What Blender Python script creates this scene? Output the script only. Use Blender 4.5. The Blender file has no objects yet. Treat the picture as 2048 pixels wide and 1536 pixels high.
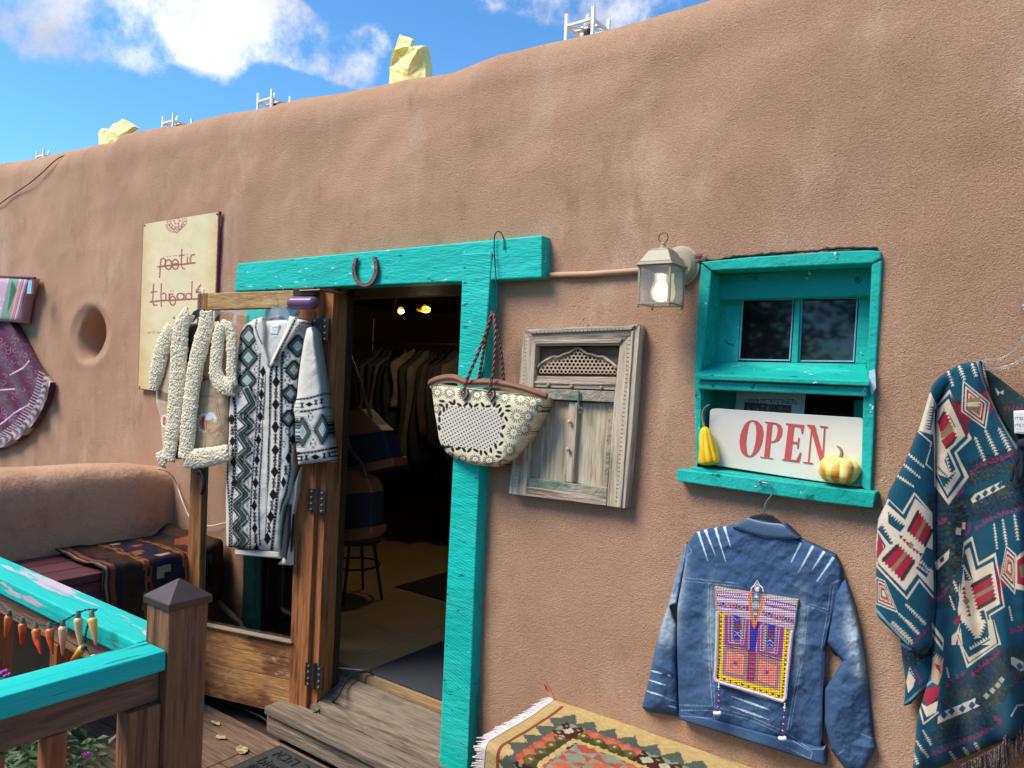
import bpy, bmesh, math, random
import numpy as np
from mathutils import Vector, Matrix, noise as mnoise
random.seed(7); rng = np.random.default_rng(7)
SC = bpy.context.scene
COL = SC.collection
rad = math.radians

# ---------------------------------------------------------------- camera
CAM = np.array([0.0, -2.4, 1.75])
YAW, PITCH, ROLL, FPX = rad(36.0), rad(-0.65), rad(2.5), 1500.0
_f0 = np.array([-math.sin(YAW), math.cos(YAW), 0.0]); _r0 = np.array([math.cos(YAW), math.sin(YAW), 0.0]); _u0 = np.array([0, 0, 1.0])
FW = math.cos(PITCH) * _f0 + math.sin(PITCH) * _u0
_u1 = math.cos(PITCH) * _u0 - math.sin(PITCH) * _f0
RT = math.cos(ROLL) * _r0 + math.sin(ROLL) * _u1
UP = math.cos(ROLL) * _u1 - math.sin(ROLL) * _r0
cam_d = bpy.data.cameras.new('camera'); cam = bpy.data.objects.new('camera', cam_d); COL.objects.link(cam)
cam.matrix_world = Matrix(((RT[0], UP[0], -FW[0], CAM[0]), (RT[1], UP[1], -FW[1], CAM[1]), (RT[2], UP[2], -FW[2], CAM[2]), (0, 0, 0, 1)))
cam_d.sensor_width = 36.0; cam_d.lens = FPX / 2048 * 36.0; cam_d.clip_start = 0.05; cam_d.clip_end = 2000
SC.camera = cam

# ---------------------------------------------------------------- sky, sun, exposure
SUN_EL, SUN_AZ = rad(52), rad(-142)          # direction to the veiled sun, azimuth from +Y clockwise
w = bpy.data.worlds.new("World"); SC.world = w; w.use_nodes = True
nt = w.node_tree; N = nt.nodes; L = nt.links
for n in list(N): N.remove(n)
def nn(t, **k):
    n = N.new(t)
    for a, b in k.items(): setattr(n, a, b)
    return n
def wmath(op, a, b=None, c=None, clamp=False):
    n = nn('ShaderNodeMath', operation=op); n.use_clamp = clamp
    for i, v in enumerate((a, b, c)):
        if v is None: continue
        if isinstance(v, (int, float)): n.inputs[i].default_value = v
        else: L.new(v, n.inputs[i])
    return n.outputs[0]
sky = nn('ShaderNodeTexSky', sky_type='NISHITA'); sky.sun_disc = False
sky.sun_elevation = SUN_EL; sky.sun_rotation = SUN_AZ; sky.altitude = 2000; sky.air_density = 1.0; sky.dust_density = 0.6; sky.ozone_density = 2.5
tc = nn('ShaderNodeTexCoord')
sep = nn('ShaderNodeSeparateXYZ'); L.new(tc.outputs['Generated'], sep.inputs[0])
zc = wmath('MAXIMUM', sep.outputs[2], 0.06)
comb = nn('ShaderNodeCombineXYZ'); L.new(wmath('DIVIDE', sep.outputs[0], zc), comb.inputs[0]); L.new(wmath('DIVIDE', sep.outputs[1], zc), comb.inputs[1])
def wnoise(scale, detail, rough, off=0.0, vec=None):
    m = nn('ShaderNodeMapping'); m.inputs['Location'].default_value = (off, off * .7, off * .3); L.new(vec or comb.outputs[0], m.inputs[0])
    n = nn('ShaderNodeTexNoise'); n.inputs['Scale'].default_value = scale; n.inputs['Detail'].default_value = detail; n.inputs['Roughness'].default_value = rough
    L.new(m.outputs[0], n.inputs['Vector']); return n.outputs[0]
def wdir(px, py):
    d = FW * 1500 + RT * (px - 1024) - UP * (py - 768); return d / np.linalg.norm(d)
# cloud banks: soft blobs in the sky, broken up by noise
acc = None
for (bx, by, br, ba) in ((-60,-50,150,1.),(60,-20,120,1.1),(170,15,110,1.1),(230,50,70,.9),(290,10,110,1.),(300,75,70,.8),(400,20,110,1.),(480,60,75,.9),(420,105,60,.7),(540,60,72,.95),(470,100,50,.6),(590,105,52,.9),(640,130,50,.9),(690,155,46,.9),(735,178,44,.9),(745,120,50,.7),
                         (600,90,55,.8),(650,125,45,.8),(720,150,42,.7),(735,100,45,.45),(690,30,60,.25),(900,125,34,.55),(945,108,34,.6),(1000,-10,70,.95),(1100,15,72,1.),(1210,5,90,1.),(1330,-15,90,1.),(1000,-200,300,.5),(400,-250,260,.6)):
    d = wdir(bx, by - 22); s = nn('ShaderNodeVectorMath', operation='DISTANCE'); L.new(tc.outputs['Generated'], s.inputs[0]); s.inputs[1].default_value = tuple(d)
    r_ = br * .80 / 1500.0
    q = wmath('DIVIDE', s.outputs['Value'], r_); g = wmath('MULTIPLY', wmath('EXPONENT', wmath('MULTIPLY', wmath('MULTIPLY', q, q), -1.0)), ba)
    acc = g if acc is None else wmath('ADD', acc, g)
n1 = wnoise(2.6, 10, .62, 3.1, tc.outputs['Generated']); n2 = wnoise(9.0, 12, .66, 9.7, tc.outputs['Generated']); n3 = wnoise(1.2, 8, .6, 5.5)
# elsewhere the same broken cloud goes on
away = nn('ShaderNodeVectorMath', operation='DISTANCE'); L.new(tc.outputs['Generated'], away.inputs[0]); away.inputs[1].default_value = tuple(wdir(700, 150))
gen = wmath('MULTIPLY', wmath('MULTIPLY', wmath('SUBTRACT', away.outputs['Value'], .55, clamp=True), 2.5, clamp=True), wmath('MULTIPLY', wmath('SUBTRACT', n3, .42), 4.0, clamp=True))
acc = wmath('ADD', wmath('MINIMUM', acc, .95), gen)
dens = wmath('ADD', acc, wmath('ADD', wmath('MULTIPLY', wmath('SUBTRACT', n2, .5), 3.0), wmath('MULTIPLY', wmath('SUBTRACT', n1, .5), 1.2)))
ramp = nn('ShaderNodeMapRange', interpolation_type='SMOOTHSTEP'); ramp.inputs['From Min'].default_value = .56; ramp.inputs['From Max'].default_value = 1.34; L.new(dens, ramp.inputs['Value'])
shade = nn('ShaderNodeMapRange'); shade.inputs['From Min'].default_value = .35; shade.inputs['From Max'].default_value = .62; shade.inputs['To Min'].default_value = 3.7; shade.inputs['To Max'].default_value = 6.2
L.new(wnoise(7.0, 6, .5, 1.7, tc.outputs['Generated']), shade.inputs['Value'])
cc = nn('ShaderNodeCombineXYZ'); L.new(wmath('MULTIPLY', shade.outputs[0], .93), cc.inputs[0]); L.new(wmath('MULTIPLY', shade.outputs[0], .95), cc.inputs[1]); L.new(wmath('MULTIPLY', shade.outputs[0], 1.06), cc.inputs[2])
tint = nn('ShaderNodeMix', data_type='RGBA', blend_type='MULTIPLY'); tint.inputs['Factor'].default_value = 1.0
SKYTINT = (0.70, 1.16, 1.36)
L.new(sky.outputs[0], tint.inputs['A']); tint.inputs['B'].default_value = SKYTINT + (1,)
mx = nn('ShaderNodeMix', data_type='RGBA'); L.new(ramp.outputs[0], mx.inputs['Factor']); L.new(tint.outputs['Result'], mx.inputs['A']); L.new(cc.outputs[0], mx.inputs['B'])
bg = nn('ShaderNodeBackground'); bg.inputs['Strength'].default_value = 0.10; L.new(mx.outputs['Result'], bg.inputs[0])
wo = nn('ShaderNodeOutputWorld'); L.new(bg.outputs[0], wo.inputs[0])
sd = bpy.data.lights.new('sun', 'SUN'); sun = bpy.data.objects.new('sun', sd); COL.objects.link(sun)
sd.energy = 2.7; sd.angle = rad(28); sd.color = (1.0, 0.915, 0.81)
sdir = Vector((math.sin(SUN_AZ) * math.cos(SUN_EL), math.cos(SUN_AZ) * math.cos(SUN_EL), math.sin(SUN_EL)))
sun.rotation_euler = sdir.to_track_quat('Z', 'Y').to_euler(); sun.location = (0, 0, 20)
SC.view_settings.view_transform = 'Standard'; SC.view_settings.look = 'None'; SC.view_settings.gamma = 1; SC.view_settings.use_curve_mapping = False
SC.view_settings.exposure = 0.98
SC.render.engine = 'CYCLES'; SC.cycles.max_bounces = 8; SC.cycles.transparent_max_bounces = 16; SC.cycles.caustics_reflective = False; SC.cycles.caustics_refractive = False

# ---------------------------------------------------------------- measuring helpers: a photo pixel and a known plane give a place in metres
def ray(px, py):
    px = np.asarray(px, float)[..., None]; py = np.asarray(py, float)[..., None]
    return FW * FPX + RT * (px - 1024) - UP * (py - 768)
def PY(px, py, Y=0.0):
    d = ray(px, py); t = (np.asarray(Y, float) - CAM[1]) / d[..., 1]; return CAM + d * t[..., None]
def PZ(px, py, Z=0.0):
    d = ray(px, py); t = (Z - CAM[2]) / d[..., 2]; return CAM + d * t[..., None]
def PX(px, py, X=0.0):
    d = ray(px, py); t = (X - CAM[0]) / d[..., 0]; return CAM + d * t[..., None]
DA, DB = np.array([-2.93, -.085, 0]), np.array([-3.62, -.245, 0])       # the open door leaf, seen from above
_dd = (DB - DA) / np.linalg.norm(DB - DA); DN = np.array([-_dd[1], _dd[0], 0]); DN = DN if DN[1] < 0 else -DN
def PD(px, py, off=0.0):                                                # on the plane of the door leaf, off metres in front of it
    d = ray(px, py); t = ((DA - CAM) @ DN + np.asarray(off, float)) / (d @ DN); return CAM + d * t[..., None]

# ---------------------------------------------------------------- materials
def lin(c):
    c = np.asarray(c, float) / 255.0; return np.where(c <= .04045, c / 12.92, ((c + .055) / 1.055) ** 2.4)
MATS = {}
def mat(name, col, rough=.8, var=.12, vs=12, bump=0, bs=200, stretch=(1, 1, 1), col2=None, c2=(.5, .6), c2s=6, metal=0, attr=False, trans=0, alpha=1, emit=None, estr=0, spec=.4, bump2=0, b2s=20, sheen=0, bd=.004, c2st=None, sss=0, wave=None):
    if name in MATS: return MATS[name]
    m = bpy.data.materials.new(name); m.use_nodes = True; t = m.node_tree; nd = t.nodes; lk = t.links
    b = nd['Principled BSDF']; b.inputs['Roughness'].default_value = rough; b.inputs['Metallic'].default_value = metal
    b.inputs['Specular IOR Level'].default_value = spec
    if sheen: b.inputs['Sheen Weight'].default_value = sheen
    if trans: b.inputs['Transmission Weight'].default_value = trans
    if sss: b.inputs['Subsurface Weight'].default_value = sss; b.inputs['Subsurface Scale'].default_value = .02
    if alpha < 1: b.inputs['Alpha'].default_value = alpha
    if emit is not None: b.inputs['Emission Color'].default_value = tuple(lin(emit)) + (1,); b.inputs['Emission Strength'].default_value = estr
    tc = nd.new('ShaderNodeTexCoord'); oi = nd.new('ShaderNodeObjectInfo')
    ad = nd.new('ShaderNodeVectorMath'); ad.operation = 'MULTIPLY_ADD'; lk.new(oi.outputs['Random'], ad.inputs[0]); ad.inputs[1].default_value = (7, 5, 3); lk.new(tc.outputs['Object'], ad.inputs[2])
    mp = nd.new('ShaderNodeMapping'); mp.inputs['Scale'].default_value = stretch; lk.new(ad.outputs[0], mp.inputs[0])
    def nz(s, det=6, vec=None, ro=.6):
        n = nd.new('ShaderNodeTexNoise'); n.inputs['Scale'].default_value = s; n.inputs['Detail'].default_value = det; n.inputs['Roughness'].default_value = ro; lk.new(vec or mp.outputs[0], n.inputs['Vector']); return n.outputs[0]
    def mr(v, a, b_, c, d, sm=False):
        n = nd.new('ShaderNodeMapRange'); n.inputs[1].default_value = a; n.inputs[2].default_value = b_; n.inputs[3].default_value = c; n.inputs[4].default_value = d
        if sm: n.interpolation_type = 'SMOOTHSTEP'
        lk.new(v, n.inputs[0]); return n.outputs[0]
    if attr:
        a = nd.new('ShaderNodeAttribute'); a.attribute_name = 'Col'; base = a.outputs['Color']
    else:
        a = nd.new('ShaderNodeRGB'); a.outputs[0].default_value = tuple(lin(col)) + (1,); base = a.outputs[0]
    if col2 is not None:
        for cc_, (lo, hi), s_ in ([(col2, c2, c2s)] if not isinstance(col2, list) else zip(col2, c2, c2s)):
            mx = nd.new('ShaderNodeMix'); mx.data_type = 'RGBA'; vec = None
            if c2st: q = nd.new('ShaderNodeMapping'); q.inputs['Scale'].default_value = c2st; lk.new(ad.outputs[0], q.inputs[0]); vec = q.outputs[0]
            lk.new(mr(nz(s_, 8, vec, .65), lo, hi, 0, 1, True), mx.inputs['Factor']); lk.new(base, mx.inputs['A']); mx.inputs['B'].default_value = tuple(lin(cc_)) + (1,); base = mx.outputs['Result']
    if var:
        v = nd.new('ShaderNodeMix'); v.data_type = 'RGBA'; v.blend_type = 'MULTIPLY'; v.inputs['Factor'].default_value = 1
        g = nd.new('ShaderNodeCombineColor'); o = mr(nz(vs), .3, .7, 1 - var, 1 + var)
        for i in range(3): lk.new(o, g.inputs[i])
        lk.new(base, v.inputs['A']); lk.new(g.outputs[0], v.inputs['B']); base = v.outputs['Result']
    lk.new(base, b.inputs['Base Color'])
    nrm = None
    for (st, sc, ds) in ((bump2, b2s, bd * 4), (bump, bs, bd)):
        if st:
            bu = nd.new('ShaderNodeBump'); bu.inputs['Strength'].default_value = st; bu.inputs['Distance'].default_value = ds; lk.new(nz(sc, 5), bu.inputs['Height'])
            if nrm is not None: lk.new(nrm, bu.inputs['Normal'])
            nrm = bu.outputs[0]
    if wave:
        wv = nd.new('ShaderNodeTexWave'); wv.wave_type = 'RINGS'; wv.rings_direction = 'Y'; q = nd.new('ShaderNodeMapping'); q.inputs['Location'].default_value = wave[1]; lk.new(tc.outputs['Object'], q.inputs[0]); lk.new(q.outputs[0], wv.inputs['Vector'])
        wv.inputs['Scale'].default_value = wave[0]; wv.inputs['Distortion'].default_value = 2.; wv.inputs['Detail'].default_value = 2
        bu = nd.new('ShaderNodeBump'); bu.inputs['Strength'].default_value = wave[2]; bu.inputs['Distance'].default_value = .003; lk.new(wv.outputs['Fac'], bu.inputs['Height'])
        if nrm is not None: lk.new(nrm, bu.inputs['Normal'])
        nrm = bu.outputs[0]
    if nrm is not None: lk.new(nrm, b.inputs['Normal'])
    MATS[name] = m; return m

# ---------------------------------------------------------------- object helpers
def thing(name, label, cat, loc=(0, 0, 0), group=None):
    o = bpy.data.objects.new(name, None); COL.objects.link(o); o.location = loc; o.empty_display_size = .1
    o['label'] = label; o['category'] = cat
    if group: o['group'] = group
    return o
def tag(o, label, cat, group=None):
    o['label'] = label; o['category'] = cat
    if group: o['group'] = group
    return o
def origin(parent):
    v = Vector((0, 0, 0))
    while parent is not None: v += parent.location; parent = parent.parent
    return np.array(v)
def mesh(name, verts, faces, m, parent=None, smooth=False, cols=None, kind=None, label=None, bevel=0, orig=None):
    verts = np.asarray(verts, float); o0 = origin(parent)
    if parent is None and orig is None: orig = verts.mean(0)
    if orig is not None: o0 = np.asarray(orig, float)
    me = bpy.data.meshes.new(name); me.from_pydata((verts - o0).tolist(), [], faces if isinstance(faces, list) else faces.tolist())
    me.update()
    ob = bpy.data.objects.new(name, me); COL.objects.link(ob)
    if parent is None or orig is not None: ob.location = o0 - origin(parent)
    if parent is not None: ob.parent = parent
    me.materials.append(m)
    if smooth: me.polygons.foreach_set('use_smooth', np.ones(len(me.polygons), bool))
    if cols is not None:
        a = me.color_attributes.new('Col', 'FLOAT_COLOR', 'POINT'); c4 = np.ones((len(verts), 4), np.float32); c4[:, :3] = cols; a.data.foreach_set('color', c4.ravel())
    if kind: ob['kind'] = kind
    if label: ob['label'] = label
    if bevel:
        bv = ob.modifiers.new('b', 'BEVEL'); bv.width = bevel; bv.segments = 2; bv.limit_method = 'ANGLE'; bv.angle_limit = rad(40)
    return ob
class MB:
    """collects shapes that belong to one part"""
    def __init__(s): s.v = []; s.f = []; s.n = 0
    def add(s, v, f):
        v = np.asarray(v, float); s.v.append(v); s.f += [[i + s.n for i in q] for q in f]; s.n += len(v); return s
    def box(s, a, b):
        (x0, y0, z0), (x1, y1, z1) = a, b
        return s.add([(x0,y0,z0),(x1,y0,z0),(x1,y1,z0),(x0,y1,z0),(x0,y0,z1),(x1,y0,z1),(x1,y1,z1),(x0,y1,z1)], [(0,3,2,1),(4,5,6,7),(0,1,5,4),(1,2,6,5),(2,3,7,6),(3,0,4,7)])
    def prism(s, A, B):                                  # two matching outlines joined
        A = [tuple(p) for p in A]; B = [tuple(p) for p in B]; n = len(A)
        return s.add(A + B, [list(range(n)), list(range(2 * n - 1, n - 1, -1))] + [[(i + 1) % n, i, n + i, n + (i + 1) % n] for i in range(n)])
    def tube(s, P, r, seg=8, cap=True):
        P = np.asarray(P, float); n = len(P); r = np.broadcast_to(np.asarray(r, float), (n,))
        T = np.gradient(P, axis=0); T /= np.linalg.norm(T, axis=1)[:, None] + 1e-12
        ref = np.array([0, 0, 1.0]) if abs(T[0][2]) < .9 else np.array([1.0, 0, 0]); vs = []
        nrm = np.cross(T[0], ref)
        for i in range(n):
            nrm = nrm - T[i] * (nrm @ T[i]); nrm /= np.linalg.norm(nrm) + 1e-12; bi = np.cross(T[i], nrm)
            a = np.arange(seg) / seg * 2 * math.pi
            vs.append(P[i] + r[i] * (np.cos(a)[:, None] * nrm + np.sin(a)[:, None] * bi))
        f = [[i * seg + j, i * seg + (j + 1) % seg, (i + 1) * seg + (j + 1) % seg, (i + 1) * seg + j] for i in range(n - 1) for j in range(seg)]
        if cap: f += [list(range(seg))[::-1], list(range((n - 1) * seg, n * seg))]
        return s.add(np.concatenate(vs), f)
    def lathe(s, c, prof, seg=20, axis='z', rot=0, sq=None):
        c = np.asarray(c, float); vs = []
        for (r, h) in prof:
            for j in range(seg):
                a = j / seg * 2 * math.pi + rot; k = 1.0 if sq is None else sq(a)
                p = (r * k * math.cos(a), r * k * math.sin(a), h)
                vs.append(c + (np.array(p) if axis == 'z' else np.array((p[0], h, p[1])) if axis == 'y' else np.array((h, p[0], p[1]))))
        n = len(prof); f = [[i * seg + j, i * seg + (j + 1) % seg, (i + 1) * seg + (j + 1) % seg, (i + 1) * seg + j] for i in range(n - 1) for j in range(seg)]
        f += [list(range(seg))[::-1], list(range((n - 1) * seg, n * seg))]
        return s.add(vs, f)
    def ball(s, c, r, seg=10, sc=(1, 1, 1)):
        c = np.asarray(c, float); vs = []; rings = max(4, seg // 2)
        for i in range(rings + 1):
            t = math.pi * i / rings
            for j in range(seg):
                a = 2 * math.pi * j / seg; vs.append(c + r * np.array((math.sin(t) * math.cos(a) * sc[0], math.sin(t) * math.sin(a) * sc[1], math.cos(t) * sc[2])))
        return s.add(vs, [[i * seg + j, i * seg + (j + 1) % seg, (i + 1) * seg + (j + 1) % seg, (i + 1) * seg + j] for i in range(rings) for j in range(seg)])
    def build(s, name, m, parent=None, **k):
        ob = mesh(name, np.concatenate(s.v), s.f, m, parent, **k)
        bm = bmesh.new(); bm.from_mesh(ob.data); bmesh.ops.remove_doubles(bm, verts=bm.verts, dist=1e-6); bmesh.ops.recalc_face_normals(bm, faces=bm.faces)
        bm.to_mesh(ob.data); bm.free()
        return ob
def slab(name, pts, m, parent, Yf, Yb, proj=PY, bevel=.003, **k):
    """a flat board whose outline was measured in the photo on the plane Yf, Yb deep"""
    pts = dense(pts) if k.pop('dense', False) else pts
    F = [np.array(proj(p[0], p[1], Yf)) for p in pts]
    if proj is PD: B = [f - DN * (Yf - Yb) for f in F]
    else: B = [np.array((f[0], Yb, f[2])) for f in F]
    return MB().prism(F, B).build(name, m, parent, bevel=bevel, **k)
def copy_tree(o, loc=None, label=None):
    c = o.copy(); COL.objects.link(c)
    if loc is not None: c.location = loc
    if label: c['label'] = label
    for ch in o.children:
        d = ch.copy(); COL.objects.link(d); d.parent = c
        for g in ch.children: e = g.copy(); COL.objects.link(e); e.parent = d
    return c
def smooth_path(pts, n=40):
    P = np.asarray(pts, float); t = np.r_[0, np.cumsum(np.linalg.norm(np.diff(P, axis=0), axis=1))]; u = np.linspace(0, t[-1], n)
    Q = np.stack([np.interp(u, t, P[:, i]) for i in range(P.shape[1])], 1)
    for _ in range(max(2, n // (2 * len(P)))): Q[1:-1] = (Q[:-2] + 2 * Q[1:-1] + Q[2:]) / 4
    return Q
def fbm(x, y, s=1.0, seed=0, octv=4):
    """cheap smooth value noise on arrays"""
    tot = 0; amp = 1.0; x = np.asarray(x, float) * s; y = np.asarray(y, float) * s; r = np.random.default_rng(seed); T = r.random((64, 64)) * 2 - 1
    for o in range(octv):
        xi = np.floor(x).astype(int); yi = np.floor(y).astype(int); fx = x - xi; fy = y - yi; fx = fx * fx * (3 - 2 * fx); fy = fy * fy * (3 - 2 * fy)
        g = lambda a, b: T[a % 64, b % 64]
        tot = tot + amp * ((g(xi, yi) * (1 - fx) + g(xi + 1, yi) * fx) * (1 - fy) + (g(xi, yi + 1) * (1 - fx) + g(xi + 1, yi + 1) * fx) * fy)
        amp *= .5; x = x * 2.03 + 11; y = y * 2.03 + 7
    return tot / 1.8

# ---------------------------------------------------------------- flat print and weave: shapes rasterised into colours that the cloth's own vertices carry
class Cv:
    def __init__(s, x0, y0, x1, y1, bg, s_=2.0):
        s.x0, s.y0, s.s = x0, y0, s_; s.W = int((x1 - x0) * s_) + 1; s.H = int((y1 - y0) * s_) + 1
        s.a = np.empty((s.H, s.W, 3), np.float32); s.a[:] = lin(bg)
    def poly(s, pts, c, m=None):
        P = (np.asarray(pts, float) - (s.x0, s.y0)) * s.s; lo = np.floor(P.min(0)).astype(int); hi = np.ceil(P.max(0)).astype(int) + 1
        lo = np.maximum(lo, 0); hi = np.minimum(hi, (s.W, s.H))
        if (hi <= lo).any(): return s
        X, Y = np.meshgrid(np.arange(lo[0], hi[0]) + .5, np.arange(lo[1], hi[1]) + .5); ins = np.zeros(X.shape, bool); n = len(P)
        for i in range(n):
            (xa, ya), (xb, yb) = P[i], P[(i + 1) % n]
            if ya == yb: continue
            ins ^= ((Y > ya) != (Y > yb)) & (X < (xb - xa) * (Y - ya) / (yb - ya) + xa)
        s.a[lo[1]:hi[1], lo[0]:hi[0]][ins] = lin(c); return s
    def line(s, pts, wd, c, closed=False):
        P = list(map(tuple, pts));
        if closed: P = P + [P[0]]
        for (xa, ya), (xb, yb) in zip(P[:-1], P[1:]):
            d = math.hypot(xb - xa, yb - ya)
            if d < 1e-6: continue
            nx, ny = -(yb - ya) / d * wd / 2, (xb - xa) / d * wd / 2; ex, ey = (xb - xa) / d * wd * .3, (yb - ya) / d * wd * .3
            s.poly([(xa + nx - ex, ya + ny - ey), (xb + nx + ex, yb + ny + ey), (xb - nx + ex, yb - ny + ey), (xa - nx - ex, ya - ny - ey)], c)
        return s
    def disc(s, x, y, r, c, ry=None, rot=0, n=14):
        a = np.arange(n) / n * 2 * math.pi; ry = ry or r; ex, ey = r * np.cos(a), ry * np.sin(a)
        return s.poly(np.stack([x + ex * math.cos(rot) - ey * math.sin(rot), y + ex * math.sin(rot) + ey * math.cos(rot)], 1), c)
    def get(s, px, py):
        ix = np.clip(((np.asarray(px) - s.x0) * s.s), 0, s.W - 1.001); iy = np.clip(((np.asarray(py) - s.y0) * s.s), 0, s.H - 1.001)
        i0 = ix.astype(int); j0 = iy.astype(int); fx = (ix - i0)[..., None]; fy = (iy - j0)[..., None]; i1 = np.minimum(i0 + 1, s.W - 1); j1 = np.minimum(j0 + 1, s.H - 1)
        return (s.a[j0, i0] * (1 - fx) + s.a[j0, i1] * fx) * (1 - fy) + (s.a[j1, i0] * (1 - fx) + s.a[j1, i1] * fx) * fy
def resample(pts, n):
    P = np.asarray(pts, float); t = np.r_[0, np.cumsum(np.linalg.norm(np.diff(P, axis=0), axis=1))]; u = np.linspace(0, t[-1], n)
    return np.stack([np.interp(u, t, P[:, i]) for i in range(P.shape[1])], 1)
def sheet(name, left, right, m, parent, canvas=None, base=.02, puff=.02, folds=None, proj=PY, step=1.6, sgn=-1, back=True, soft=2, depth0=0.0, **k):
    """a cloth piece between two measured edges: a puffed front, a flat back, closed all round"""
    L_ = np.asarray(left, float); R_ = np.asarray(right, float)
    hl = max(np.linalg.norm(np.diff(L_, axis=0), axis=1).sum(), np.linalg.norm(np.diff(R_, axis=0), axis=1).sum()); n = max(4, int(hl / step))
    Lc = resample(L_, n); Rc = resample(R_, n)
    for _ in range(soft):
        Lc[1:-1] = (Lc[:-2] + 2 * Lc[1:-1] + Lc[2:]) / 4; Rc[1:-1] = (Rc[:-2] + 2 * Rc[1:-1] + Rc[2:]) / 4
    mw = max(4, int(np.linalg.norm(Lc - Rc, axis=1).max() / step)); u = np.linspace(0, 1, mw); t = np.linspace(0, 1, n)
    G = Lc[:, None] * (1 - u[None, :, None]) + Rc[:, None] * u[None, :, None]
    prof = np.clip(1 - np.abs(2 * u - 1) ** 4, 0, 1) ** .5; pt = np.clip(1 - np.abs(2 * t - 1) ** 12, 0, 1) ** .5
    dep = base + puff * prof[None] * pt[:, None]
    if folds is not None: dep = dep + folds(G[..., 0], G[..., 1]) * prof[None] ** .5
    dep = dep + depth0
    Pf = proj(G[..., 0], G[..., 1], sgn * dep if proj is PY else dep)
    V = Pf.reshape(-1, 3); nv = len(V); idx = np.arange(n * mw).reshape(n, mw)
    F = np.stack([idx[:-1, :-1], idx[1:, :-1], idx[1:, 1:], idx[:-1, 1:]], -1).reshape(-1, 4)
    C = canvas.get(G[..., 0], G[..., 1]).reshape(-1, 3) if canvas is not None else None
    if back:
        off = np.array([0, 1.0, 0]) if proj is PY else -DN
        ring = np.concatenate([idx[0, :], idx[1:, -1], idx[-1, -2::-1], idx[-2:0:-1, 0]])
        e = (dep - depth0 - base * .3).reshape(-1)[ring]; Rv = V[ring] + off * e[:, None]
        ctr = Rv.mean(0)[None]; m_ = len(ring); V = np.concatenate([V, Rv, ctr]); j = np.arange(m_); jn = (j + 1) % m_
        F = np.concatenate([F, np.stack([ring[j], ring[jn], nv + jn, nv + j], 1)]).tolist() + [[int(nv + jn[q]), int(nv + m_), int(nv + q)] for q in range(m_)]
        if C is not None: C = np.concatenate([C, C[ring], C.mean(0)[None]])
    return mesh(name, V, F, m, parent, smooth=True, cols=C, **k)

# ================================================================ materials in use
ADOBE = mat('adobe', (196,153,121), .95, .34, 360, .8, 330, col2=[(184,142,114), (206,171,143), (174,132,102)], c2=[(.42,.66), (.50,.76), (.52,.80)], c2s=[1.1, 2.6, 7.0], c2st=(1, 1, .45), bump2=.3, b2s=120, bd=.007, spec=.1)
def pit(m, sc, strn, dist):
    t = m.node_tree; b = t.nodes['Principled BSDF']; v = t.nodes.new('ShaderNodeTexVoronoi'); v.inputs['Scale'].default_value = sc; c = t.nodes.new('ShaderNodeTexCoord'); n = t.nodes.new('ShaderNodeTexNoise'); n.inputs['Scale'].default_value = sc * .25
    a = t.nodes.new('ShaderNodeMixRGB'); a.inputs[0].default_value = .02; t.links.new(c.outputs['Object'], a.inputs[1]); t.links.new(n.outputs['Color'], a.inputs[2]); t.links.new(c.outputs['Object'], n.inputs['Vector']); t.links.new(a.outputs[0], v.inputs['Vector'])
    bu = t.nodes.new('ShaderNodeBump'); bu.invert = True; bu.inputs['Strength'].default_value = strn; bu.inputs['Distance'].default_value = dist; t.links.new(v.outputs['Distance'], bu.inputs['Height'])
    old = b.inputs['Normal'].links[0].from_socket; t.links.new(old, bu.inputs['Normal']); t.links.new(bu.outputs[0], b.inputs['Normal'])
pit(ADOBE, 210, .42, .005)
SMOOTHADOBE = mat('smooth_adobe', (188,150,120), .95, .14, 200, .5, 120, col2=(162,120,98), c2=(.48,.72), c2s=3, c2st=(1,1,.4), bump2=.6, b2s=14, bd=.006, spec=.15)
def teal(name, st, wave=None, chips=(.64, .665), cs=60, white=(205,225,225), c0=(5,184,168)):
    return mat(name, c0, .6, .14, 9, .6, 160, stretch=st, col2=[(44,196,184), (4,104,98), white], c2=[(.48,.72), (.63,.655), chips], c2s=[5, 42, cs], c2st=tuple(s * 1.0 for s in st), bump2=.5, b2s=45, bd=.003, spec=.3, wave=wave)
TEALX = teal('teal_paint_lengthwise', (.25, 1, 1)); TEALZ = teal('teal_paint_upright', (1, 1, .25))
TEALSAW = teal('teal_paint_saw_marks', (.3, 1, 1), wave=(26, (-.6, 0, .55), .16), chips=(.67, .70), cs=70)
TEALWIN = teal('teal_paint_window', (.5, 1, .5), chips=(.655, .68), cs=48, c0=(5,164,148))
TEALRAIL = teal('teal_paint_railing', (.25, 1, 1), chips=(.68, .72), cs=22, white=(190,185,190), c0=(6,178,168))
TEALWORN = mat('teal_paint_peeling', (8,184,172), .6, .1, 9, .4, 120, stretch=(.18, 1, 1), col2=[(10,160,156), (192,176,182), (130,100,90)], c2=[(.55,.75), (.56,.58), (.69,.70)], c2s=[4, 15, 22], c2st=(.12, 1.2, 1), bump2=.5, b2s=25, bd=.003)
WORNWHITE = mat('chalky_paint', (176,205,215), .8, .15, 30, .5, 90)
def wood(name, c, st, dark, light=None, b=.5, var=.16, rough=.7, spec=.3, th=(.5,.68)):
    return mat(name, c, rough, var * 1.5, 90, b * 1.3, 170, stretch=st, col2=[dark] + ([light] if light else []), c2=[(.47,.66)] + ([(.56,.72)] if light else []), c2s=[38] + ([14] if light else []), c2st=st, bump2=.6, b2s=60, bd=.003, spec=spec)
SX, SY, SZ = (.08, 1, 1), (1, .08, 1), (1, 1, .08)
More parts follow.
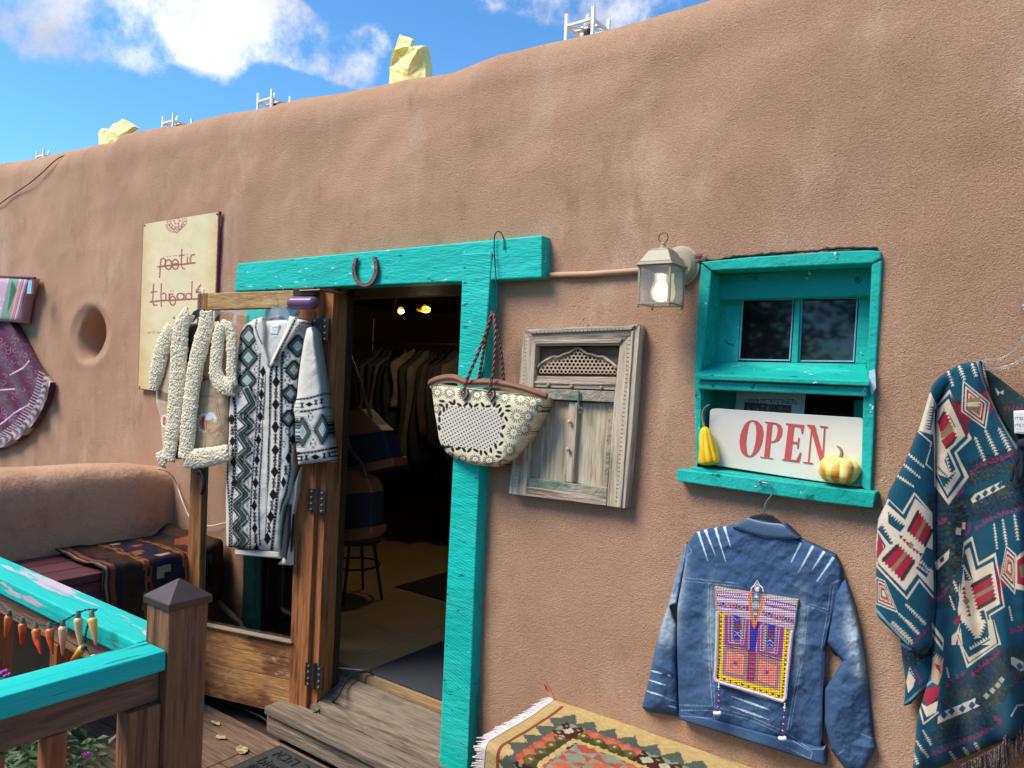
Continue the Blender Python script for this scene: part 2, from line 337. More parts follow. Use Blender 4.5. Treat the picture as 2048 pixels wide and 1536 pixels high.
DOORWZ = wood('honey_wood_upright', (156,104,58), SZ, (110,66,38), (182,134,84)); DOORWX = wood('honey_wood_lengthwise', (186,146,92), (.12,.5,1), (150,105,60), (205,172,118))
DOORRED = wood('red_brown_wood', (172,108,62), SZ, (116,66,40), (190,128,78))
PANELW = mat('weathered_panel', (178,128,74), .75, .3, 60, .7, 150, stretch=(.12,.4,1), col2=[(120,74,44), (198,154,104), (128,104,84)], c2=[(.46,.62), (.56,.7), (.6,.72)], c2s=[5, 16, 9], c2st=(.5,.5,1), bump2=.5, b2s=50, bd=.003)
DARKW = wood('dark_frame_wood', (70,46,32), SZ, (44,30,24))
DECKW = wood('deck_wood', (122,98,80), SX, (84,66,54), (150,126,104), b=.8, var=.22, rough=.85, spec=.2)
STEPW = wood('grey_step_wood', (128,114,98), SX, (94,82,70), (152,136,116), b=.9, var=.22, rough=.9, spec=.2)
POSTW = wood('weathered_post_wood', (134,92,62), SZ, (88,56,38), (162,128,98), b=.9, var=.2)
POSTGREY = wood('grey_worn_wood', (140,126,108), SZ, (104,88,72), b=.7)
BALW = wood('stained_baluster_wood', (168,100,62), SZ, (140,80,50), b=.4)
APRW = wood('apron_wood', (128,92,70), (.1,.1,1), (98,70,54), (150,118,96), b=.7)
BENCHW = wood('plum_painted_wood', (92,48,56), SY, (66,34,42), (110,66,72), b=.4)
METAL = mat('dark_metal', (74,62,54), .45, .25, 30, .2, 150, metal=.7, col2=(110,80,60), c2=(.55,.7), c2s=40)
STEEL = mat('plain_steel', (170,168,165), .3, .08, 20, metal=.9)
BLACK = mat('black_rubber', (34,33,34), .7, .15, 30, .4, 300)
CREAMM = mat('cream_metal', (160,146,122), .45, .06, 20, .1, 200)

# ================================================================ adobe building
XL, XR = float(PY(486, 1180)[0]) + .0, float(PY(958, 900)[0])          # doorway
ZT = float(PY(925, 570)[2]) + .02
WX0, WX1 = float(PY(1404, 740)[0]), float(PY(1750, 740)[0]); WZ0, WZ1 = float(PY(1560, 975)[2]), float(PY(1560, 522)[2])
SIL = [(0,331),(30,326),(60,322),(110,312),(140,305),(170,300),(200,292),(250,282),(270,268),(300,262),(350,255),(390,250),(430,237),(470,228),(520,222),(570,212),(620,200),(700,190),(760,176),(820,163),(880,156),(930,146),(970,130),(1010,115),(1100,92),(1200,71),(1300,45),(1380,22),(1450,0)]
YC = .17
sp = np.array([PY(x, y, YC) for x, y in SIL]); sx = np.r_[-14, -9, sp[:, 0], sp[-1, 0] + .25, 0.3, 3]; sz = np.r_[sp[0, 2] + .05, sp[0, 2] + .03, sp[:, 2], sp[-1, 2] + .03, sp[-1, 2] + .12, sp[-1, 2] + .1]
def crest(X): return np.interp(X, sx, sz)
NC = PY(180, 668); NRX, NRZ = .285, .20
def wall_y(X, Z):
    wx = np.clip(np.minimum(np.abs(X - XL), np.abs(X - XR)), 0, 1); calm = np.clip((Z - 2.2) / .5, 0, 1)
    y = fbm(X, Z, 1.3, 3, 3) * (.012 + .030 * calm) + fbm(X, Z, 5, 5, 3) * (.006 + .004 * calm)
    y = y - .03 * np.exp(-((X - .15) / .16) ** 2) * np.clip((Z - 1.9) / .4, 0, 1)
    r = np.sqrt(((X - NC[0]) / NRX) ** 2 + ((Z - NC[2]) / NRZ) ** 2)
    y = y + .05 * np.clip(1 - r, 0, 1) ** .8 * np.clip((1.15 - r) * 5, 0, 1) - .006 * np.exp(-((r - 1.05) / .22) ** 2)
    r2 = np.sqrt(((X - NC[0] + .03 - .25 * (Z - NC[2])) / (NRX * .50)) ** 2 + (np.abs(Z - NC[2] + .01) / (NRZ * .68)) ** 1.6)
    y = y + .5 / (1 + np.exp((r2 - 1) * 18))
    return y
xs = np.unique(np.r_[np.arange(-13.5, -7.5, .15), np.arange(-7.5, 2.6, .016), XL, XR, WX0, WX1]); 
xs = xs[np.r_[True, np.diff(xs) > .004] | np.isin(xs, [XL, XR, WX0, WX1])]
zs = np.unique(np.r_[np.arange(-.3, 2.5, .016), ZT, WZ0, WZ1]); zs = zs[np.r_[True, np.diff(zs) > .003] | np.isin(zs, [ZT, WZ0, WZ1])]
nx, nz = len(xs), len(zs); R_ = .19
ups = np.linspace(0, 1, 30)[1:]; arcs = np.linspace(0, 1, 14)[1:]
G = np.zeros((nz + len(ups) + len(arcs) + 2, nx, 3)); cr = crest(xs)
for i, z in enumerate(zs): G[i, :, 0] = xs; G[i, :, 2] = z; G[i, :, 1] = wall_y(xs, np.full(nx, z))
for i, u in enumerate(ups):
    zz = zs[-1] + u * (cr - R_ - zs[-1]); G[nz + i, :, 0] = xs; G[nz + i, :, 2] = zz; G[nz + i, :, 1] = wall_y(xs, zz) + .02 * u
ybase = G[nz + len(ups) - 1, :, 1]
for i, a in enumerate(arcs):
    th = a * math.pi * .5; k = nz + len(ups) + i; G[k, :, 0] = xs; G[k, :, 2] = cr - R_ + R_ * math.sin(th) + fbm(xs, xs * 0 + a * 2, 4, 9, 2) * .006; G[k, :, 1] = ybase + (YC - ybase) * (1 - math.cos(th))
k = nz + len(ups) + len(arcs); G[k, :, 0] = xs; G[k, :, 1] = YC + .25; G[k, :, 2] = cr - .03; G[k + 1, :, 0] = xs; G[k + 1, :, 1] = YC + .45; G[k + 1, :, 2] = cr - .3
nr = len(G); idx = np.arange(nr * nx).reshape(nr, nx)
keep = np.ones((nr - 1, nx - 1), bool); xm = (xs[:-1] + xs[1:]) / 2; zm = (zs[:-1] + zs[1:]) / 2
dm = (xm > XL) & (xm < XR); keep[:nz - 1][np.outer(zm < ZT, dm)] = False
wm = (xm > WX0) & (xm < WX1); keep[:nz - 1][np.outer((zm > WZ0) & (zm < WZ1), wm)] = False
F = np.stack([idx[:-1, :-1], idx[:-1, 1:], idx[1:, 1:], idx[1:, :-1]], -1)[keep]
BLD = thing('adobe_building', 'long brown stucco adobe shop building with a rounded parapet', 'building', (-3, 0, -.3))
mesh('wall', G.reshape(-1, 3), F, ADOBE, BLD, smooth=True)
TANW = mat('inside_plaster', (150,118,70), .9, .06, 3); CEIL = mat('dark_ceiling_boards', (58,44,34), .9, .2, 8)
b = MB(); T = .42
b.prism([(XL-.0,.03,-.3),(XL,.03,ZT+.02),(XL,T,ZT+.02),(XL,T,-.3)], [(XL-.04,.03,-.3),(XL-.04,.03,ZT+.02),(XL-.04,T,ZT+.02),(XL-.04,T,-.3)])
b.prism([(XR,.03,-.3),(XR,.03,ZT+.02),(XR,T,ZT+.02),(XR,T,-.3)], [(XR+.04,.03,-.3),(XR+.04,.03,ZT+.02),(XR+.04,T,ZT+.02),(XR+.04,T,-.3)])
b.box((XL-.04,.03,ZT+.0),(XR+.04,T,ZT+.05))
b.build('doorway_lining', DARKW, BLD)
b = MB()
RX0, RX1, RY1, RZ0, RZ1 = -7.2, .9, 5.2, .27, 2.55
b.box((RX0, T, RZ0-.1), (XL, T+.06, RZ1)); b.box((XR, T, RZ0-.1), (WX0-.1, T+.06, RZ1)); b.box((WX1+.1, T, RZ0-.1), (RX1, T+.06, RZ1)); b.box((XL, T, ZT), (XR, T+.06, RZ1)); b.box((WX0-.1, T, RZ0-.1), (WX1+.1, T+.06, WZ0)); b.box((WX0-.1, T, WZ1), (WX1+.1, T+.06, RZ1))
b.box((RX0-.05, T, RZ0-.1), (RX0, RY1, RZ1)); b.box((RX1, T, RZ0-.1), (RX1+.05, RY1, RZ1)); b.box((RX0, RY1, RZ0-.1), (RX1, RY1+.05, RZ1))
b.build('inside_wall', TANW, BLD)
MB().box((RX0-.05, T, RZ1), (RX1+.05, RY1+.05, RZ1+.05)).build('ceiling', CEIL, BLD)
vg = MB().tube([(0, T, RZ1-.09), (0, RY1, RZ1-.09)], .085, 10).build('ceiling_beam', CEIL, BLD, orig=(0, 0, 0))
vg.location = (-4.6 + 3, 0, .3)
for i in range(1, 7):
    c = vg.copy(); COL.objects.link(c); c.location = (-4.6 + i * .62 + 3, 0, .3)
MB().box((-14, YC+.2, 2.56), (3, 6, 2.60)).build('roof', mat('roof_felt', (120,110,100), .9), BLD)
# window lining behind the frame
b = MB(); wt = .2
b.box((WX0-.03, .03, WZ0), (WX0, T+.02, WZ1)); b.box((WX1, .03, WZ0), (WX1+.03, T+.02, WZ1)); b.box((WX0-.03, .03, WZ1), (WX1+.03, T+.02, WZ1+.03)); b.box((WX0-.03, .03, WZ0-.03), (WX1+.03, T+.02, WZ0))
b.build('window_lining', DARKW, BLD)

# ---- lintel and jambs
slab('lintel', [(475,527),(560,519),(700,506),(860,491),(1084,470),(1083,555),(950,562),(700,572),(468,583)], TEALX, BLD, -.06, .03, bevel=.006)
slab('door_jamb', [(925,508),(984,503),(974,640),(959,935),(952,1080),(934,1560),(877,1560),(880,1480),(892,1200),(905,930),(918,700),(922,600)], TEALSAW, BLD, -.064, .03, bevel=.005)
slab('door_jamb', [(493,584),(532,581),(519,1290),(484,1290)], TEALZ, BLD, -.055, .03, bevel=.005, label='narrow teal jamb seen through the door glass')
# ---- side light between left jamb and middle post
SLY0, SLY1 = -.02, .05
xa, xb_, xc = float(PY(520,1250)[0]), float(PY(541,1250)[0]), float(PY(655,1000)[0])
zb = float(PY(545,1260,.02)[2])
sl = thing('x', 'x', 'x'); bpy.data.objects.remove(sl)
SL = MB().box((xa, SLY0, .0), (xb_, SLY1, ZT)).build('side_light_frame', DOORWX, BLD)
MB().box((xb_, SLY0, zb-.28), (xc-.05, SLY1, zb)).build('side_light_frame', DOORWX, BLD)
MB().box((xb_, SLY0, ZT-.08), (xc-.05, SLY1, ZT)).build('side_light_frame', DOORWX, BLD)
DGLASS = mat('dark_glass', (16,18,20), .04, 0, spec=.5)
MB().box((xb_, .01, zb), (xc-.05, .02, ZT-.08)).build('pane', DGLASS, BLD)
MB().box((xc-.05, SLY0-.02, .0), (xc+.03, SLY1, ZT)).build('middle_post', DOORRED, BLD)
MB().box((xc-.045, .051, .2), (xc+.034, .085, ZT)).build('door_stop', DARKW, BLD)

# ---- open door leaf
DR = thing('door_pivot', 'x', 'x'); del DR['label'], DR['category']; DR.name = 'door'; DR.parent = BLD; DR.location = (0, 0, 0)
def dslab(name, pts, m, f, bk, bev=.003, **k):
    F = [PD(x, y, 0) + DN * f for x, y in pts]; B = [p - DN * (f - bk) for p in F]
    return MB().prism(F, B).build(name, m, DR, bevel=bev, **k)
dslab('stile', [(395,587),(415,586),(410,760),(400,1100),(393,1400),(362,1405),(375,1100),(388,760)], DOORWZ, .0, -.045)
dslab('stile', [(600,584),(642,579),(638,760),(630,1000),(612,1431),(576,1437),(584,1200),(594,900)], DOORRED, .002, -.045)
dslab('rail', [(415,586),(600,580),(600,614),(414,620)], DOORWX, .0, -.045)
ya = [(398,1257),(590,1283),(586,1300),(397,1272)]
dslab('rail', [(402,1246),(586,1283),(586,1287),(400,1250)], mat('grey_ledge', (140,122,100), .8, .2, 20, .5, 80), .012, -.045, label='thin weathered ledge under the glass')
pb = [(399,1250),(585,1287),(583,1320),(399,1283)], [(399,1284),(583,1321),(581,1362),(398,1322)], [(398,1323),(581,1363),(577,1432),(395,1388)]
for i, p in enumerate(pb): dslab('board', p, PANELW, -.006 - .0006 * i, -.036, bev=.0015)
GL = mat('door_glass', (255,255,255), .02, 0, trans=1.0, spec=.5)
dslab('pane', [(413,619),(599,613),(586,1281),(402,1247)], GL, -.020, -.024, bev=0)
# hinges: two knuckled leaves between the leaf and the middle post
for hy in (660, 1002, 1352):
    c = PD(642 - (hy - 660) * .018, hy, .012); hh = .060
    h = MB().tube([c + (0, 0, -hh), c + (0, 0, hh)], .010, 8)
    h.prism([c + _dd * .055 + DN * .003 + (0,0,s) for s in (-hh*.9,)] + [c + _dd * .055 + DN * .003 + (0,0,hh*.9), c + DN * .003 + (0,0,hh*.9), c + DN * .003 + (0,0,-hh*.9)],
            [c + _dd * .055 - DN * .004 + (0,0,-hh*.9), c + _dd * .055 - DN * .004 + (0,0,hh*.9), c - DN * .004 + (0,0,hh*.9), c - DN * .004 + (0,0,-hh*.9)])
    h.box(c + (.004, -.002, -hh*.9), c + (.055, .004, hh*.9))
    ho = h.build('hinge', METAL, DR)
    sb = MB()
    for sx_ in (-1, 1):
        for sz_ in (-.043, -.015, .015, .043):
            q = c + (_dd * .035 + DN * .005 if sx_ < 0 else np.array((.032, -.004, 0))) + (0, 0, sz_); sb.ball(q, .006, 6)
    sb.build('screw', STEEL, ho, kind='stuff')
# door closer
dc = MB(); c0, c1 = PD(577, 606, .06), PD(634, 606, .06)
dc.tube(smooth_path([c0, c0 * .93 + c1 * .07, c0 * .5 + c1 * .5, c0 * .07 + c1 * .93, c1], 20), np.r_[.012, .024, .030, np.full(14, .031), .030, .024, .012], 14)
dco = dc.build('door_closer', mat('purple_vinyl', (112,80,112), .28, .12, 20, .2, 60), DR, smooth=True, label='shiny purple wrapped door closer')
MB().tube([PD(600, 582, .05), PD(640, 580, .05), PY(690, 588, -.02), PY(718, 596, .1)], .006, 6).build('closer_arm', METAL, dco)
dslab('bracket', [(598,578),(640,576),(640,592),(598,594)], METAL, .045, .004)
dk = MB().tube(smooth_path([PD(396, 945, .0), PD(404, 940, .06), PD(410, 965, .07), PD(404, 988, .05)], 12), .010, 8).build('handle', METAL, DR)

# ---- window set in the wall
WN = bpy.data.objects.new('window', None); COL.objects.link(WN); WN.parent = BLD
def wn(name, pts, f, bk, m=TEALWIN, bev=.004, **k): return slab(name, pts, m, WN, f, bk, bevel=bev, **k)
wn('frame', [(1401,524),(1450,519),(1500,514),(1580,509),(1660,503),(1740,500),(1762,503),(1762,517),(1743,526),(1423,541)], -.018, .10)
wn('frame', [(1402,527),(1423,543),(1416,620),(1408,700),(1402,738),(1402,927),(1392,929),(1390,850),(1388,753),(1393,640)], -.012, .17)
wn('frame', [(1743,527),(1764,519),(1757,640),(1750,757),(1748,850),(1741,990),(1722,972),(1726,794),(1733,753)], -.014, .17)
# sash
SY_ = .115
wn('frame', [(1405,552),(1775,530),(1765,590),(1405,600)], .07, .14, label='teal head board above the panes')
def ws(name, pts, f=SY_, bk=SY_+.03, m=TEALWIN, bev=.003, **k): return slab(name, pts, m, WN, f, bk, bevel=bev, **k)
ws('sash', [(1440,560),(1745,548),(1745,588),(1717,590),(1602,591),(1483,594),(1440,596)])
ws('sash', [(1430,596),(1482,595),(1475,724),(1425,724)]); ws('sash', [(1718,590),(1768,588),(1760,728),(1710,728)]); ws('sash', [(1590,592),(1601,592),(1595,726),(1582,726)], f=SY_-.008, label='slim glazing bar between the two upper panes')
ws('sash', [(1420,724),(1765,728),(1765,745),(1420,742)])
PUTTY = mat('old_putty', (150,186,205), .8, .2, 40, .4, 100)
for q in ([(1484,598),(1588,597),(1580,722),(1477,720)], [(1603,595),(1716,594),(1708,724),(1597,723)]):
    p = MB(); q = np.array(q, float); ce = q.mean(0); inn = ce + (q - ce) * .955
    for i in range(4):
        j = (i + 1) % 4; A = [q[i], q[j], inn[j], inn[i]]; p.prism([PY(*a, SY_ + .006) for a in A], [PY(*a, SY_ + .006) + (0, .008, 0) for a in A])
    p.build('putty', PUTTY, WN, label='pale blue flaking putty line')
    slab('pane', [tuple(a) for a in q], DGLASS, WN, SY_ + .012, SY_ + .016, bevel=0)
# middle sloping sill and its fascia
sb_ = [PY(1451, 722, .115), PY(1728, 725, .115), PY(1741, 748, -.03), PY(1741, 761, -.045), PY(1389, 748, -.045), PY(1389, 740, -.03)]
A = [PY(1390,748,-.045), PY(1741,762,-.045), PY(1739,773,-.045), PY(1388,759,-.045)]; Bk = [PY(1436,722,.115), PY(1732,727,.115), PY(1732,737,.115), PY(1436,732,.115)]
MB().prism(A, Bk).build('middle_sill', TEALWIN, WN, bevel=.004)
wn('fascia', [(1391,761),(1736,774),(1733,793),(1393,778)], -.028, .0)
# lower opening: teal back lining, dark pane
wn('back_board', [(1400,770),(1475,775),(1472,935),(1400,930)], .14, .17); wn('back_board', [(1708,800),(1760,800),(1760,985),(1704,978)], .14, .17)
slab('pane', [(1470,775),(1712,785),(1708,985),(1466,940)], DGLASS, WN, .165, .17, bevel=0)
# lower sill
A = [PY(1353,939,-.05), PY(1381,941,-.05), PY(1752,985,-.05), PY(1746,1017,-.05), PY(1640,1004,-.05), PY(1500,984,-.05), PY(1353,962,-.05)]
MB().prism(A, [a + (0, .06, 0) for a in A]).build('sill', TEALWIN, WN, bevel=.004)
z0 = float(PY(1560, 962, -.05)[2]) + .0
A = [PY(1381,934,-.03), PY(1741,984,-.03), PY(1741,990,-.03), PY(1381,942,-.03)]
MB().prism(A, [np.array((a[0], .17, a[2] + .004)) for a in A]).build('sill_board', TEALWIN, WN, bevel=.003)
# cracked black gap over the window
cr_ = smooth_path([PY(x, y, -.006) for x, y in ((1398,518),(1430,522),(1460,514),(1520,510),(1560,506),(1620,502),(1700,495),(1755,497))], 60); cr_[:, 2] += fbm(np.arange(60), np.zeros(60), .7, 4, 2) * .004
MB().tube(cr_, .0045 + .002 * fbm(np.arange(60), np.zeros(60), .5, 8, 2), 6).build('joint_crack', BLACK, WN, label='dark ragged gap along the top of the window')
wsm = MB(); A = [(1738,742),(1750,738),(1752,775),(1744,790),(1738,770)]
slab('paint_smear', A, WORNWHITE, WN, -.0175, -.013, bevel=0, label='pale blue filler smear on the right side')

# ================================================================ ground, deck, step
SOIL = mat('soil', (92,74,58), .95, .25, 6, 1, 60, bump2=1, b2s=8, bd=.01)
mesh('ground', [(-400,-400,-.32),(400,-400,-.32),(400,400,-.32),(-400,400,-.32)], [[0,1,2,3]], SOIL, kind='structure')
dk = MB().box((-1.69, -4.4, -.30), (2.6, -.0, -.05)); dk.box((-5.2, -1.42, -.30), (-1.69, -.0, -.05))
DECK = dk.build('deck', mat('joist_wood', (60,48,40), .9, .2, 10), kind='structure')
PW = .142
base = {}
def plank(x0, x1, y, wdt=PW):
    key = (round(x1 - x0, 3), wdt)
    if key not in base:
        o = MB().box((0, -wdt + .006, -.035), (x1 - x0, 0, 0)).build('plank', DECKW, DECK, bevel=.004, orig=(x0, y, 0)); base[key] = o
    else:
        o = base[key].copy(); COL.objects.link(o); o.location = Vector((x0, y, 0)) - Vector(origin(DECK)); 
    o.rotation_euler = (random.uniform(-.004, .004), 0, 0); return o
mesh_fix = []
y = -.185
# mesh() stores vertices relative to orig, so build at the origin of the plank
def plank2(x0, x1, y, wdt=PW):
    key = (round(x1 - x0, 3), wdt)
    if key not in base:
        o = MB().box((x0, y - wdt + .006, -.035), (x1, y, 0)).build('plank', DECKW, DECK, bevel=.004, orig=(x0, y, 0)); base[key] = o
    else:
        o = base[key].copy(); COL.objects.link(o); o.location = Vector((x0, y, 0)) - Vector(origin(DECK))
    o.rotation_euler = (random.uniform(-.006, .006), random.uniform(-.0005, .0005), 0); return o
for i in range(29):
    x0 = -5.2 if y > -1.44 else -1.69
    if y > -1.44: j = -2.9 if i % 3 else -3.6; plank2(x0, j, y); plank2(j + .004, 2.6, y)
    else: plank2(x0, 2.6, y)
    y -= PW
ST = thing('door_step', 'weathered grey timber step below the open doorway', 'step', (-2.2, -.1, 0))
sx0, sx1 = -2.98, float(PY(884, 1500)[0]) - .0
stepv = lambda y0, y1, z0, z1, nm='step_board': MB().box((sx0, y0, z0), (sx1 + .25 * 0, y1, z1)).build(nm, STEPW, ST, bevel=.006)
MB().box((sx0, -.168, .002), (XR + .0, -.08, .09)).build('riser', STEPW, ST, bevel=.004)
MB().box((sx0, -.185, .092), (XR + .0, -.062, .130)).build('step_board', STEPW, ST, bevel=.006)
# cracked sloping threshold piece with a ragged nose
npt = 60; xx = np.linspace(sx0, XR - .002, npt); yf = -.035 + fbm(xx, xx * 0, 3, 5, 4) * .035 ; A = []
V = []; 
for x_, y_ in zip(xx, yf): V += [(x_, y_ - .012, .131), (x_, y_, .158), (x_, .13, .235), (x_, .13, .02), (x_, -.05, .02)]
Fq = [[i * 5 + a, (i + 1) * 5 + a, (i + 1) * 5 + (a + 1) % 5, i * 5 + (a + 1) % 5] for i in range(npt - 1) for a in range(5)]
mesh('threshold', V, Fq, STEPW, ST)
MB().box((sx0 + .5, .132, .05), (XR - .004, .165, .255)).build('nosing', wood('tan_nosing', (150,122,88), SX, (120,94,64)), ST, bevel=.003)
# inside floor
FL = MB().box((RX0, .166, .05), (RX1, RY1, .262)).build('inside_floor', mat('grout', (160,134,96), .9), kind='structure')
TILE = mat('tan_tile', (176,146,104), .45, .10, 2.2, .1, 60)
t0 = None
for i in range(6):
    for j in range(9):
        x_, y_ = -4.35 + i * .5, .17 + j * .5
        if t0 is None: t0 = MB().box((x_, y_, .262), (x_ + .497, y_ + .497, .268)).build('tile', TILE, FL, orig=(x_, y_, .262)); o = t0
        else: o = t0.copy(); COL.objects.link(o); o.location = Vector((x_, y_, .262)) - Vector(origin(FL))

# ================================================================ low adobe wall on the left, with the bench along it
LWX = -4.14; n1, n2 = 70, 60; yy = np.linspace(.05, -2.6, n1); tt = np.linspace(0, 1, n2); V = np.zeros((n1, n2, 3))
for i, y_ in enumerate(yy):
    zt = float(np.interp(y_, [-2.6, -.9, -.2, .05], [1.16, 1.17, 1.14, 1.10])); x0, x1 = LWX, LWX - .5
    prof = resample([(x0, -.3), (x0, zt - .07), (x0 - .012, zt - .035), (x0 - .05, zt - .008), (x0 - .16, zt + .005), (x1 + .16, zt + .005), (x1 + .05, zt - .05), (x1, zt - .14), (x1, -.3)], n2)
    for _ in range(3): prof[1:-1] = (prof[:-2] + 2 * prof[1:-1] + prof[2:]) / 4
    V[i, :, 0] = prof[:, 0] + fbm(np.full(n2, y_), prof[:, 1], 2.5, 12, 3) * .03; V[i, :, 1] = y_; V[i, :, 2] = prof[:, 1] + fbm(np.full(n2, y_), prof[:, 0], 2.2, 14, 3) * .015
idx = np.arange(n1 * n2).reshape(n1, n2); F = np.stack([idx[:-1, :-1], idx[1:, :-1], idx[1:, 1:], idx[:-1, 1:]], -1).reshape(-1, 4).tolist() + [idx[-1, :].tolist()]
tag(mesh('low_adobe_wall', V.reshape(-1, 3), F, SMOOTHADOBE, smooth=True), 'low rounded mud-plaster wall behind the plum bench', 'wall')
BN = thing('bench', 'plum painted plank bench beside the low adobe wall', 'bench', (-3.88, -.9, 0))
for k_ in range(3): MB().box((-4.118 + k_ * .164, -2.4, .69), (-4.118 + k_ * .164 + .158, -.12, .73)).build('seat_board', BENCHW, BN, bevel=.006)
MB().box((-3.66, -2.4, .60), (-3.63, -.12, .689)).build('apron', BENCHW, BN, bevel=.003)
for y_ in (-.25, -1.3, -2.3):
    for x_ in (-4.08, -3.74): MB().box((x_, y_ - .04, .0 if y_ > -1.4 else -.32), (x_ + .08, y_ + .04, .689)).build('leg', BENCHW, BN, bevel=.004)

# ================================================================ railing
RL = thing('porch_railing', 'teal capped wooden porch railing meeting at the corner post', 'railing', (-1.71, -1.39, 0))
MB().box((-1.763, -1.44, -.3), (-1.66, -1.34, 1.178)).build('post', POSTW, RL, bevel=.004)
cx, cy = -1.7115, -1.39
MB().prism([(cx-.058,cy-.056,1.162),(cx+.058,cy-.056,1.162),(cx+.058,cy+.056,1.162),(cx-.058,cy+.056,1.162)], [(cx-.058,cy-.056,1.180),(cx+.058,cy-.056,1.180),(cx+.058,cy+.056,1.180),(cx-.058,cy+.056,1.180)]).add([(cx-.058,cy-.056,1.1801),(cx+.058,cy-.056,1.1801),(cx+.058,cy+.056,1.1801),(cx-.058,cy+.056,1.1801),(cx,cy,1.222)], [(0,1,4),(1,2,4),(2,3,4),(3,0,4)]).build('post_cap', mat('bronze_cap', (92,76,70), .35, .12, 30, .1, 100, metal=.6), RL, bevel=.0025)
MB().box((-1.757, -2.7, 1.022), (-1.664, -1.442, 1.07)).build('cap_rail', teal('teal_paint_near_rail', (1, .07, 1), chips=(.69,.71), cs=20, white=(150,110,120), c0=(6,178,168)), RL, bevel=.004)
MB().box((-7, -1.462, 1.020), (-1.765, -1.362, 1.068)).build('cap_rail', TEALWORN, RL, bevel=.004, label='far teal cap rail with peeling paint')
MB().box((-1.735, -2.7, .945), (-1.69, -1.442, 1.019)).build('apron', wood('apron_wood_near', (128,92,70), (1,.1,1), (98,70,54), (150,118,96), b=.7), RL, bevel=.003)
MB().box((-7, -1.44, .945), (-1.765, -1.40, 1.017)).build('apron', wood('apron_wood_far', (140,104,82), SX, (104,74,58), (160,128,106), b=.7), RL, bevel=.003)
MB().box((-1.73, -1.52, -.3), (-1.675, -1.443, .942)).build('post', POSTW, RL, bevel=.003, label='slimmer post beside the corner post')
for (x_, y_, s_) in ((-1.71, -1.665, .021), (-1.71, -1.79, .026), (-1.71, -1.93, .02), (-1.71, -2.06, .02), (-1.71,-2.2,.02)):
    MB().box((x_ - s_, y_ - s_, .1), (x_ + s_, y_ + s_, .943)).build('baluster', BALW, RL, bevel=.003)
for x_ in (-2.245, -2.647, -3.05, -3.45, -3.85, -4.25): MB().box((x_ - .022, -1.442, .1), (x_ + .022, -1.398, .943)).build('baluster', BALW, RL, bevel=.003)
MB().box((-1.73, -2.7, .06), (-1.69, -1.53, .10)).build('bottom_rail', APRW, RL, bevel=.003)
MB().box((-7, -1.44, .06), (-1.765, -1.40, .10)).build('bottom_rail', APRW, RL, bevel=.003)

# ================================================================ things fixed to or standing near the wall
def mp(ox, oy, s): return lambda *p: [(ox + s * a, oy + s * b_) for a, b_ in p]
c2 = mp(840, 440, .384); c3 = mp(0, 480, .3255); c7 = mp(850, 730, .1367); cw = mp(1240, 460, .371)
# ---- lantern
LX, LY = -1.0535, -.15; k = .00163; lz = lambda y_: 1.75 + (764 - y_) * k
LN = thing('wall_lantern', 'beige metal wall lantern with a lit bulb, on a round plate left of the window', 'lantern', (LX, 0, 2.146))
MB().lathe((LX, 0, 2.146), [(.004,-.034),(.03,-.033),(.048,-.030),(.058,-.02),(.062,-.012),(.069,-.010),(.070,.004)], 28, 'y').build('back_plate', CREAMM, LN, smooth=False)
MB().tube(smooth_path([(LX, -.03, 2.15), (LX, -.06, 2.152), (LX, -.09, 2.15), (LX, -.12, 2.16)], 10), np.linspace(.024, .017, 10), 12).build('arm', CREAMM, LN, smooth=True)
hw = .053
fr = MB(); z0, z1 = lz(612), lz(538)
for sx_ in (-1, 1):
    for sy_ in (-1, 1):
        fr.box((LX + sx_ * hw - .0035, LY + sy_ * hw - .0035, z0), (LX + sx_ * hw + .0035, LY + sy_ * hw + .0035, z1)); fr.ball((LX + sx_ * hw, LY + sy_ * hw, z0 - .006), .005, 6)
for z_, h_, e_ in ((z0, .005, .004), (z1, .004, .006)):
    for (a, b_) in (((-1,-1),(1,-1)), ((-1,1),(1,1))): fr.box((LX - hw - e_, LY + a[1] * hw - .006, z_ - .0), (LX + hw + e_, LY + a[1] * hw + .006, z_ + h_))
    for s_ in (-1, 1): fr.box((LX + s_ * hw - .006, LY - hw + .0065, z_ + .0002), (LX + s_ * hw + .006, LY + hw - .0065, z_ + h_ - .0002))
fr.build('frame', CREAMM, LN)
sq4 = lambda r, z: [(LX - r, LY - r, z), (LX + r, LY - r, z), (LX + r, LY + r, z), (LX - r, LY + r, z)]
rf = MB().prism(sq4(.064, z1 + .0045), sq4(.064, z1 + .009)).prism(sq4(.062, z1 + .0092), sq4(.056, z1 + .016)).prism(sq4(.056, z1 + .0162), sq4(.034, z1 + .056)).prism(sq4(.03, z1 + .0562), sq4(.028, z1 + .062))
rf.lathe((LX, LY, z1 + .062), [(.012, 0), (.01, .008), (.007, .012), (.009, .018), (.003, .024)], 12).build('roof', CREAMM, LN, bevel=.002)
a = np.linspace(0, 2 * math.pi, 25); MB().tube(np.stack([LX + .0165 * np.cos(a), LY + a * 0, z1 + .062 + .038 + .0165 * np.sin(a)], 1), .0015, 6, cap=False).build('ring', METAL, LN)
LGL = mat('lantern_glass', (235,240,245), .12, 0, trans=.9, alpha=.55, spec=.6)
for (ax, s_) in (('x', -1), ('x', 1), ('y', -1), ('y', 1)):
    if ax == 'x': MB().box((LX + s_ * hw - .001, LY - hw + .004, z0 + .006), (LX + s_ * hw + .001, LY + hw - .004, z1 - .001)).build('pane', LGL, LN)
    else: MB().box((LX - hw + .004, LY + s_ * hw - .001, z0 + .006), (LX + hw - .004, LY + s_ * hw + .001, z1 - .001)).build('pane', LGL, LN)
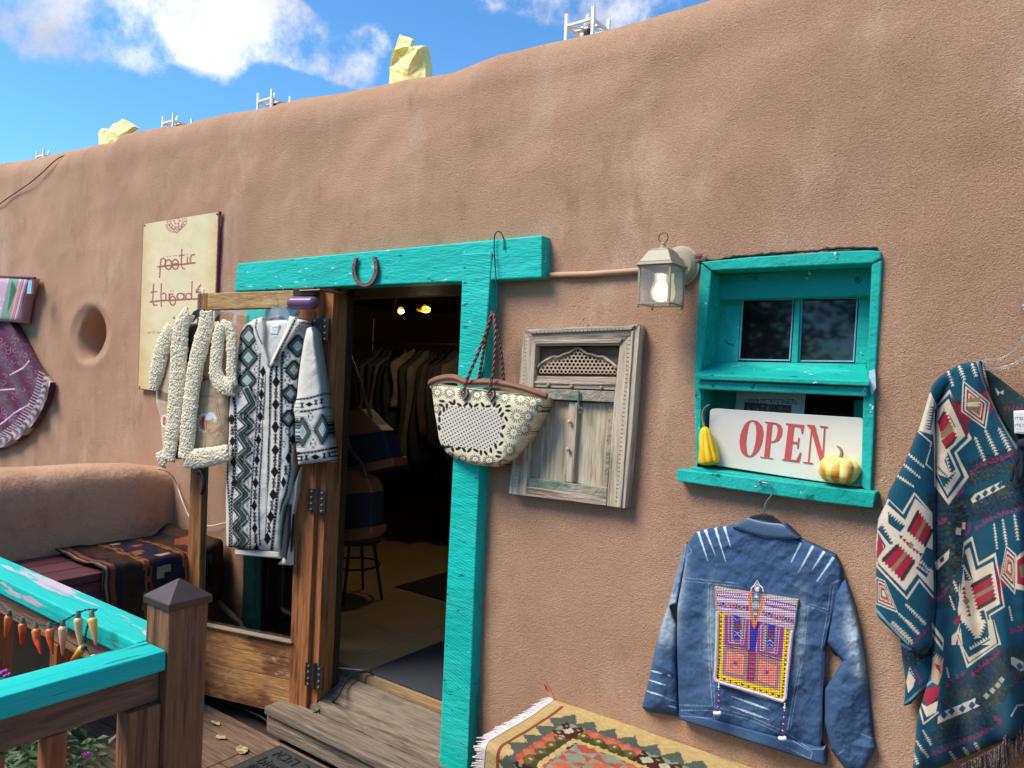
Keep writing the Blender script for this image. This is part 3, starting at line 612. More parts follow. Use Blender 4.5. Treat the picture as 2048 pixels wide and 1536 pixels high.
MB().lathe((LX, LY, z0 + .012), [(.008, 0), (.02, .008), (.026, .024), (.026, .036), (.018, .058), (.014, .066), (.015, .09)], 18).build('bulb', mat('lit_bulb', (255,250,235), .3, 0, emit=(255,236,190), estr=1.1), LN, smooth=True)
tag(MB().tube([PY(1096, 550, -.014), PY(1180, 548, -.014), PY(1276, 541, -.014), PY(1330, 538, -.014)], .0105, 12).build('conduit', mat('beige_paint', (190,150,120), .6, .08, 20), smooth=True), 'thin beige conduit running from the teal lintel to the lantern', 'conduit')
cb = MB()
for i, (x_, y_) in enumerate(((1384,512),(1390,516),(1396,513),(1400,520),(1408,518),(1392,522))): cb.ball(PY(x_, y_, -.008), .008 + .003 * (i % 3), 7, (1.3, .6, .8))
tag(cb.build('mud_patch', mat('mud_dark', (120,96,80), .95, .3, 40, 1, 150)), 'crumbly dark mud and foam patch between lantern plate and window corner', 'patch')

# ---- horseshoe
hp = resample([(711,515),(706,532),(707,550),(714,565),(727,571),(740,567),(749,553),(752,534),(747,514)], 40)
for _ in range(4): hp[1:-1] = (hp[:-2] + 2 * hp[1:-1] + hp[2:]) / 4
tg = np.gradient(hp, axis=0); tg /= np.linalg.norm(tg, axis=1)[:, None]; nr_ = np.stack([-tg[:, 1], tg[:, 0]], 1); wd = 2.6 + 1.4 * np.sin(np.linspace(0, math.pi, 40))
o_, i_ = hp + nr_ * wd[:, None], hp - nr_ * wd[:, None]
V = np.concatenate([PY(o_[:, 0], o_[:, 1], -.078), PY(i_[:, 0], i_[:, 1], -.078), PY(i_[:, 0], i_[:, 1], -.078) + (0, .012, 0), PY(o_[:, 0], o_[:, 1], -.078) + (0, .012, 0)])
F = [[a_ * 40 + i, a_ * 40 + i + 1, ((a_ + 1) % 4) * 40 + i + 1, ((a_ + 1) % 4) * 40 + i] for a_ in range(4) for i in range(39)] + [[0, 40, 80, 120], [39, 159, 119, 79]]
HS = tag(mesh('horseshoe', V, F, mat('rusty_iron', (112,84,78), .6, .3, 60, .6, 120, metal=.4, col2=(146,118,112), c2=(.5,.65), c2s=50), bevel=.001), 'worn rusty horseshoe nailed open-end up on the teal lintel', 'horseshoe')
nb = MB(); 
for i in (4, 9, 31, 36): nb.ball(PY(hp[i][0], hp[i][1], -.0785), .0032, 6)
nb.build('nail_head', BLACK, HS, kind='stuff')

# ---- painted sign
def curve_(cx_, cy_, r, a0, a1, n=14, ry=None): t = np.radians(np.linspace(a0, a1, n)); return [(cx_ + r * math.cos(q), cy_ + (ry or r) * math.sin(q)) for q in t]
SG = thing('shop_sign', 'cream poster-like shop sign with red lettering on the wall left of the door', 'sign', tuple(PY(355, 620, -.02)))
cv = Cv(262, 410, 445, 805, (226,208,158), 2.5); H_, W_ = cv.a.shape[:2]
yy, xx = np.mgrid[0:H_, 0:W_]; ux = (xx / 2.5 + 262 - (286 - (yy / 2.5 + 410 - 447) * .033)) / 152.; uy = (yy / 2.5) / 395.
ed = np.clip(1 - np.minimum(np.minimum(ux, 1 - ux) * 5, 1) + .35 * fbm(xx, yy, .02, 3), 0, 1) * .5 + np.clip((uy - .55) * 1.2, 0, 1) * .45 + .18 * fbm(xx, yy, .035, 9)
ed = np.clip(ed, 0, 1)[..., None].astype(np.float32); cv.a[:] = cv.a * (1 - ed) + lin((206,160,70)).astype(np.float32) * ed
RED = (166,78,72)
def st(pts, wd=2.0, c=RED): cv.line(c3(*pts), wd * 1.35, c)
for r in (52, 44, 28): st(curve_(1072 - 0, -95, r, 0, 180, 16, ry=r * .95), 1.1, (186,110,92))
orn = lambda *p: [(286 + (a - 286), b_) for a, b_ in p]
for i in range(9):
    t = math.pi * i / 8; cx_, cy_ = 354 + 17 * math.cos(t), 440 + 16 * math.sin(t) + (354 - 354) ; cv.line([(cx_ + 3.2 * math.cos(q), cy_ + 3.2 * math.sin(q)) for q in np.linspace(0, 6.3, 8)], 1.1, (176,92,80))
cv.line(curve_(354, 440, 20, 0, 180, 16, 19), 1.0, (176,92,80)); cv.line(curve_(354, 442, 12, 0, 360, 16), 1.0, (176,92,80))
for q in range(6): cv.disc(354 + 6 * math.cos(q * 1.05), 442 + 6 * math.sin(q * 1.05), 2.2, (190,100,84))
cv.line([(346,458),(354,467),(362,457)], 1.4, (176,92,80)); cv.line([(340,455),(350,462)], 1.1, (176,92,80)); cv.line([(369,452),(360,460)], 1.1, (176,92,80))
st([(972,166),(1040,158),(1105,152),(1200,141)], 2.6)
st([(990,120),(985,170),(981,232)]); st([(988,122),(1004,112),(1016,122),(1016,150),(1002,164)])
st(curve_(1036, 152, 20, 0, 360, 16, 30), 2.2); st(curve_(1078, 150, 20, -20, 330, 16, 30), 2.2); st([(1062,148),(1098,144)], 1.8)
for x_, y_ in ((1029,103),(1044,101),(1068,98),(1083,96),(1152,90)): cv.disc(*c3((x_, y_))[0], 1.3, RED)
st([(1118,58),(1115,120),(1115,158),(1124,176),(1136,178)]); st([(1100,98),(1134,94)]); st([(1153,104),(1151,150)]); st([(1196,90),(1178,94),(1170,112),(1172,142)], 2.2)
st([(924,381),(1000,373),(1080,370),(1215,362)], 2.6)
st([(945,272),(941,330),(938,380),(946,402),(966,400)]); st([(928,322),(964,318)]); st([(992,268),(990,340),(992,408)]); st([(992,335),(1008,326),(1020,336),(1020,372)])
st([(1040,330),(1040,372)]); st([(1040,345),(1052,332),(1064,332)]); st(curve_(1062, 374, 18, -30, 320, 14, 28), 2.2); st([(1046,372),(1080,369)], 1.8)
for x_, y_ in ((1050,314),(1064,313)): cv.disc(*c3((x_, y_))[0], 1.3, RED)
st(curve_(1110, 348, 22, 0, 360, 14, 20), 2.2); st([(1133,328),(1133,368)]); st(curve_(1160, 348, 18, 0, 360, 14, 20), 2.2); st([(1181,254),(1178,366)]); st([(1234,276),(1208,310),(1206,322),(1232,322),(1236,340),(1210,364)], 2.2)
for a_ in range(3): q = math.pi * a_ / 3; st([(1070 - 8 * math.cos(q), 480 - 8 * math.sin(q)), (1070 + 8 * math.cos(q), 480 + 8 * math.sin(q))], .9, (120,70,60))
def txt(cvx, s_, x, y, h, c, slope=0, wd=1.0):
    """tiny stroke lettering"""
    A = {'a':[[(0,.5),(.5,.5),(.5,1),(0,1),(0,.75),(.5,.75)]],'r':[[(0,1),(0,.5)],[(0,.62),(.4,.5)]],'t':[[(.2,.2),(.2,1),(.45,1)],[(0,.5),(.45,.5)]],'i':[[(.1,.5),(.1,1)],[(.1,.3),(.1,.36)]],'s':[[(.5,.5),(0,.5),(0,.74),(.5,.76),(.5,1),(0,1)]],'n':[[(0,1),(0,.5),(.5,.5),(.5,1)]],'l':[[(.1,.1),(.1,1)]],'p':[[(0,1.35),(0,.5),(.5,.5),(.5,1),(0,1)]],'o':[[(0,.5),(.5,.5),(.5,1),(0,1),(0,.5)]],'e':[[(0,.75),(.5,.75),(.5,.5),(0,.5),(0,1),(.5,1)]],'c':[[(.5,.5),(0,.5),(0,1),(.5,1)]],'h':[[(0,.1),(0,1)],[(0,.5),(.5,.5),(.5,1)]],'d':[[(.5,.1),(.5,1),(0,1),(0,.5),(.5,.5)]],'m':[[(0,1),(0,.5),(.35,.5),(.35,1)],[(.35,.5),(.7,.5),(.7,1)]]}
    for ch in s_:
        for stq in A.get(ch, []): cvx.line([(x + h * a, y + h * b_ + slope * (x + h * a)) for a, b_ in stq], wd, c)
        x += h * (.9 if ch == 'm' else .45 if ch in 'il' else .7)
txt(cv, 'artisan', 296, 660, 7, (150,120,80), 0, .8)
for q in ([(286,447),(438,422)], [(286,447),(275,778)], [(275,778),(425,797)], [(438,422),(425,797)]): cv.line(q, 3.2, (146,70,90))
sheet('board', [(286,447),(275,778)], [(438,422),(425,797)], mat('sign_face', (255,255,255), .5, .04, 8, attr=True, spec=.3), SG, cv, base=.022, puff=.0, step=.9, soft=0)
for (x_, y_) in ((289,451),(434,428),(279,774)): MB().ball(PY(x_, y_, -.024), .006, 7, (1, .5, 1)).build('screw', METAL, SG)
slab('batten', [(424,428),(441,431),(437,492),(420,495)], wood('pale_batten', (190,140,100), SZ, (150,104,72)), SG, -.014, -.002, label='raw wood batten peeking out behind the right edge')

# ---- carved wooden shutter panel
CPW = wood('sun_bleached_wood', (196,178,152), SZ, (146,124,102), (214,198,176), b=.9, var=.16, rough=.85); CPX = wood('sun_bleached_wood_across', (176,158,136), SX, (120,100,84), (200,182,162), b=.9, rough=.85)
CPG = mat('bleached_wood_green_traces', (158,146,126), .85, .2, 20, .8, 60, col2=[(96,122,104), (120,104,88)], c2=[(.5,.62), (.6,.7)], c2s=[9, 20], c2st=(.3, 1, 1), bump2=.5, b2s=30)
CPP = wood('pale_panel_wood', (192,176,148), SZ, (156,134,104), (206,192,164), b=.6)
CP = thing('carved_shutter', 'small sun-bleached carved wooden shutter hung as decoration between door and window', 'shutter', tuple(PY(1150, 830, -.03)))
def cp(name, pts, f, bk=-.006, m=CPW, bev=.002, **k): return slab(name, c2(*pts), m, CP, -f, bk, bevel=bev, **k)
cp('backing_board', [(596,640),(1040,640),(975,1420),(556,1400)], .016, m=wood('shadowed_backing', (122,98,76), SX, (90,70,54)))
cp('frame', [(538,570),(1138,543),(1130,560),(1040,652),(600,655),(543,582)], .052, m=CPX)
cp('frame', [(560,572),(1118,548),(1098,572),(578,592)], .060, -.052, m=CPX, label='upper moulding ridge with notched beading')
cp('frame', [(590,628),(1052,618),(1040,640),(598,645)], .058, -.052, m=CPX)
cp('frame', [(1140,545),(1146,560),(1128,760),(1104,1100),(1066,1503),(973,1490),(990,1200),(1010,940),(1040,655)], .050)
cp('frame', [(1100,580),(1112,575),(1075,1100),(1046,1495),(1032,1494),(1062,1100)], .056, -.05)
cp('frame', [(540,574),(602,656),(590,870),(572,1100),(549,1438),(462,1425),(480,1250),(512,900)], .050)
dots = MB()
for i in range(24):
    x_, y_ = c2((585 + i * 20.5, 590 - i * 1.0))[0]; dots.box(PY(x_, y_, -.0606) - (.0012, 0, .005), PY(x_, y_, -.0606) + (.0012, .002, .005))
for i in range(40):
    t = i / 39; x_, y_ = c2((1092 - t * 70, 605 + t * 860))[0]; dots.box(PY(x_, y_, -.0506) - (.004, 0, .0012), PY(x_, y_, -.0506) + (.004, .001, .0012))
    x_, y_ = c2((556 - t * 62, 610 + t * 780))[0]; dots.box(PY(x_, y_, -.0506) - (.003, 0, .0012), PY(x_, y_, -.0506) + (.003, .001, .0012))
dots.build('carved_notch', mat('notch_dark', (96,80,66), .9, .2), CP, kind='stuff')
# pierced arch
arch = [(606,775),(630,748),(662,728),(690,712),(724,716),(748,700),(778,694),(800,676),(822,664),(846,678),(868,698),(900,702),(925,714),(958,712),(985,735),(1008,750),(1027,772)]
def inarch(x, y): 
    xs_, ys_ = zip(*arch); return 612 < x < 1020 and y > np.interp(x, xs_, ys_) + 10 and y < 800 + (x - 610) * .012
lt = MB(); R0 = 12.2; row = 0
yv = 700 - 22
while yv < 812:
    xv = 610 + (row % 2) * 10.6
    while xv < 1030:
        if inarch(xv, yv + (xv - 610) * .012):
            yq = yv + (xv - 610) * .012
            hx = lambda r, Y: [PY(*c2((xv + r * math.cos(q), yq + r * math.sin(q)))[0], Y) for q in np.radians(np.arange(0, 360, 60) + 30)]
            A, B, C_ = hx(R0, -.034), hx(8.0, -.034), hx(8.0, -.020); vs = A + B + C_
            lt.add(vs, [[j, (j + 1) % 6, 6 + (j + 1) % 6, 6 + j] for j in range(6)] + [[6 + j, 6 + (j + 1) % 6, 12 + (j + 1) % 6, 12 + j] for j in range(6)])
        xv += 21.2
    yv += 18.3; row += 1
lt.build('pierced_lattice', mat('lattice_wood', (186,164,134), .85, .15, 30), CP, kind='stuff')
ap = smooth_path([PY(*c2(p)[0], -.036) for p in arch], 70); MB().tube(ap, .0052, 8).build('arch_trim', CPX, CP, smooth=True)
ap2 = ap + (0, 0, .009); 
cp('cross_rail', [(597,812),(1022,818),(1020,886),(594,870)], .040, m=CPX); cp('cross_rail', [(594,876),(1016,893),(1011,950),(640,932),(592,930)], .046, m=CPG, label='green-traced carved cross rail')
cp('cross_rail', [(594,838),(1020,850),(1020,862),(594,850)], .045, -.04, m=CPX)
cp('panel', [(640,935),(778,946),(750,1365),(612,1347)], .020, m=CPP); cp('panel', [(820,950),(988,956),(958,1396),(796,1366)], .020, m=CPP)
cp('inner_stile', [(602,930),(641,934),(614,1347),(560,1341)], .028, m=CPG); cp('inner_stile', [(984,950),(1012,950),(974,1398),(954,1395)], .028, m=CPG)
cp('centre_strip', [(776,945),(822,950),(797,1370),(747,1362)], .034); cp('centre_strip', [(808,950),(820,951),(795,1369),(784,1368)], .040, -.034)
cp('bottom_rail', [(557,1342),(973,1396),(972,1442),(555,1386)], .040, m=CPG); cp('bottom_rail', [(553,1388),(972,1444),(970,1488),(550,1437)], .048, m=CPX)
for i, (x_, y_) in enumerate(((668,862),(788,868),(942,876),(778,1050),(770,1195))): MB().ball(PY(*c2((x_, y_))[0], -.044), .0085, 9, (1, .8, 1)).build('wooden_stud', CPG if i < 3 else CPP, CP, smooth=True)
la = MB().tube([PY(*c2(p)[0], -.054) for p in ((828,893),(826,950),(832,985))], .0045, 7); q = np.linspace(0, 6.283, 14); ce = PY(*c2((838,992))[0], -.054)
la.tube(np.stack([ce[0] + .007 * np.cos(q), ce[1] + q * 0, ce[2] + .010 * np.sin(q)], 1), .003, 6, cap=False); la.build('latch', mat('verdigris_iron', (84,112,96), .7, .25, 50, .4, 100, metal=.3), CP)
tag(MB().tube([PY(*c2(p)[0], -.02) for p in ((812,552),(852,518),(896,550))], .0012, 5).build('hanging_wire', mat('twine', (190,176,160), .8)), 'thin twine triangle the carved shutter hangs from', 'wire')
tag(MB().ball(PY(*c2((852,516))[0], -.02), .0045, 8).build('nail', STEEL), 'small nail holding the twine above the carved shutter', 'nail')

# ---- OPEN board
OP = thing('open_sign', 'cream board lettered OPEN in red, leaning in the lower window', 'sign', tuple(PY(1570, 975, .0)))
zs0 = .02
ob = [(484,975),(495,965),(520,962),(900,988),(1290,1012),(1307,1018),(1312,1032),(1300,1380),(1288,1386),(900,1330),(480,1264),(470,1255)]
slab('board', cw(*ob), mat('cream_sign_paint', (226,218,200), .5, .04, 5, .1, 60, col2=(196,180,150), c2=(.72,.8), c2s=14), OP, .012, .03, bevel=.002)
SRED = mat('sign_red', (198,84,76), .6, .08, 20)
def lw(*polys, ring=None, nm='letter'):
    b = MB()
    for i, p in enumerate(polys): b.prism([PY(*q, .0105 - .0004 * i) for q in cw(*p)], [PY(*q, .0118) for q in cw(*p)])
    if ring:
        A, B = [resample(cw(*(r + [r[0]])), 41)[:-1] for r in ring]; a3, b3 = PY(A[:, 0], A[:, 1], .0108), PY(B[:, 0], B[:, 1], .0108); n = 40
        b.add(np.concatenate([a3, b3]), [[i, (i + 1) % n, n + (i + 1) % n, n + i] for i in range(n)])
    return b.build(nm, SRED, OP)
lw(ring=([(712,1024),(742,1030),(766,1055),(774,1095),(768,1140),(750,1188),(722,1218),(697,1227),(668,1217),(650,1190),(643,1145),(650,1095),(670,1050),(690,1030)], [(712,1032),(724,1038),(733,1060),(735,1098),(730,1145),(720,1188),(708,1212),(698,1218),(688,1210),(682,1185),(680,1145),(685,1098),(694,1052),(702,1036)]), nm='letter')
lw([(795,1037),(822,1040),(804,1230),(776,1226)], [(756,1221),(824,1230),(823,1235),(755,1226)], [(782,1032),(838,1038),(836,1043),(781,1037)], ring=([(808,1037),(845,1040),(868,1052),(877,1078),(872,1110),(856,1136),(830,1147),(806,1147),(808,1140),(812,1040)], [(820,1046),(836,1048),(846,1058),(850,1078),(846,1106),(838,1128),(824,1138),(812,1139),(813,1120),(820,1050)]))
lw([(908,1046),(940,1050),(919,1246),(884,1241)], [(893,1041),(992,1050),(985,1098),(979,1098),(972,1064),(935,1058),(893,1047)], [(925,1138),(957,1142),(961,1118),(967,1119),(960,1178),(954,1177),(955,1153),(924,1149)], [(874,1239),(964,1251),(976,1200),(970,1198),(950,1240),(915,1236),(874,1234)])
lw([(1030,1062),(1037,1063),(1020,1252),(1012,1251)], [(1008,1048),(1050,1053),(1096,1222),(1092,1260),(1080,1258),(1030,1078),(1008,1054)], [(1099,1062),(1106,1063),(1096,1240),(1088,1239)], [(988,1249),(1040,1255),(1039,1260),(987,1254)], [(1078,1054),(1119,1059),(1118,1065),(1077,1060)])
# flyer behind it
cv = Cv(1460, 775, 1620, 835, (222,224,224), 3)
txt(cv, 'poetic threads', 1490, 784, 11, (50,40,44), .008, 1.1); cv.line([(1490,799),(1588,799)], 1.0, (50,40,44))
cv.poly([(1490,805),(1584,811),(1581,835),(1487,829)], (70,58,58)); cv.poly([(1492,807),(1582,813),(1580,835),(1489,829)], (120,94,88))
for i in range(26): cv.disc(1495 + rng.random() * 82, 812 + rng.random() * 16, 2.2, [(196,176,150),(160,110,110),(90,80,100)][i % 3])
FY = sheet('flyer', [(1474,776),(1466,870)], [(1612,782),(1604,878)], mat('flyer_paper', (255,255,255), .6, 0, attr=True), None, cv, base=-.135, puff=0, step=1.2, soft=0, back=False)
tag(FY, 'white shop flyer with a small picture, taped behind the OPEN board', 'flyer')

# ---- gourds on the sill
def gourd(name, label, base_px, top_px, Y, prof, ribs, amp, cA, cB, stem, squash=1.0, cat='gourd', axis_up=False):
    a, b_ = PY(*base_px, Y), PY(*top_px, Y); ax = b_ - a; ln = np.linalg.norm(ax); ax /= ln
    if axis_up: ax = np.array([.04, 0, 1.0]); ax /= np.linalg.norm(ax)
    s1 = np.cross(ax, (0, 1, 0)); s1 /= np.linalg.norm(s1); s2 = np.cross(ax, s1); seg = 96; n = 40; V = []; C_ = []
    pr = resample(prof, n)
    for i in range(3): pr[1:-1] = (pr[:-2] + 2 * pr[1:-1] + pr[2:]) / 4
    for i in range(n):
        for j in range(seg):
            q = j / seg * 2 * math.pi; w_ = abs(math.cos(q * ribs / 2 + .6)) ; r = pr[i, 0] * (1 - amp + amp * w_ ** .6) * (1 + .05 * math.sin(q * 3 + i * .2))
            V.append(a + ax * pr[i, 1] * ln + (s1 * math.cos(q) + s2 * math.sin(q)) * r)
            f_ = (math.sin(q * ribs + 1.2) > .1) * (0.6 + .4 * math.sin(i * .15)); f_ = min(1, max(0, f_ + .3 * float(fbm(q * 4, i * .3, 1, 2)))); C_.append(lin(cA) * (1 - f_) + lin(cB) * f_)
    F = [[i * seg + j, i * seg + (j + 1) % seg, (i + 1) * seg + (j + 1) % seg, (i + 1) * seg + j] for i in range(n - 1) for j in range(seg)] + [list(range(seg))[::-1], list(range((n - 1) * seg, n * seg))]
    t = thing(name, label, cat, tuple(a)); mesh('rind', V, F, mat('gourd_rind', (255,255,255), .35, .08, 40, .15, 60, attr=True), t, smooth=True, cols=np.array(C_))
    sp_ = smooth_path([PY(x_, y_, Y) for x_, y_ in stem], 14); MB().tube(sp_, np.linspace(.007, .0028, 14) if name == 'pumpkin' else np.linspace(.0045, .0022, 14), 8).build('stem', mat('dry_stem', (140,128,96), .8, .2, 60, .5, 100), t, smooth=True)
gourd('gourd', 'long ribbed yellow gourd with a curled stem at the left end of the sill', (1420,931), (1409,853), -.018, [(.004,0),(.022,.005),(.034,.08),(.0345,.2),(.030,.42),(.024,.65),(.019,.85),(.012,.97),(.004,1.0)], 9, .12, (238,196,28), (226,170,20), [(1409,856),(1405,840),(1404,828),(1408,816),(1419,809)])
gourd('pumpkin', 'small squat pumpkin striped yellow and orange at the right end of the sill', (1676,966), (1678,912), -.012, [(.004,.05),(.03,.0),(.048,.12),(.058,.32),(.060,.5),(.056,.72),(.044,.9),(.022,1.0),(.012,.97),(.003,.94)], 8, .13, (240,214,120), (226,150,30), [(1679,920),(1684,908),(1682,898),(1674,892)], cat='pumpkin', axis_up=True)

# ---- stands with bulbs and paper bags along the parapet
WHP = mat('white_plastic', (250,250,240), .5, .04, 10); SOCK = mat('dark_green_socket', (30,46,40), .5)
def stand(px, pyt, label, first=None, s=.062, h=.19, ztop=None, Y=.22):
    c = PY(px, pyt, Y); z1_ = c[2]; z0_ = z1_ - h
    t = thing('light_stand', label, 'light stand', (c[0], c[1], z0_), 'light stands along the parapet')
    for i, (sx_, sy_) in enumerate(((-1,-1),(1,-1),(1,1),(-1,1))): MB().box((c[0]+sx_*s-.006, c[1]+sy_*s-.006, z0_), (c[0]+sx_*s+.006, c[1]+sy_*s+.006, z1_)).build('leg', WHP, t)
    for zz in (z1_ - .052, z1_ - .125):
        f = MB()
        for sg in (-1, 1): f.box((c[0]-s+.0065, c[1]+sg*s-.006, zz), (c[0]+s-.0065, c[1]+sg*s+.006, zz+.009)); f.box((c[0]+sg*s-.006, c[1]-s+.0065, zz+.0002), (c[0]+sg*s+.006, c[1]+s-.0065, zz+.0088))
        f.box((c[0]-s+.0065, c[1]-.012, zz+.0004), (c[0]+s-.0065, c[1]+.012, zz+.0064))
        for sg in (-1, 1): f.prism([(c[0]-s+.008, c[1]-sg*(s-.02), zz+.002), (c[0]-s+.008, c[1]-sg*(s-.008), zz+.002), (c[0]+s-.008, c[1]+sg*(s-.008), zz+.002), (c[0]+s-.008, c[1]+sg*(s-.02), zz+.002)], [(c[0]-s+.008, c[1]-sg*(s-.02), zz+.006+.0003*sg), (c[0]-s+.008, c[1]-sg*(s-.008), zz+.006+.0003*sg), (c[0]+s-.008, c[1]+sg*(s-.008), zz+.006+.0003*sg), (c[0]+s-.008, c[1]+sg*(s-.02), zz+.006+.0003*sg)])
        f.build('shelf', WHP, t)
    MB().lathe((c[0], c[1], z1_-.11), [(.014,0),(.014,.05),(.011,.064)], 12).build('socket', SOCK, t)
    MB().lathe((c[0], c[1], z1_-.044), [(.010,0),(.016,.012),(.014,.03),(.006,.05),(.001,.058)], 12).build('bulb', mat('clear_white_bulb', (235,235,230), .2, 0, alpha=.9), t, smooth=True)
    return t
stand(1176, 34, 'white bulb stand highest up on the parapet, right of the yellow bags')
stand(549, 190, 'white bulb stand on the parapet between the two yellow bags')
stand(355, 235, 'white bulb stand on the parapet just right of the crumpled leaning bag')
stand(98, 304, 'white bulb stand on the parapet left of the crumpled leaning bag')
stand(8, 328, 'white bulb stand at the far left end of the parapet')
def pbag(label, rings, Y=.2, dy=.05):
    """paper bag: horizontal cross sections given as (left px, right px, y px)"""
    V = []; m_ = 16; n = len(rings)
    for i, (xl, xr, y_, dd_, sh) in enumerate(rings):
        A, B = PY(xl, y_, Y), PY(xr, y_ + sh, Y); ce = (A + B) / 2; hx_ = (B - A) / 2
        for j in range(m_):
            q = j / m_ * 4; k_ = int(q); f_ = q - k_; cs = [(-1,-1),(1,-1),(1,1),(-1,1),(-1,-1)]; u_ = cs[k_][0] + (cs[k_+1][0] - cs[k_][0]) * f_; v_ = cs[k_][1] + (cs[k_+1][1] - cs[k_][1]) * f_
            if j in (6, 14): u_ *= .8
            V.append(ce + hx_ * u_ + np.array((0, dy * dd_ * v_, 0)) + rng.normal(0, .0032, 3) * (i > 0))
    F = []
    for i in range(n - 1):
        for j in range(m_):
            a_, b2, c_, d_ = i*m_+j, i*m_+(j+1)%m_, (i+1)*m_+(j+1)%m_, (i+1)*m_+j
            F += [[a_, b2, c_], [a_, c_, d_]] if (i + j) % 2 else [[a_, b2, d_], [b2, c_, d_]]
    F.append(list(range(m_))[::-1])
    o = mesh('paper_bag', V, F, mat('waxed_yellow_paper', (246,234,150), .45, .06, 14, .3, 40, sss=.5, col2=(250,236,150), c2=(.5,.7), c2s=8)); tag(o, label, 'paper bag', 'yellow paper bags on the parapet'); return o
PAPER = mat('waxed_yellow_paper', (246,234,150), .45, .06, 14, .3, 40, sss=.5, col2=(250,236,150), c2=(.5,.7), c2s=8)
MOVE_ = False
def folded_bag(label, P, front, outline, Y=.2, dep=.05):
    A = [PY(x, y_, Y + d) for x, y_, d in P]; B = [PY(P[i][0], P[i][1], Y) + (0, dep * (1 if P[i][1] > 110 or len(P) < 11 else .4), 0) for i in outline]; n = len(A); m_ = len(outline)
    F = [list(f) for f in front] + [[outline[i], outline[(i + 1) % m_], n + (i + 1) % m_, n + i] for i in range(m_)] + [[n + i for i in range(m_)][::-1]]
    o = tag(mesh('paper_bag', A + B, F, PAPER), label, 'paper bag', 'yellow paper bags on the parapet')
    bm = bmesh.new(); bm.from_mesh(o.data); bmesh.ops.triangulate(bm, faces=bm.faces); bmesh.ops.subdivide_edges(bm, edges=bm.edges, cuts=3, use_grid_fill=True)
    for v in bm.verts:
        n_ = mnoise.noise(v.co * 40) * .007 + abs(mnoise.noise(v.co * 15 + Vector((3, 1, 7)))) * .007; v.co += Vector((n_ * .4, -n_, n_ * .3))
    bmesh.ops.recalc_face_normals(bm, faces=bm.faces); bm.to_mesh(o.data); bm.free()
    if MOVE_: o.data.polygons.foreach_set('use_smooth', np.ones(len(o.data.polygons), bool))
folded_bag('upright yellow paper bag on the parapet with its top torn and folded over', [(777,182,0),(852,168,0),(780,136,0),(850,126,0),(817,132,-.03),(789,100,0),(852,91,0),(806,113,.03),(800,69,0),(825,77,.01),(819,93,-.01),(786,97,-.02),(836,99,-.04),(815,160,-.012)],
  [(0,13,4,2),(0,1,13),(13,1,3,4),(2,4,7,5),(4,12,7),(4,3,6,12),(7,12,10),(12,6,10),(5,7,10),(5,10,8),(8,10,9),(2,5,11)], [0,1,3,6,10,9,8,5,2])
folded_bag('crumpled yellow paper bag leaning to the right on the lower parapet', [(198,305,0),(244,294,0),(197,265,0),(204,257,.01),(219,258,-.02),(228,249,0),(245,238,0),(268,253,0),(254,263,-.01),(222,280,-.02),(252,278,0)], [(0,9,4,2),(0,1,9),(2,4,3),(9,10,8,4),(9,1,10),(4,8,5),(5,8,7,6)], [0,1,10,8,7,6,5,4,3,2], dep=.04)

# ---- cables
def cable(name, pts, r, m, label, cat='cord', n=60): return tag(MB().tube(smooth_path(pts, n), r, 6).build(name, m, smooth=True), label, cat)
cable('wall_cable', [PY(-60,470,-.004), PY(-20,425,-.006), PY(0,407,-.008), PY(30,386,-.008), PY(60,366,-.006), PY(85,345,-.004), PY(105,325,.0), PY(122,311,.03), PY(150,306,.12), PY(185,299,.16)], .0045, mat('brown_cable', (110,88,76), .7), 'thin brown cable sagging across the wall at top left', 'cable')
cable('lead_wire', [PX(315,938,LWX+.01), PX(333,941,LWX+.02), PX(348,955,LWX+.02), PX(356,975,LWX+.03), PY(364,1000,-.02), PY(376,1030,-.02), PY(395,1052,-.02), PY(425,1052,-.02), PY(455,1045,-.02)], .004, mat('white_cord', (214,204,190), .6), 'white cord looping off the low wall end and behind the open door')
cable('extension_cord', [PZ(742,1344,.287), PZ(728,1341,.285), PZ(716,1343,.28), PZ(698,1352,.265), PY(688,1368,.06), PY(676,1392,-.06), PZ(660,1410,.138), PZ(632,1424,.138), PZ(612,1435,.10), PZ(590,1444,.012), PZ(560,1448,.010), PZ(538,1445,.010), PZ(520,1432,.010), PZ(480,1415,.010), PZ(430,1398,.010)], .0052, BLACK, 'black extension cord coming out of the doorway over the grey step', n=90)
cable('white_lead', [PZ(655,1333,.278), PZ(680,1336,.278), PZ(705,1338,.278), PZ(735,1342,.278)], .0035, mat('white_cord', (214,204,190), .6), 'short white lead lying on the tiles just inside the doorway', n=20)
cable('pipe', [PY(428,1196,-.05), PY(455,1222,-.05), PY(500,1266,-.05), PY(545,1308,-.05)], .016, mat('grey_pipe', (168,152,134), .5, .1), 'pale grey pipe slanting down beside the corner post', 'pipe', n=8)

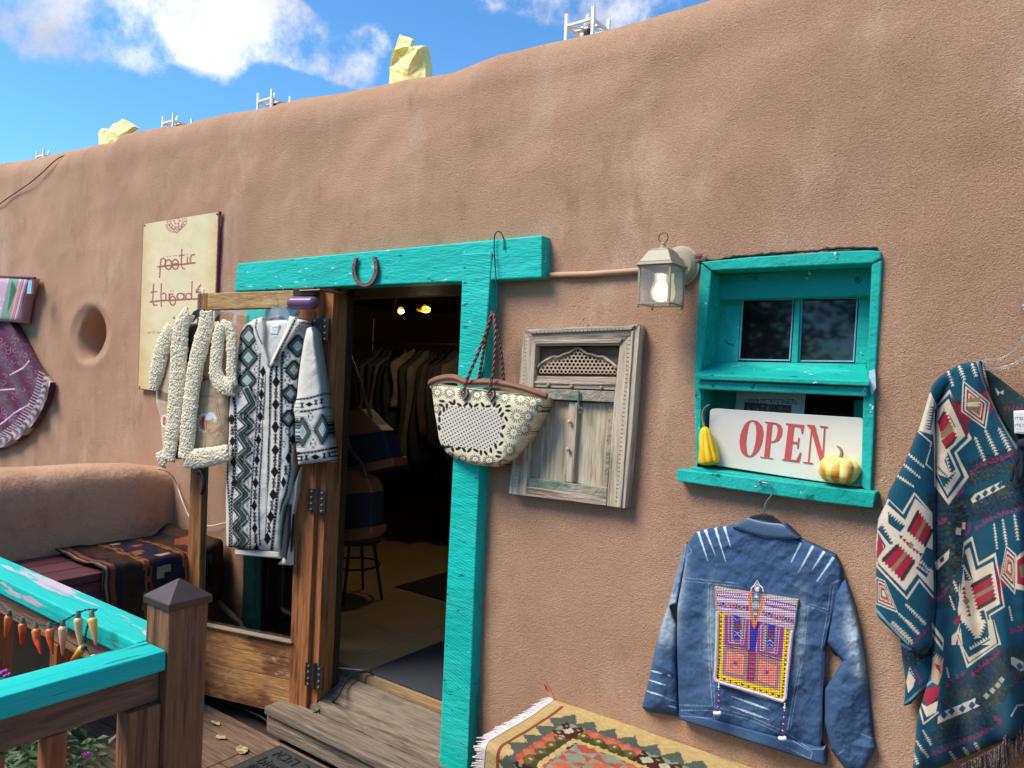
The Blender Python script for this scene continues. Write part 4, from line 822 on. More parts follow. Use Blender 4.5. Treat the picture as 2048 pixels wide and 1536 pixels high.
# ---- door mats
MA = PZ(560, 1489, .012); MAT_ = thing('doormat', 'dark rubber doormat with welcome words, on the deck before the step', 'doormat', tuple(MA))
MB().box((MA[0], MA[1]-.48, .001), (MA[0]+.78, MA[1], .011)).build('mat_body', BLACK, MAT_, bevel=.004)
MB().box((MA[0]+.012, MA[1]-.468, .0112), (MA[0]+.768, MA[1]-.012, .0125)).build('mat_field', mat('mat_field', (58,58,58), .9, .2, 60, .8, 250), MAT_)
for i, (s_, y_, sz_, x_) in enumerate((('אבה ךורב', .085, .085, .05), ('bienvenue', .165, .085, .045), ('歡迎', .25, .09, .05),)):
    tcu = bpy.data.curves.new('t', 'FONT'); tcu.body = s_; tcu.size = sz_; tcu.extrude = .0015; to = bpy.data.objects.new('t', tcu); COL.objects.link(to)
    bpy.context.view_layer.update(); me = bpy.data.meshes.new_from_object(to.evaluated_get(bpy.context.evaluated_depsgraph_get())); bpy.data.objects.remove(to)
    lo = bpy.data.objects.new('lettering', me); COL.objects.link(lo); lo.parent = MAT_; lo.location = (x_, -y_, .002); me.materials.clear(); me.materials.append(mat('mat_letter', (30,30,31), .6, .1))
IM = PZ(700, 1356, .275)
tag(MB().box((IM[0], .170, .2695), (XR + .35, 1.25, .281)).build('indoor_mat', mat('charcoal_carpet', (58,60,66), .95, .25, 200, 1, 300), bevel=.004), 'charcoal carpet mat lying on the tiles just inside the doorway', 'mat')
# dried leaves trodden on the deck
for i, ((x_, y_), lb) in enumerate((((430,1447), 'pale dried leaf on the deck planks nearest the door bottom'), ((442,1476), 'pale dried leaf on the deck, middle one beside the corner post'), ((484,1501), 'largest pale dried leaf pressed on the deck near the doormat'))):
    c = PZ(x_, y_, .004); r0 = .035 if i < 2 else .05; V = [c]; n = 22
    for j in range(n): q = 2 * math.pi * j / n; r = r0 * (.72 + .16 * math.cos(2 * q) + .10 * abs(math.cos(q * 3.5 + i)) + .08 * rng.random()); V.append(c + np.array((r * math.cos(q + i), r * .55 * math.sin(q + i), .002 + .010 * abs(math.sin(q)) * rng.random())))
    tag(mesh('dried_leaf', V, [[0, 1 + j, 1 + (j + 1) % n] for j in range(n)], mat('dried_leaf', (176,160,112), .9, .3, 60, col2=(130,106,70), c2=(.5,.6), c2s=50)), lb, 'leaf', 'dried leaves on the deck')

# ---- inside the shop
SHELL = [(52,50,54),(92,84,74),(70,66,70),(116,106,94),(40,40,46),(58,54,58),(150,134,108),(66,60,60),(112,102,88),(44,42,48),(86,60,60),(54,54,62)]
RK = thing('clothes_rack', 'dark pipe clothes rack inside the shop full of hanging garments', 'rack', tuple(PY(830, 1000, 2.2)))
ra, rb_ = PY(742, 690, 2.2), PY(960, 686, 2.2); zr = (ra[2] + rb_[2]) / 2
MB().tube([(ra[0] - 1.0, 2.2, zr), (rb_[0], 2.2, zr)], .014, 10).build('rod', METAL, RK)
for xq in (ra[0] - .95, ra[0] + .02, rb_[0] - .05): MB().tube([(xq, 2.2, .27), (xq, 2.2, zr + .22)], .014, 10).build('post', METAL, RK)
gl = ['charcoal', 'taupe', 'grey', 'beige', 'black', 'smoke grey', 'cream', 'ash', 'sand', 'ink', 'wine', 'slate']
posn = ['first', 'second', 'third', 'fourth', 'fifth', 'sixth', 'seventh', 'eighth', 'ninth', 'tenth', 'eleventh', 'twelfth', 'thirteenth', 'fourteenth', 'fifteenth', 'sixteenth']
gx = np.linspace(ra[0] + .03, rb_[0] - .10, 15) + rng.uniform(-.015, .015, 15)
for i, x_ in enumerate(gx):
    kx = i % 12; long_ = .72 + .3 * rng.random() if SHELL[kx][0] < 120 else .5 + .25 * rng.random(); w_ = .06; n = 10; V = []
    for a_ in range(n + 1):
        t = a_ / n; hw_ = .05 + .16 * min(1, t * 9) * (1 + .06 * math.sin(t * 7 + i)); zz = zr - .02 - long_ * t
        for (u_, v_) in ((-1, -.5), (-.3, -1), (.4, -.8), (1, -.3), (1, .3), (.2, 1), (-.5, .7), (-1, .5)): V.append((x_ + v_ * w_ * (.35 + .4 * t) + .02 * math.sin(t * 6 + i + u_ * 2), 2.2 + u_ * hw_, zz - .09 * abs(u_) * (1 - t)))
    F = [[a_ * 8 + j, a_ * 8 + (j + 1) % 8, (a_ + 1) * 8 + (j + 1) % 8, (a_ + 1) * 8 + j] for a_ in range(n) for j in range(8)] + [list(range(8))[::-1], list(range(n * 8, n * 8 + 8))]
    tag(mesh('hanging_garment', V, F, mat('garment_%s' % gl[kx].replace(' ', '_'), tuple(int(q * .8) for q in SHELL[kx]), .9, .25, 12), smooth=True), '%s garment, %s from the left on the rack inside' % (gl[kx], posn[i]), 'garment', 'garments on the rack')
for (x_, y_, Y, c, e, nm, r) in ((804, 623, 1.6, (255,244,220), 9, 'small white spotlight under the shop ceiling', .016), (853, 619, 1.5, (255,214,40), 4, 'yellow glowing lamp under the shop ceiling', .026)):
    p = PY(x_, y_, Y); t = thing('ceiling_lamp', nm, 'lamp', tuple(p)); MB().ball(p, r, 12, (1.2, 1, .8)).build('bulb', mat(nm[:12], c, .4, 0, emit=c, estr=e), t, smooth=True)
    MB().tube([p + (-.10, .02, .012), p + (-.012, .0, .006)], (.02, .03), 12).build('lamp_shade', mat('brass_shade', (190,140,50), .4, .1, metal=.6), t); MB().tube([p + (-.09, .02, .02), p + (-.09, .02, RZ1 - p[2])], .006, 6).build('stem', METAL, t)
ld = bpy.data.lights.new('lamp_glow', 'POINT'); ld.energy = 4; ld.color = (1, .78, .45); ld.shadow_soft_size = .05; lo = bpy.data.objects.new('lamp_glow', ld); COL.objects.link(lo); lo.location = PY(853, 619, 1.5) + (0, 0, -.08)
# hand bags hanging inside the doorway
LEA = mat('cognac_leather', (136,76,48), .5, .12, 20, .2, 80); HIDE = mat('black_hide', (30,32,36), .8, .3, 80, 1, 200); LEAD = mat('dark_leather', (92,52,38), .55, .15, 20)
def hbag(label, pts_flap, pts_body, pts_base, straps, Y):
    t = thing('leather_handbag', label, 'handbag', tuple(PY(*pts_body[0], Y)), 'handbags hanging inside the door')
    slab('body', pts_body, HIDE, t, Y, Y + .09, bevel=.01); slab('flap', pts_flap, LEA, t, Y - .008, Y + .08, bevel=.006); slab('base', pts_base, LEA, t, Y - .012, Y + .10, bevel=.008)
    for s_ in straps: MB().tube(smooth_path([PY(x_, y_, Y + .01) for x_, y_ in s_], 16), .009, 7).build('strap', LEAD, t, smooth=True)
hbag('hide handbag, upper one of two hanging inside the door', [(690,835),(702,820),(722,818),(752,850),(766,862),(672,876),(668,868)], [(674,872),(762,856),(790,930),(786,936),(688,958),(684,950)], [(683,938),(784,915),(787,932),(700,952),(684,957)], [[(690,840),(684,760),(672,690),(668,640)],[(745,845),(722,770),(696,700),(676,645)],[(705,826),(716,812),(722,830)]], .30)
hbag('hide handbag, lower one of two, with a shaggy dark body', [(668,975),(680,950),(700,940),(735,960),(744,985),(652,992)], [(652,990),(744,982),(742,1062),(652,1072)], [(650,1062),(742,1054),(742,1068),(730,1078),(650,1086)], [[(662,985),(668,930),(684,860),(690,800)],[(736,970),(728,930),(700,900),(690,860)]], .24)
STL = thing('stool', 'dark metal stool in the shadow inside the shop', 'stool', tuple(PY(715, 1190, .9)))
pt = PY(700, 1078, .9); z_f = .268; sb = MB().lathe((pt[0], .95, pt[2] - .02), [(.16, 0), (.165, .02), (.15, .035)], 20).build('seat', HIDE, STL)
for q in range(4): a_ = q * math.pi / 2 + .5; MB().tube([(pt[0] + .12 * math.cos(a_), .95 + .12 * math.sin(a_), pt[2] - .02), (pt[0] + .19 * math.cos(a_), .95 + .19 * math.sin(a_), z_f)], .010, 7).build('leg', METAL, STL)
a_ = np.linspace(0, 2 * math.pi, 25); MB().tube(np.stack([pt[0] + .16 * np.cos(a_), .95 + .16 * np.sin(a_), a_ * 0 + z_f + .22], 1), .007, 6, cap=False).build('foot_ring', METAL, STL)
tb = thing('display_table', 'low dark display table crowded with goods deep inside the shop', 'table', (-3.4, 2.9, .27)); MB().box((-4.6, 2.6, .85), (-2.2, 3.3, .89)).build('table_top', DARKW, tb)
for x_ in (-4.5, -2.3):
    for y_ in (2.66, 3.22): MB().box((x_, y_, .27), (x_ + .06, y_ + .06, .849)).build('leg', DARKW, tb)
jn = 0
for i in range(9):
    x_ = -4.45 + i * .26; c = [(120,90,60),(90,70,80),(150,140,120),(60,70,80)][i % 4]; h_ = .05 + .1 * rng.random()
    tag(MB().box((x_, 2.72, .892), (x_ + .17, 3.05, .892 + h_)).build('folded_cloth', mat('stack_%d' % (i % 4), c, .9, .3, 30), bevel=.012), 'folded cloth, %s from the left on the shop table' % posn[i], 'cloth', 'folded goods on the inside table')
tag(MB().box((-3.6, 1.3, .2695), (-2.35, 2.1, .275)).build('dark_rug', mat('dark_rug', (60,44,42), .95, .3, 20)), 'dark rug on the tiles in the middle of the shop', 'rug')

# ================================================================ garments and weaves
CLOTH = mat('woven_cloth', (255,255,255), .92, .10, 160, .5, 420, attr=True, spec=.1, bd=.002, sheen=.1)
DENIM = mat('denim', (255,255,255), .9, .16, 300, .6, 500, attr=True, spec=.12, bd=.002, stretch=(1, 1, .35))
KNIT = mat('knit', (255,255,255), .95, .08, 220, .7, 380, attr=True, spec=.05, bd=.003)
STRAW = mat('straw_weave', (255,255,255), .8, .14, 200, .9, 260, attr=True, spec=.2, bd=.004)
PLH = mat('clear_plastic', (225,235,245), .12, 0, trans=.85, alpha=.6, spec=.6)
def lerp(a, b_, t): return a + (b_ - a) * t
def interp(pts, y): P = np.asarray(pts, float); return np.interp(y, P[:, 1], P[:, 0])

# ---------------- straw bag
BG = thing('straw_bag', 'embroidered straw tote with brown leather handles hanging on the teal door jamb', 'bag', tuple(PY(975, 640, -.1)))
cv = Cv(850, 728, 1104, 944, (232,216,186), 3.0); BK = (40,32,24)
H_, W_ = cv.a.shape[:2]; yy, xx = np.mgrid[0:H_, 0:W_]; g = (np.sin(xx / 3.0 * 1.7) * np.sin(yy / 3.0 * 2.1) * .12 + fbm(xx, yy, .12, 4) * .28)[..., None]; cv.a[:] = np.clip(cv.a * (1 + g), 0, 1)
yl = (fbm(xx, yy, .03, 21) > .0)[..., None]; cv.a[:] = np.where(yl, cv.a * lin((246,242,216)) / lin((246,238,224)), cv.a)
def flo(x, y, r, ry=None):
    (px, py), = c7((x, y)); r *= .1367; ry = (ry or r / .1367) * .1367; cv.disc(px, py, r * 1.02, (216,206,166), ry=ry * 1.02)
    n = 15
    for i in range(n):
        q = 2 * math.pi * i / n; cv.line([(px + r * .50 * math.cos(q), py + ry * .52 * math.sin(q)), (px + r * (.9 + .1 * (i % 2)) * math.cos(q), py + ry * (.9 + .1 * (i % 2)) * math.sin(q))], 1.5, BK)
    cv.disc(px, py, r * .48, (236,226,196), ry=ry * .48)
    for a_ in range(2): q = a_ * 1.57 + .5; cv.line([(px - r * .2 * math.cos(q), py - r * .2 * math.sin(q)), (px + r * .2 * math.cos(q), py + r * .2 * math.sin(q))], .8, BK)
for x, y, r in ((180,400,82),(360,410,88),(560,420,88),(760,440,85),(945,440,92),(1165,475,95),(1405,495,105),(1580,555,100),(165,640,70),(1350,745,105),(1510,755,90),(1300,990,105),(1460,940,100),(1245,1245,100),(550,1370,75),(735,1380,85),(940,1400,95),(1150,1440,80),(370,1320,60),(1680,640,60)): flo(x, y, r, r * (1 if y < 1280 else .8))
PN = [(300,600),(420,600),(560,620),(850,630),(1060,650),(1130,760),(1190,880),(1110,960),(1100,1100),(1020,1200),(930,1240),(640,1240),(440,1230),(250,1180),(215,1060),(200,930),(220,780),(250,680)]
cv.poly(c7(*PN), (222,210,192))
from_in = lambda x, y: any(False for _ in ()) 
def inside(P, x, y):
    r = False; n = len(P)
    for i in range(n):
        (xa, ya), (xb, yb) = P[i], P[(i + 1) % n]
        if (ya > y) != (yb > y) and x < (xb - xa) * (y - ya) / (yb - ya) + xa: r = not r
    return r
for i in range(-14, 16):
    for j in range(-14, 16):
        x = 680 + i * 58 + j * 22; y = 920 + j * 46 - i * -20 + (i * 6)
        if inside(PN, x, y) and inside(PN, x + 14, y) and inside(PN, x - 14, y): (px, py), = c7((x, y)); cv.disc(px, py, 1.7, (36,30,26))
for (x, y, q) in ((250,530,.1),(240,590,.5),(320,600,1.6),(385,560,.7),(430,545,1.6),(505,585,.6),(595,580,-.7),(670,590,1.0),(750,590,-.6),(845,585,1.0),(925,605,-.2),(1020,580,-1.1),(1070,600,-.6),(1215,605,-.15),(1215,670,.0),(1100,660,-1.1),(1130,730,-1.1),(1190,790,1.1),(1150,910,-1.0),(1125,1030,1.0),(1115,1150,-.8),(1090,1280,.3),(1035,1190,1.3),(965,1250,1.4),(1070,1340,.15),(890,1290,.9),(820,1285,1.5),(745,1250,.5),(650,1250,-.8),(570,1240,.9),(490,1225,-.4),(405,1235,1.2),(340,1200,-.2),(275,1200,1.0),(220,710,-1.2),(275,650,1.6),(212,800,1.5),(207,920,1.4)):
    (px, py), = c7((x, y)); cv.disc(px, py, 6.2, (40,32,20), ry=2.9, rot=q)
bl = c7((90,285),(105,400),(125,560),(150,740),(180,900),(205,1080),(240,1180),(330,1300),(500,1400),(720,1462)); br = c7((1762,470),(1750,520),(1690,690),(1600,870),(1500,1050),(1420,1180),(1340,1290),(1240,1390),(1150,1440),(1060,1490))
bl[0] = (862, 768); 
sheet('body', bl, br, STRAW, BG, cv, base=.085, puff=.055, step=.9, folds=lambda x, y: .012 * np.sin((x - 860) / 240 * 7) * np.clip((790 - y) / 40, 0, 1), soft=3)
rim = c7((66,262),(150,215),(300,180),(440,178),(520,215),(600,255),(720,245),(900,245),(1060,252),(1250,288),(1450,340),(1640,405),(1790,462))
R1 = smooth_path([PY(x, y + 1, -.128 + .03 * abs((i - 6) / 6) ** 3) for i, (x, y) in enumerate(rim)], 60); b = MB().tube(R1, .0095, 9); b.build('rim', mat('bag_leather', (132,82,60), .55, .12, 30, .2, 90), BG, smooth=True)
fill = []  # pale lining seen between rim and weave
R2 = smooth_path([PY(x, y - 3, -.07) for x, y in rim], 60); MB().tube(R2, .007, 8).build('rim', MATS['bag_leather'], BG, smooth=True, label='back lip of the bag opening')
V = np.concatenate([R1, np.stack([R1[:, 0], R1[:, 1] + .005, R1[:, 2] - .02], 1)]); mesh('lip', V, [[i, i + 1, 61 + i, 60 + i] for i in range(59)], mat('pale_straw', (226,200,166), .8, .1, 60, .4, 200), BG)
cs2 = lambda *p: [PY(x, y, yy_) for (x, y), yy_ in zip(c2(*[q[:2] for q in p]), [q[2] for q in p])]
for P in (cs2((228,895,-.148),(238,850,-.15),(262,790,-.145),(300,700,-.135),(340,600,-.12),(366,510,-.108),(378,480,-.10)), cs2((364,900,-.150),(370,850,-.152),(384,760,-.145),(391,650,-.135),(392,560,-.12),(384,485,-.10)), cs2((304,832,-.07),(318,760,-.075),(338,640,-.08),(360,550,-.09),(376,484,-.098)), cs2((436,838,-.07),(430,760,-.075),(416,640,-.08),(400,550,-.09),(384,484,-.098))):
    Q = smooth_path(P, 60); T = np.gradient(Q, axis=0); T /= np.linalg.norm(T, axis=1)[:, None]; a1 = np.cross(T, (0, 1, 0)); a1 /= np.linalg.norm(a1, axis=1)[:, None]; a2 = np.cross(T, a1); ph = np.linspace(0, 42, 60)[:, None]; b = MB()
    for k_ in range(2): b.tube(Q + .0032 * (np.cos(ph + k_ * math.pi) * a1 + np.sin(ph + k_ * math.pi) * a2), .0042, 6)
    b.build('strap', mat('bag_strap_leather', (108,72,62), .5, .15, 40), BG, smooth=True)
for x_, y_ in ((565,425),(955,440)):
    (px, py), = c7((x_, y_)); o = [(px - 7.5, py - 9), (px, py - 11), (px + 7.5, py - 9), (px + 9, py), (px + 5, py + 7), (px - .5, py + 14), (px - 7, py + 6), (px - 9, py)]
    tb_ = slab('leather_tab', o, mat('bag_tab_leather', (104,78,68), .5, .1, 40), BG, -.150, -.140, bevel=.001); oo = [PY(px + (x - px) * .78, py + (y - py) * .78, -.1505) for x, y in o]; MB().tube(oo + [oo[0]], .0011, 5).build('stitching', mat('white_thread', (220,214,204), .8), tb_); MB().ball(PY(px, py - 3, -.151), .0038, 9).build('rivet', STEEL, tb_, smooth=True)
tag(MB().tube(smooth_path([PY(*q) for q in ((1008,500,-.066),(1008,478,-.066),(1003,465,-.066),(995,461,-.068),(989,468,-.07),(988,495,-.07),(991,545,-.074),(994,585,-.09),(997,612,-.10),(994,626,-.10),(986,624,-.10),(978,608,-.10))], 60), .0024, 7).build('wire_hook', BLACK, smooth=True), 'long black wire hook over the lintel that holds the straw bag', 'hook')
tag(MB().tube([PY(984, 508, -.06), PY(984, 508, -.075), PY(985, 519, -.085)], .002, 6).build('nail', BLACK), 'small bent dark nail in the teal lintel beside the wire hook', 'nail')

# ---------------- denim jacket
J = mp(1260, 940, .388)
JK = thing('denim_jacket', 'blue denim jacket with an embroidered panel on its back, hung below the window', 'jacket', tuple(PY(1530, 1040, -.03)))
cv = Cv(1276, 1028, 1776, 1545, (64,90,122), 2.0); H_, W_ = cv.a.shape[:2]; yy, xx = np.mgrid[0:H_, 0:W_]; X_, Y_ = xx / 2 + 1276, yy / 2 + 1028
def fade(canvas, cx_, cy_, rx, ry, rot, amt, c=(168,182,190)):
    dx, dy = X_ - cx_, Y_ - cy_; a_ = dx * math.cos(rot) + dy * math.sin(rot); b_ = -dx * math.sin(rot) + dy * math.cos(rot)
    m_ = np.clip(amt * np.exp(-((a_ / rx) ** 2 + (b_ / ry) ** 2)) * (1 + .5 * fbm(X_, Y_, .25, 5)), 0, 1)[..., None]; canvas.a[:] = canvas.a * (1 - m_) + lin(c) * m_
cv.a *= (1 + .16 * fbm(X_, Y_, .035, 6) + .10 * fbm(X_ * 6, Y_, .12, 8))[..., None]
fade(cv, *J((215,720))[0], 16, 62, .28, .95); fade(cv, *J((200,820))[0], 22, 26, 0, .6); fade(cv, *J((1150,830))[0], 16, 50, -.1, .9); fade(cv, *J((1185,1000))[0], 14, 42, -.15, .8); fade(cv, *J((420,800))[0], 12, 75, .02, .75, (140,160,165)); fade(cv, *J((880,850))[0], 12, 80, .05, .7, (140,160,165)); fade(cv, *J((640,960))[0], 70, 60, 0, .15); fade(cv, *J((260,500))[0], 12, 40, .1, .35)
def jl(pts, w_=1.05, c=(142,160,182)): cv.line(J(*pts), w_, c)
for o in (0, 16):
    jl([(268,555 + o),(400,568 + o),(560,585 + o)]); jl([(870,675 + o),(960,700 + o),(1022,722 + o)])
for o in (0, 14):
    jl([(405 + o,600),(400 + o,760),(408 + o,1000),(425 + o,1215)]); jl([(905 + o,700),(880 + o,950),(845 + o,1150),(812 + o,1340)])
for pts in ([(300,385),(318,420),(300,440)], [(290,380),(262,560),(235,705)], [(300,395),(280,560),(245,705)], [(1040,585),(1110,558)], [(1035,600),(1015,760),(985,920)], [(1050,600),(1030,760),(1000,905)], [(1000,940),(990,1180),(985,1400)], [(256,1212),(440,1218)], [(258,1240),(430,1240),(436,1290)], [(262,1268),(430,1282)], [(440,1222),(620,1270),(800,1350),(930,1440),(1000,1440)], [(430,1240),(620,1288),(800,1368)], [(820,1385),(940,1455),(930,1490),(812,1430)], [(85,1135),(170,1170),(250,1200)], [(1065,1470),(1110,1440)], [(1190,1360),(1250,1385)]): jl(pts)
WP = (196,214,228)
def brush(x0, y0, x1, y1, w_, c=WP, taper=1):
    (xa, ya), (xb, yb) = J((x0, y0), (x1, y1)); d = math.hypot(xb - xa, yb - ya); nx, ny = -(yb - ya) / d, (xb - xa) / d; n = 8; A, B = [], []
    for i in range(n + 1):
        t = i / n; ww = w_ * (1 - t * .85) * (.8 + .35 * rng.random()) if taper == 1 else w_ * math.sin(math.pi * min(.97, max(.04, t))) * (.8 + .3 * rng.random()); x, y = lerp(xa, xb, t), lerp(ya, yb, t); A.append((x + nx * ww, y + ny * ww)); B.append((x - nx * ww, y - ny * ww))
    cv.poly(A + B[::-1], c)
for q in ((352,318,402,470),(388,308,440,440),(440,298,494,474),(486,292,520,400),(886,368,830,478),(944,392,868,530),(1002,420,938,518),(1050,450,962,578)): brush(*q, 2.7)
for q in ((100,1032,175,1052),(90,1080,190,1112),(85,1140,180,1168),(195,1055,210,1065),(195,1215,245,1228)): brush(*q, 1.6, taper=0)
for q in ((535,1120,715,1185),(520,1165,728,1240),(522,1218,718,1288)): brush(*q, 2.4, (190,208,214), taper=0)
jf = lambda x, y: -.012 * np.abs(fbm(x * .6 + y * .5, y * 1.0 - x * .5, .02, 35, 2)) + .008 * np.sin(x * .05 + y * .013) * np.clip((y - 1150) / 200, 0, 1) + .006 * fbm(x, y, .02, 31, 3) + .003 * fbm(x, y, .09, 33, 2)
dstep = 1.35
sheet('back_body', J((525,288),(430,300),(345,315),(292,385),(268,560),(245,700),(242,900),(250,1150),(254,1283)), J((862,350),(960,395),(1055,440),(1085,500),(1085,600),(1035,760),(1000,930),(988,1200),(984,1430)), DENIM, JK, cv, base=.036, puff=.022, folds=jf, step=dstep, soft=3)
sheet('waistband', J((254,1240),(252,1262),(256,1285)), J((1002,1440),(1005,1480),(1008,1525)), DENIM, JK, cv, base=.046, puff=.016, folds=lambda x, y: .008 * np.sin(x * .05 + y * .013), step=dstep)
bpt = resample(J((254,1285),(440,1295),(520,1312),(600,1350),(800,1440),(1008,1525)), 20)
sheet('sleeve', J((292,372),(262,450),(240,520),(200,680),(140,870),(98,1080),(72,1180),(60,1222),(90,1245)), J((300,400),(272,540),(242,690),(205,700),(225,760),(244,800),(244,1000),(250,1150),(254,1272)), DENIM, JK, cv, base=.012, puff=.034, folds=jf, step=dstep, soft=2)
sheet('sleeve', J((1048,585),(1040,700),(1010,890),(1095,985),(1050,1060),(1000,1130),(1000,1300),(1035,1440),(1100,1530),(1130,1560)), J((1112,558),(1150,660),(1185,800),(1215,1000),(1240,1200),(1252,1360),(1270,1430),(1245,1480),(1215,1530),(1205,1560)), DENIM, JK, cv, base=.012, puff=.04, folds=jf, step=dstep, soft=2)
cvc = Cv(1440, 1030, 1620, 1090, (74,98,122), 2); cvc.line(J((528,292),(640,338),(760,358),(866,352)), 1.0, (160,176,190)); cvc.line(J((602,250),(680,272),(770,282),(800,292)), 1.0, (160,176,190))
sheet('collar', J((602,248),(560,270),(524,292)), J((795,285),(840,325),(866,352)), DENIM, JK, cvc, base=.052, puff=.012, folds=lambda x, y: -.0 * x, step=1.2)
pc = resample(J((524,292),(620,330),(700,350),(780,358),(866,352)), 24); up = resample(J((602,248),(650,262),(700,272),(750,278),(795,285)), 24)
sheet('collar', up.tolist(), pc.tolist(), DENIM, JK, cvc, base=.058, puff=.012, step=1.2)
# embroidered panel
c6 = mp(1410, 1150, .1757)
cv = Cv(1424, 1156, 1606, 1412, (176,128,132), 3.2)
def e(pts, w_, c, cl=False): cv.line(c6(*pts), w_, c, cl)
def ep(pts, c): cv.poly(c6(*pts), c)
ep([(160,420),(960,620),(900,1420),(130,1180)], (232,196,20))
k1, k2 = [(190,430),(180,700),(170,950),(150,1140)], [(940,630),(920,880),(900,1150),(880,1370)]
for i in range(17):
    t = i / 16; x, y = np.interp(t, [0, .33, .66, 1], [p[0] for p in k1]), np.interp(t, [0, .33, .66, 1], [p[1] for p in k1]); c = [(140,40,40),(60,90,60),(60,40,90)][i % 3]; ep([(x - 22, y), (x + 8, y - 18), (x + 8, y + 18)], c)
    x, y = np.interp(t, [0, .33, .66, 1], [p[0] for p in k2]), np.interp(t, [0, .33, .66, 1], [p[1] for p in k2]); ep([(x + 22, y), (x - 8, y - 18), (x - 8, y + 18)], c)
for i in range(11):
    t = i / 10; x, y = lerp(150, 840, t), lerp(1160, 1370, t); ep([(x - 24, y - 12), (x + 24, y + 2), (x, y + 26)], [(150,40,40),(60,40,90),(60,110,60)][i % 3])
ep([(215,440),(905,600),(850,1325),(192,1140)], (168,120,112))
PU = (142,74,128); CRM = (216,176,166)
ep([(222,445),(500,490),(495,850),(212,805)], PU); ep([(600,520),(905,600),(880,970),(585,890)], PU)
for P in ([(228,450),(265,790),(445,790),(500,480)],): pass
e([(270,450),(268,765),(440,790),(468,500)], 1.4, CRM); e([(222,447),(213,803),(496,850),(503,505)], 1.2, CRM, 1)
ep([(300,455),(292,740),(425,765),(445,490)], (128,112,120)); 
for i in range(9): t = i / 8; x0 = 295 - 3 * t; e([(300, 470 + t * 270), (330, 485 + t * 270), (300, 500 + t * 270)], .8, (220,196,196)); e([(445 - 20 * t, 495 + t * 262), (412 - 16 * t, 505 + t * 262), (443 - 20 * t, 525 + t * 262)], .8, (220,196,196))
ep([(325,455),(405,475),(400,740),(320,725)], (66,60,150)); ep([(330,555),(420,560),(418,630),(325,620)], (60,110,110)); ep([(345,560),(395,572),(392,620),(345,608)], (170,40,70)); e([(335,640),(368,660),(402,650)], 1.3, (210,190,220)); e([(335,690),(368,670),(402,705)], 1.3, (210,190,220)); e([(335,490),(365,520),(398,500)], 1.3, (190,150,210)); e([(330,520),(365,550),(400,530)], 1.6, (160,50,90))
e([(640,560),(630,860),(822,895),(850,600)], 1.4, CRM); e([(690,525),(600,640),(585,885),(880,965),(908,605)], 1.2, CRM); ep([(670,560),(655,840),(800,870),(822,590)], (128,112,120))
for i in range(9): t = i / 8; e([(668 - 10 * t, 580 + t * 250), (700 - 10 * t, 595 + t * 250), (666 - 10 * t, 610 + t * 250)], .8, (220,196,196)); e([(822 - 18 * t, 600 + t * 262), (790 - 16 * t, 610 + t * 262), (820 - 18 * t, 630 + t * 262)], .8, (220,196,196))
ep([(725,550),(800,570),(790,830),(700,810)], (66,60,150)); ep([(700,660),(800,680),(795,740),(695,715)], (60,110,110)); ep([(718,665),(770,680),(765,725),(715,710)], (170,40,70)); e([(710,760),(740,740),(780,775)], 1.3, (210,190,220)); e([(710,800),(740,785),(775,810)], 1.3, (210,190,220)); e([(725,620),(755,650),(795,630)], 1.6, (160,50,90))
for (x0, y0, cx_, cy_) in (((262,880),(440,915),(348,1000),0), ): pass
for Q, (cx_, cy_) in (([(262,880),(440,918),(425,1130),(245,1095)], (345,1003)), ([(628,975),(805,1045),(790,1255),(610,1190)], (705,1112))):
    ep(Q, (214,120,104)); e(Q, 1.3, (226,170,160), 1); q2 = [(cx_ + (x - cx_) * .72, cy_ + (y - cy_) * .72) for x, y in Q]; e(q2, 1.0, (232,160,120), 1)
    for i in range(40): x, y = cx_ + rng.uniform(-80, 80), cy_ + rng.uniform(-95, 95); e([(x, y), (x + 12, y + 9)], .8, [(232,150,110),(240,180,150),(190,90,90)][i % 3])
    for i in range(8): q = i * math.pi / 4 + .2; ep([(cx_ + 16 * math.cos(q + .4), cy_ + 16 * math.sin(q + .4)), (cx_ + 46 * math.cos(q), cy_ + 46 * math.sin(q)), (cx_ + 16 * math.cos(q - .4), cy_ + 16 * math.sin(q - .4))], (96,70,140) if i % 2 else (190,130,180))
    cv.disc(*c6((cx_, cy_))[0], 3.4, (84,84,130))
e([(215,812),(500,858),(500,870)], 1.8, (56,40,44)); e([(575,888),(870,975)], 1.8, (56,40,44)); e([(192,1140),(470,1205)], 1.0, CRM); e([(560,1215),(850,1325)], 1.0, CRM); e([(205,820),(192,1140)], 1.0, CRM); e([(862,990),(835,1318)], 1.0, CRM)
ep([(515,480),(620,520),(575,880),(505,870)], (58,50,150)); ep([(505,872),(572,885),(550,1222),(485,1205)], (160,62,100)); e([(500,860),(482,1205)], 1.2, (50,36,50)); e([(578,880),(556,1220)], 1.2, (50,36,50))
for i in range(12): t = i / 11; e([(505 - 20 * t, 900 + 300 * t), (570 - 20 * t, 912 + 300 * t)], 1.0, (190,100,140) if i % 2 else (120,40,80))
for i in range(5): e([(520, 640 + i * 50), (575, 630 + i * 50)], .8, (90,84,180))
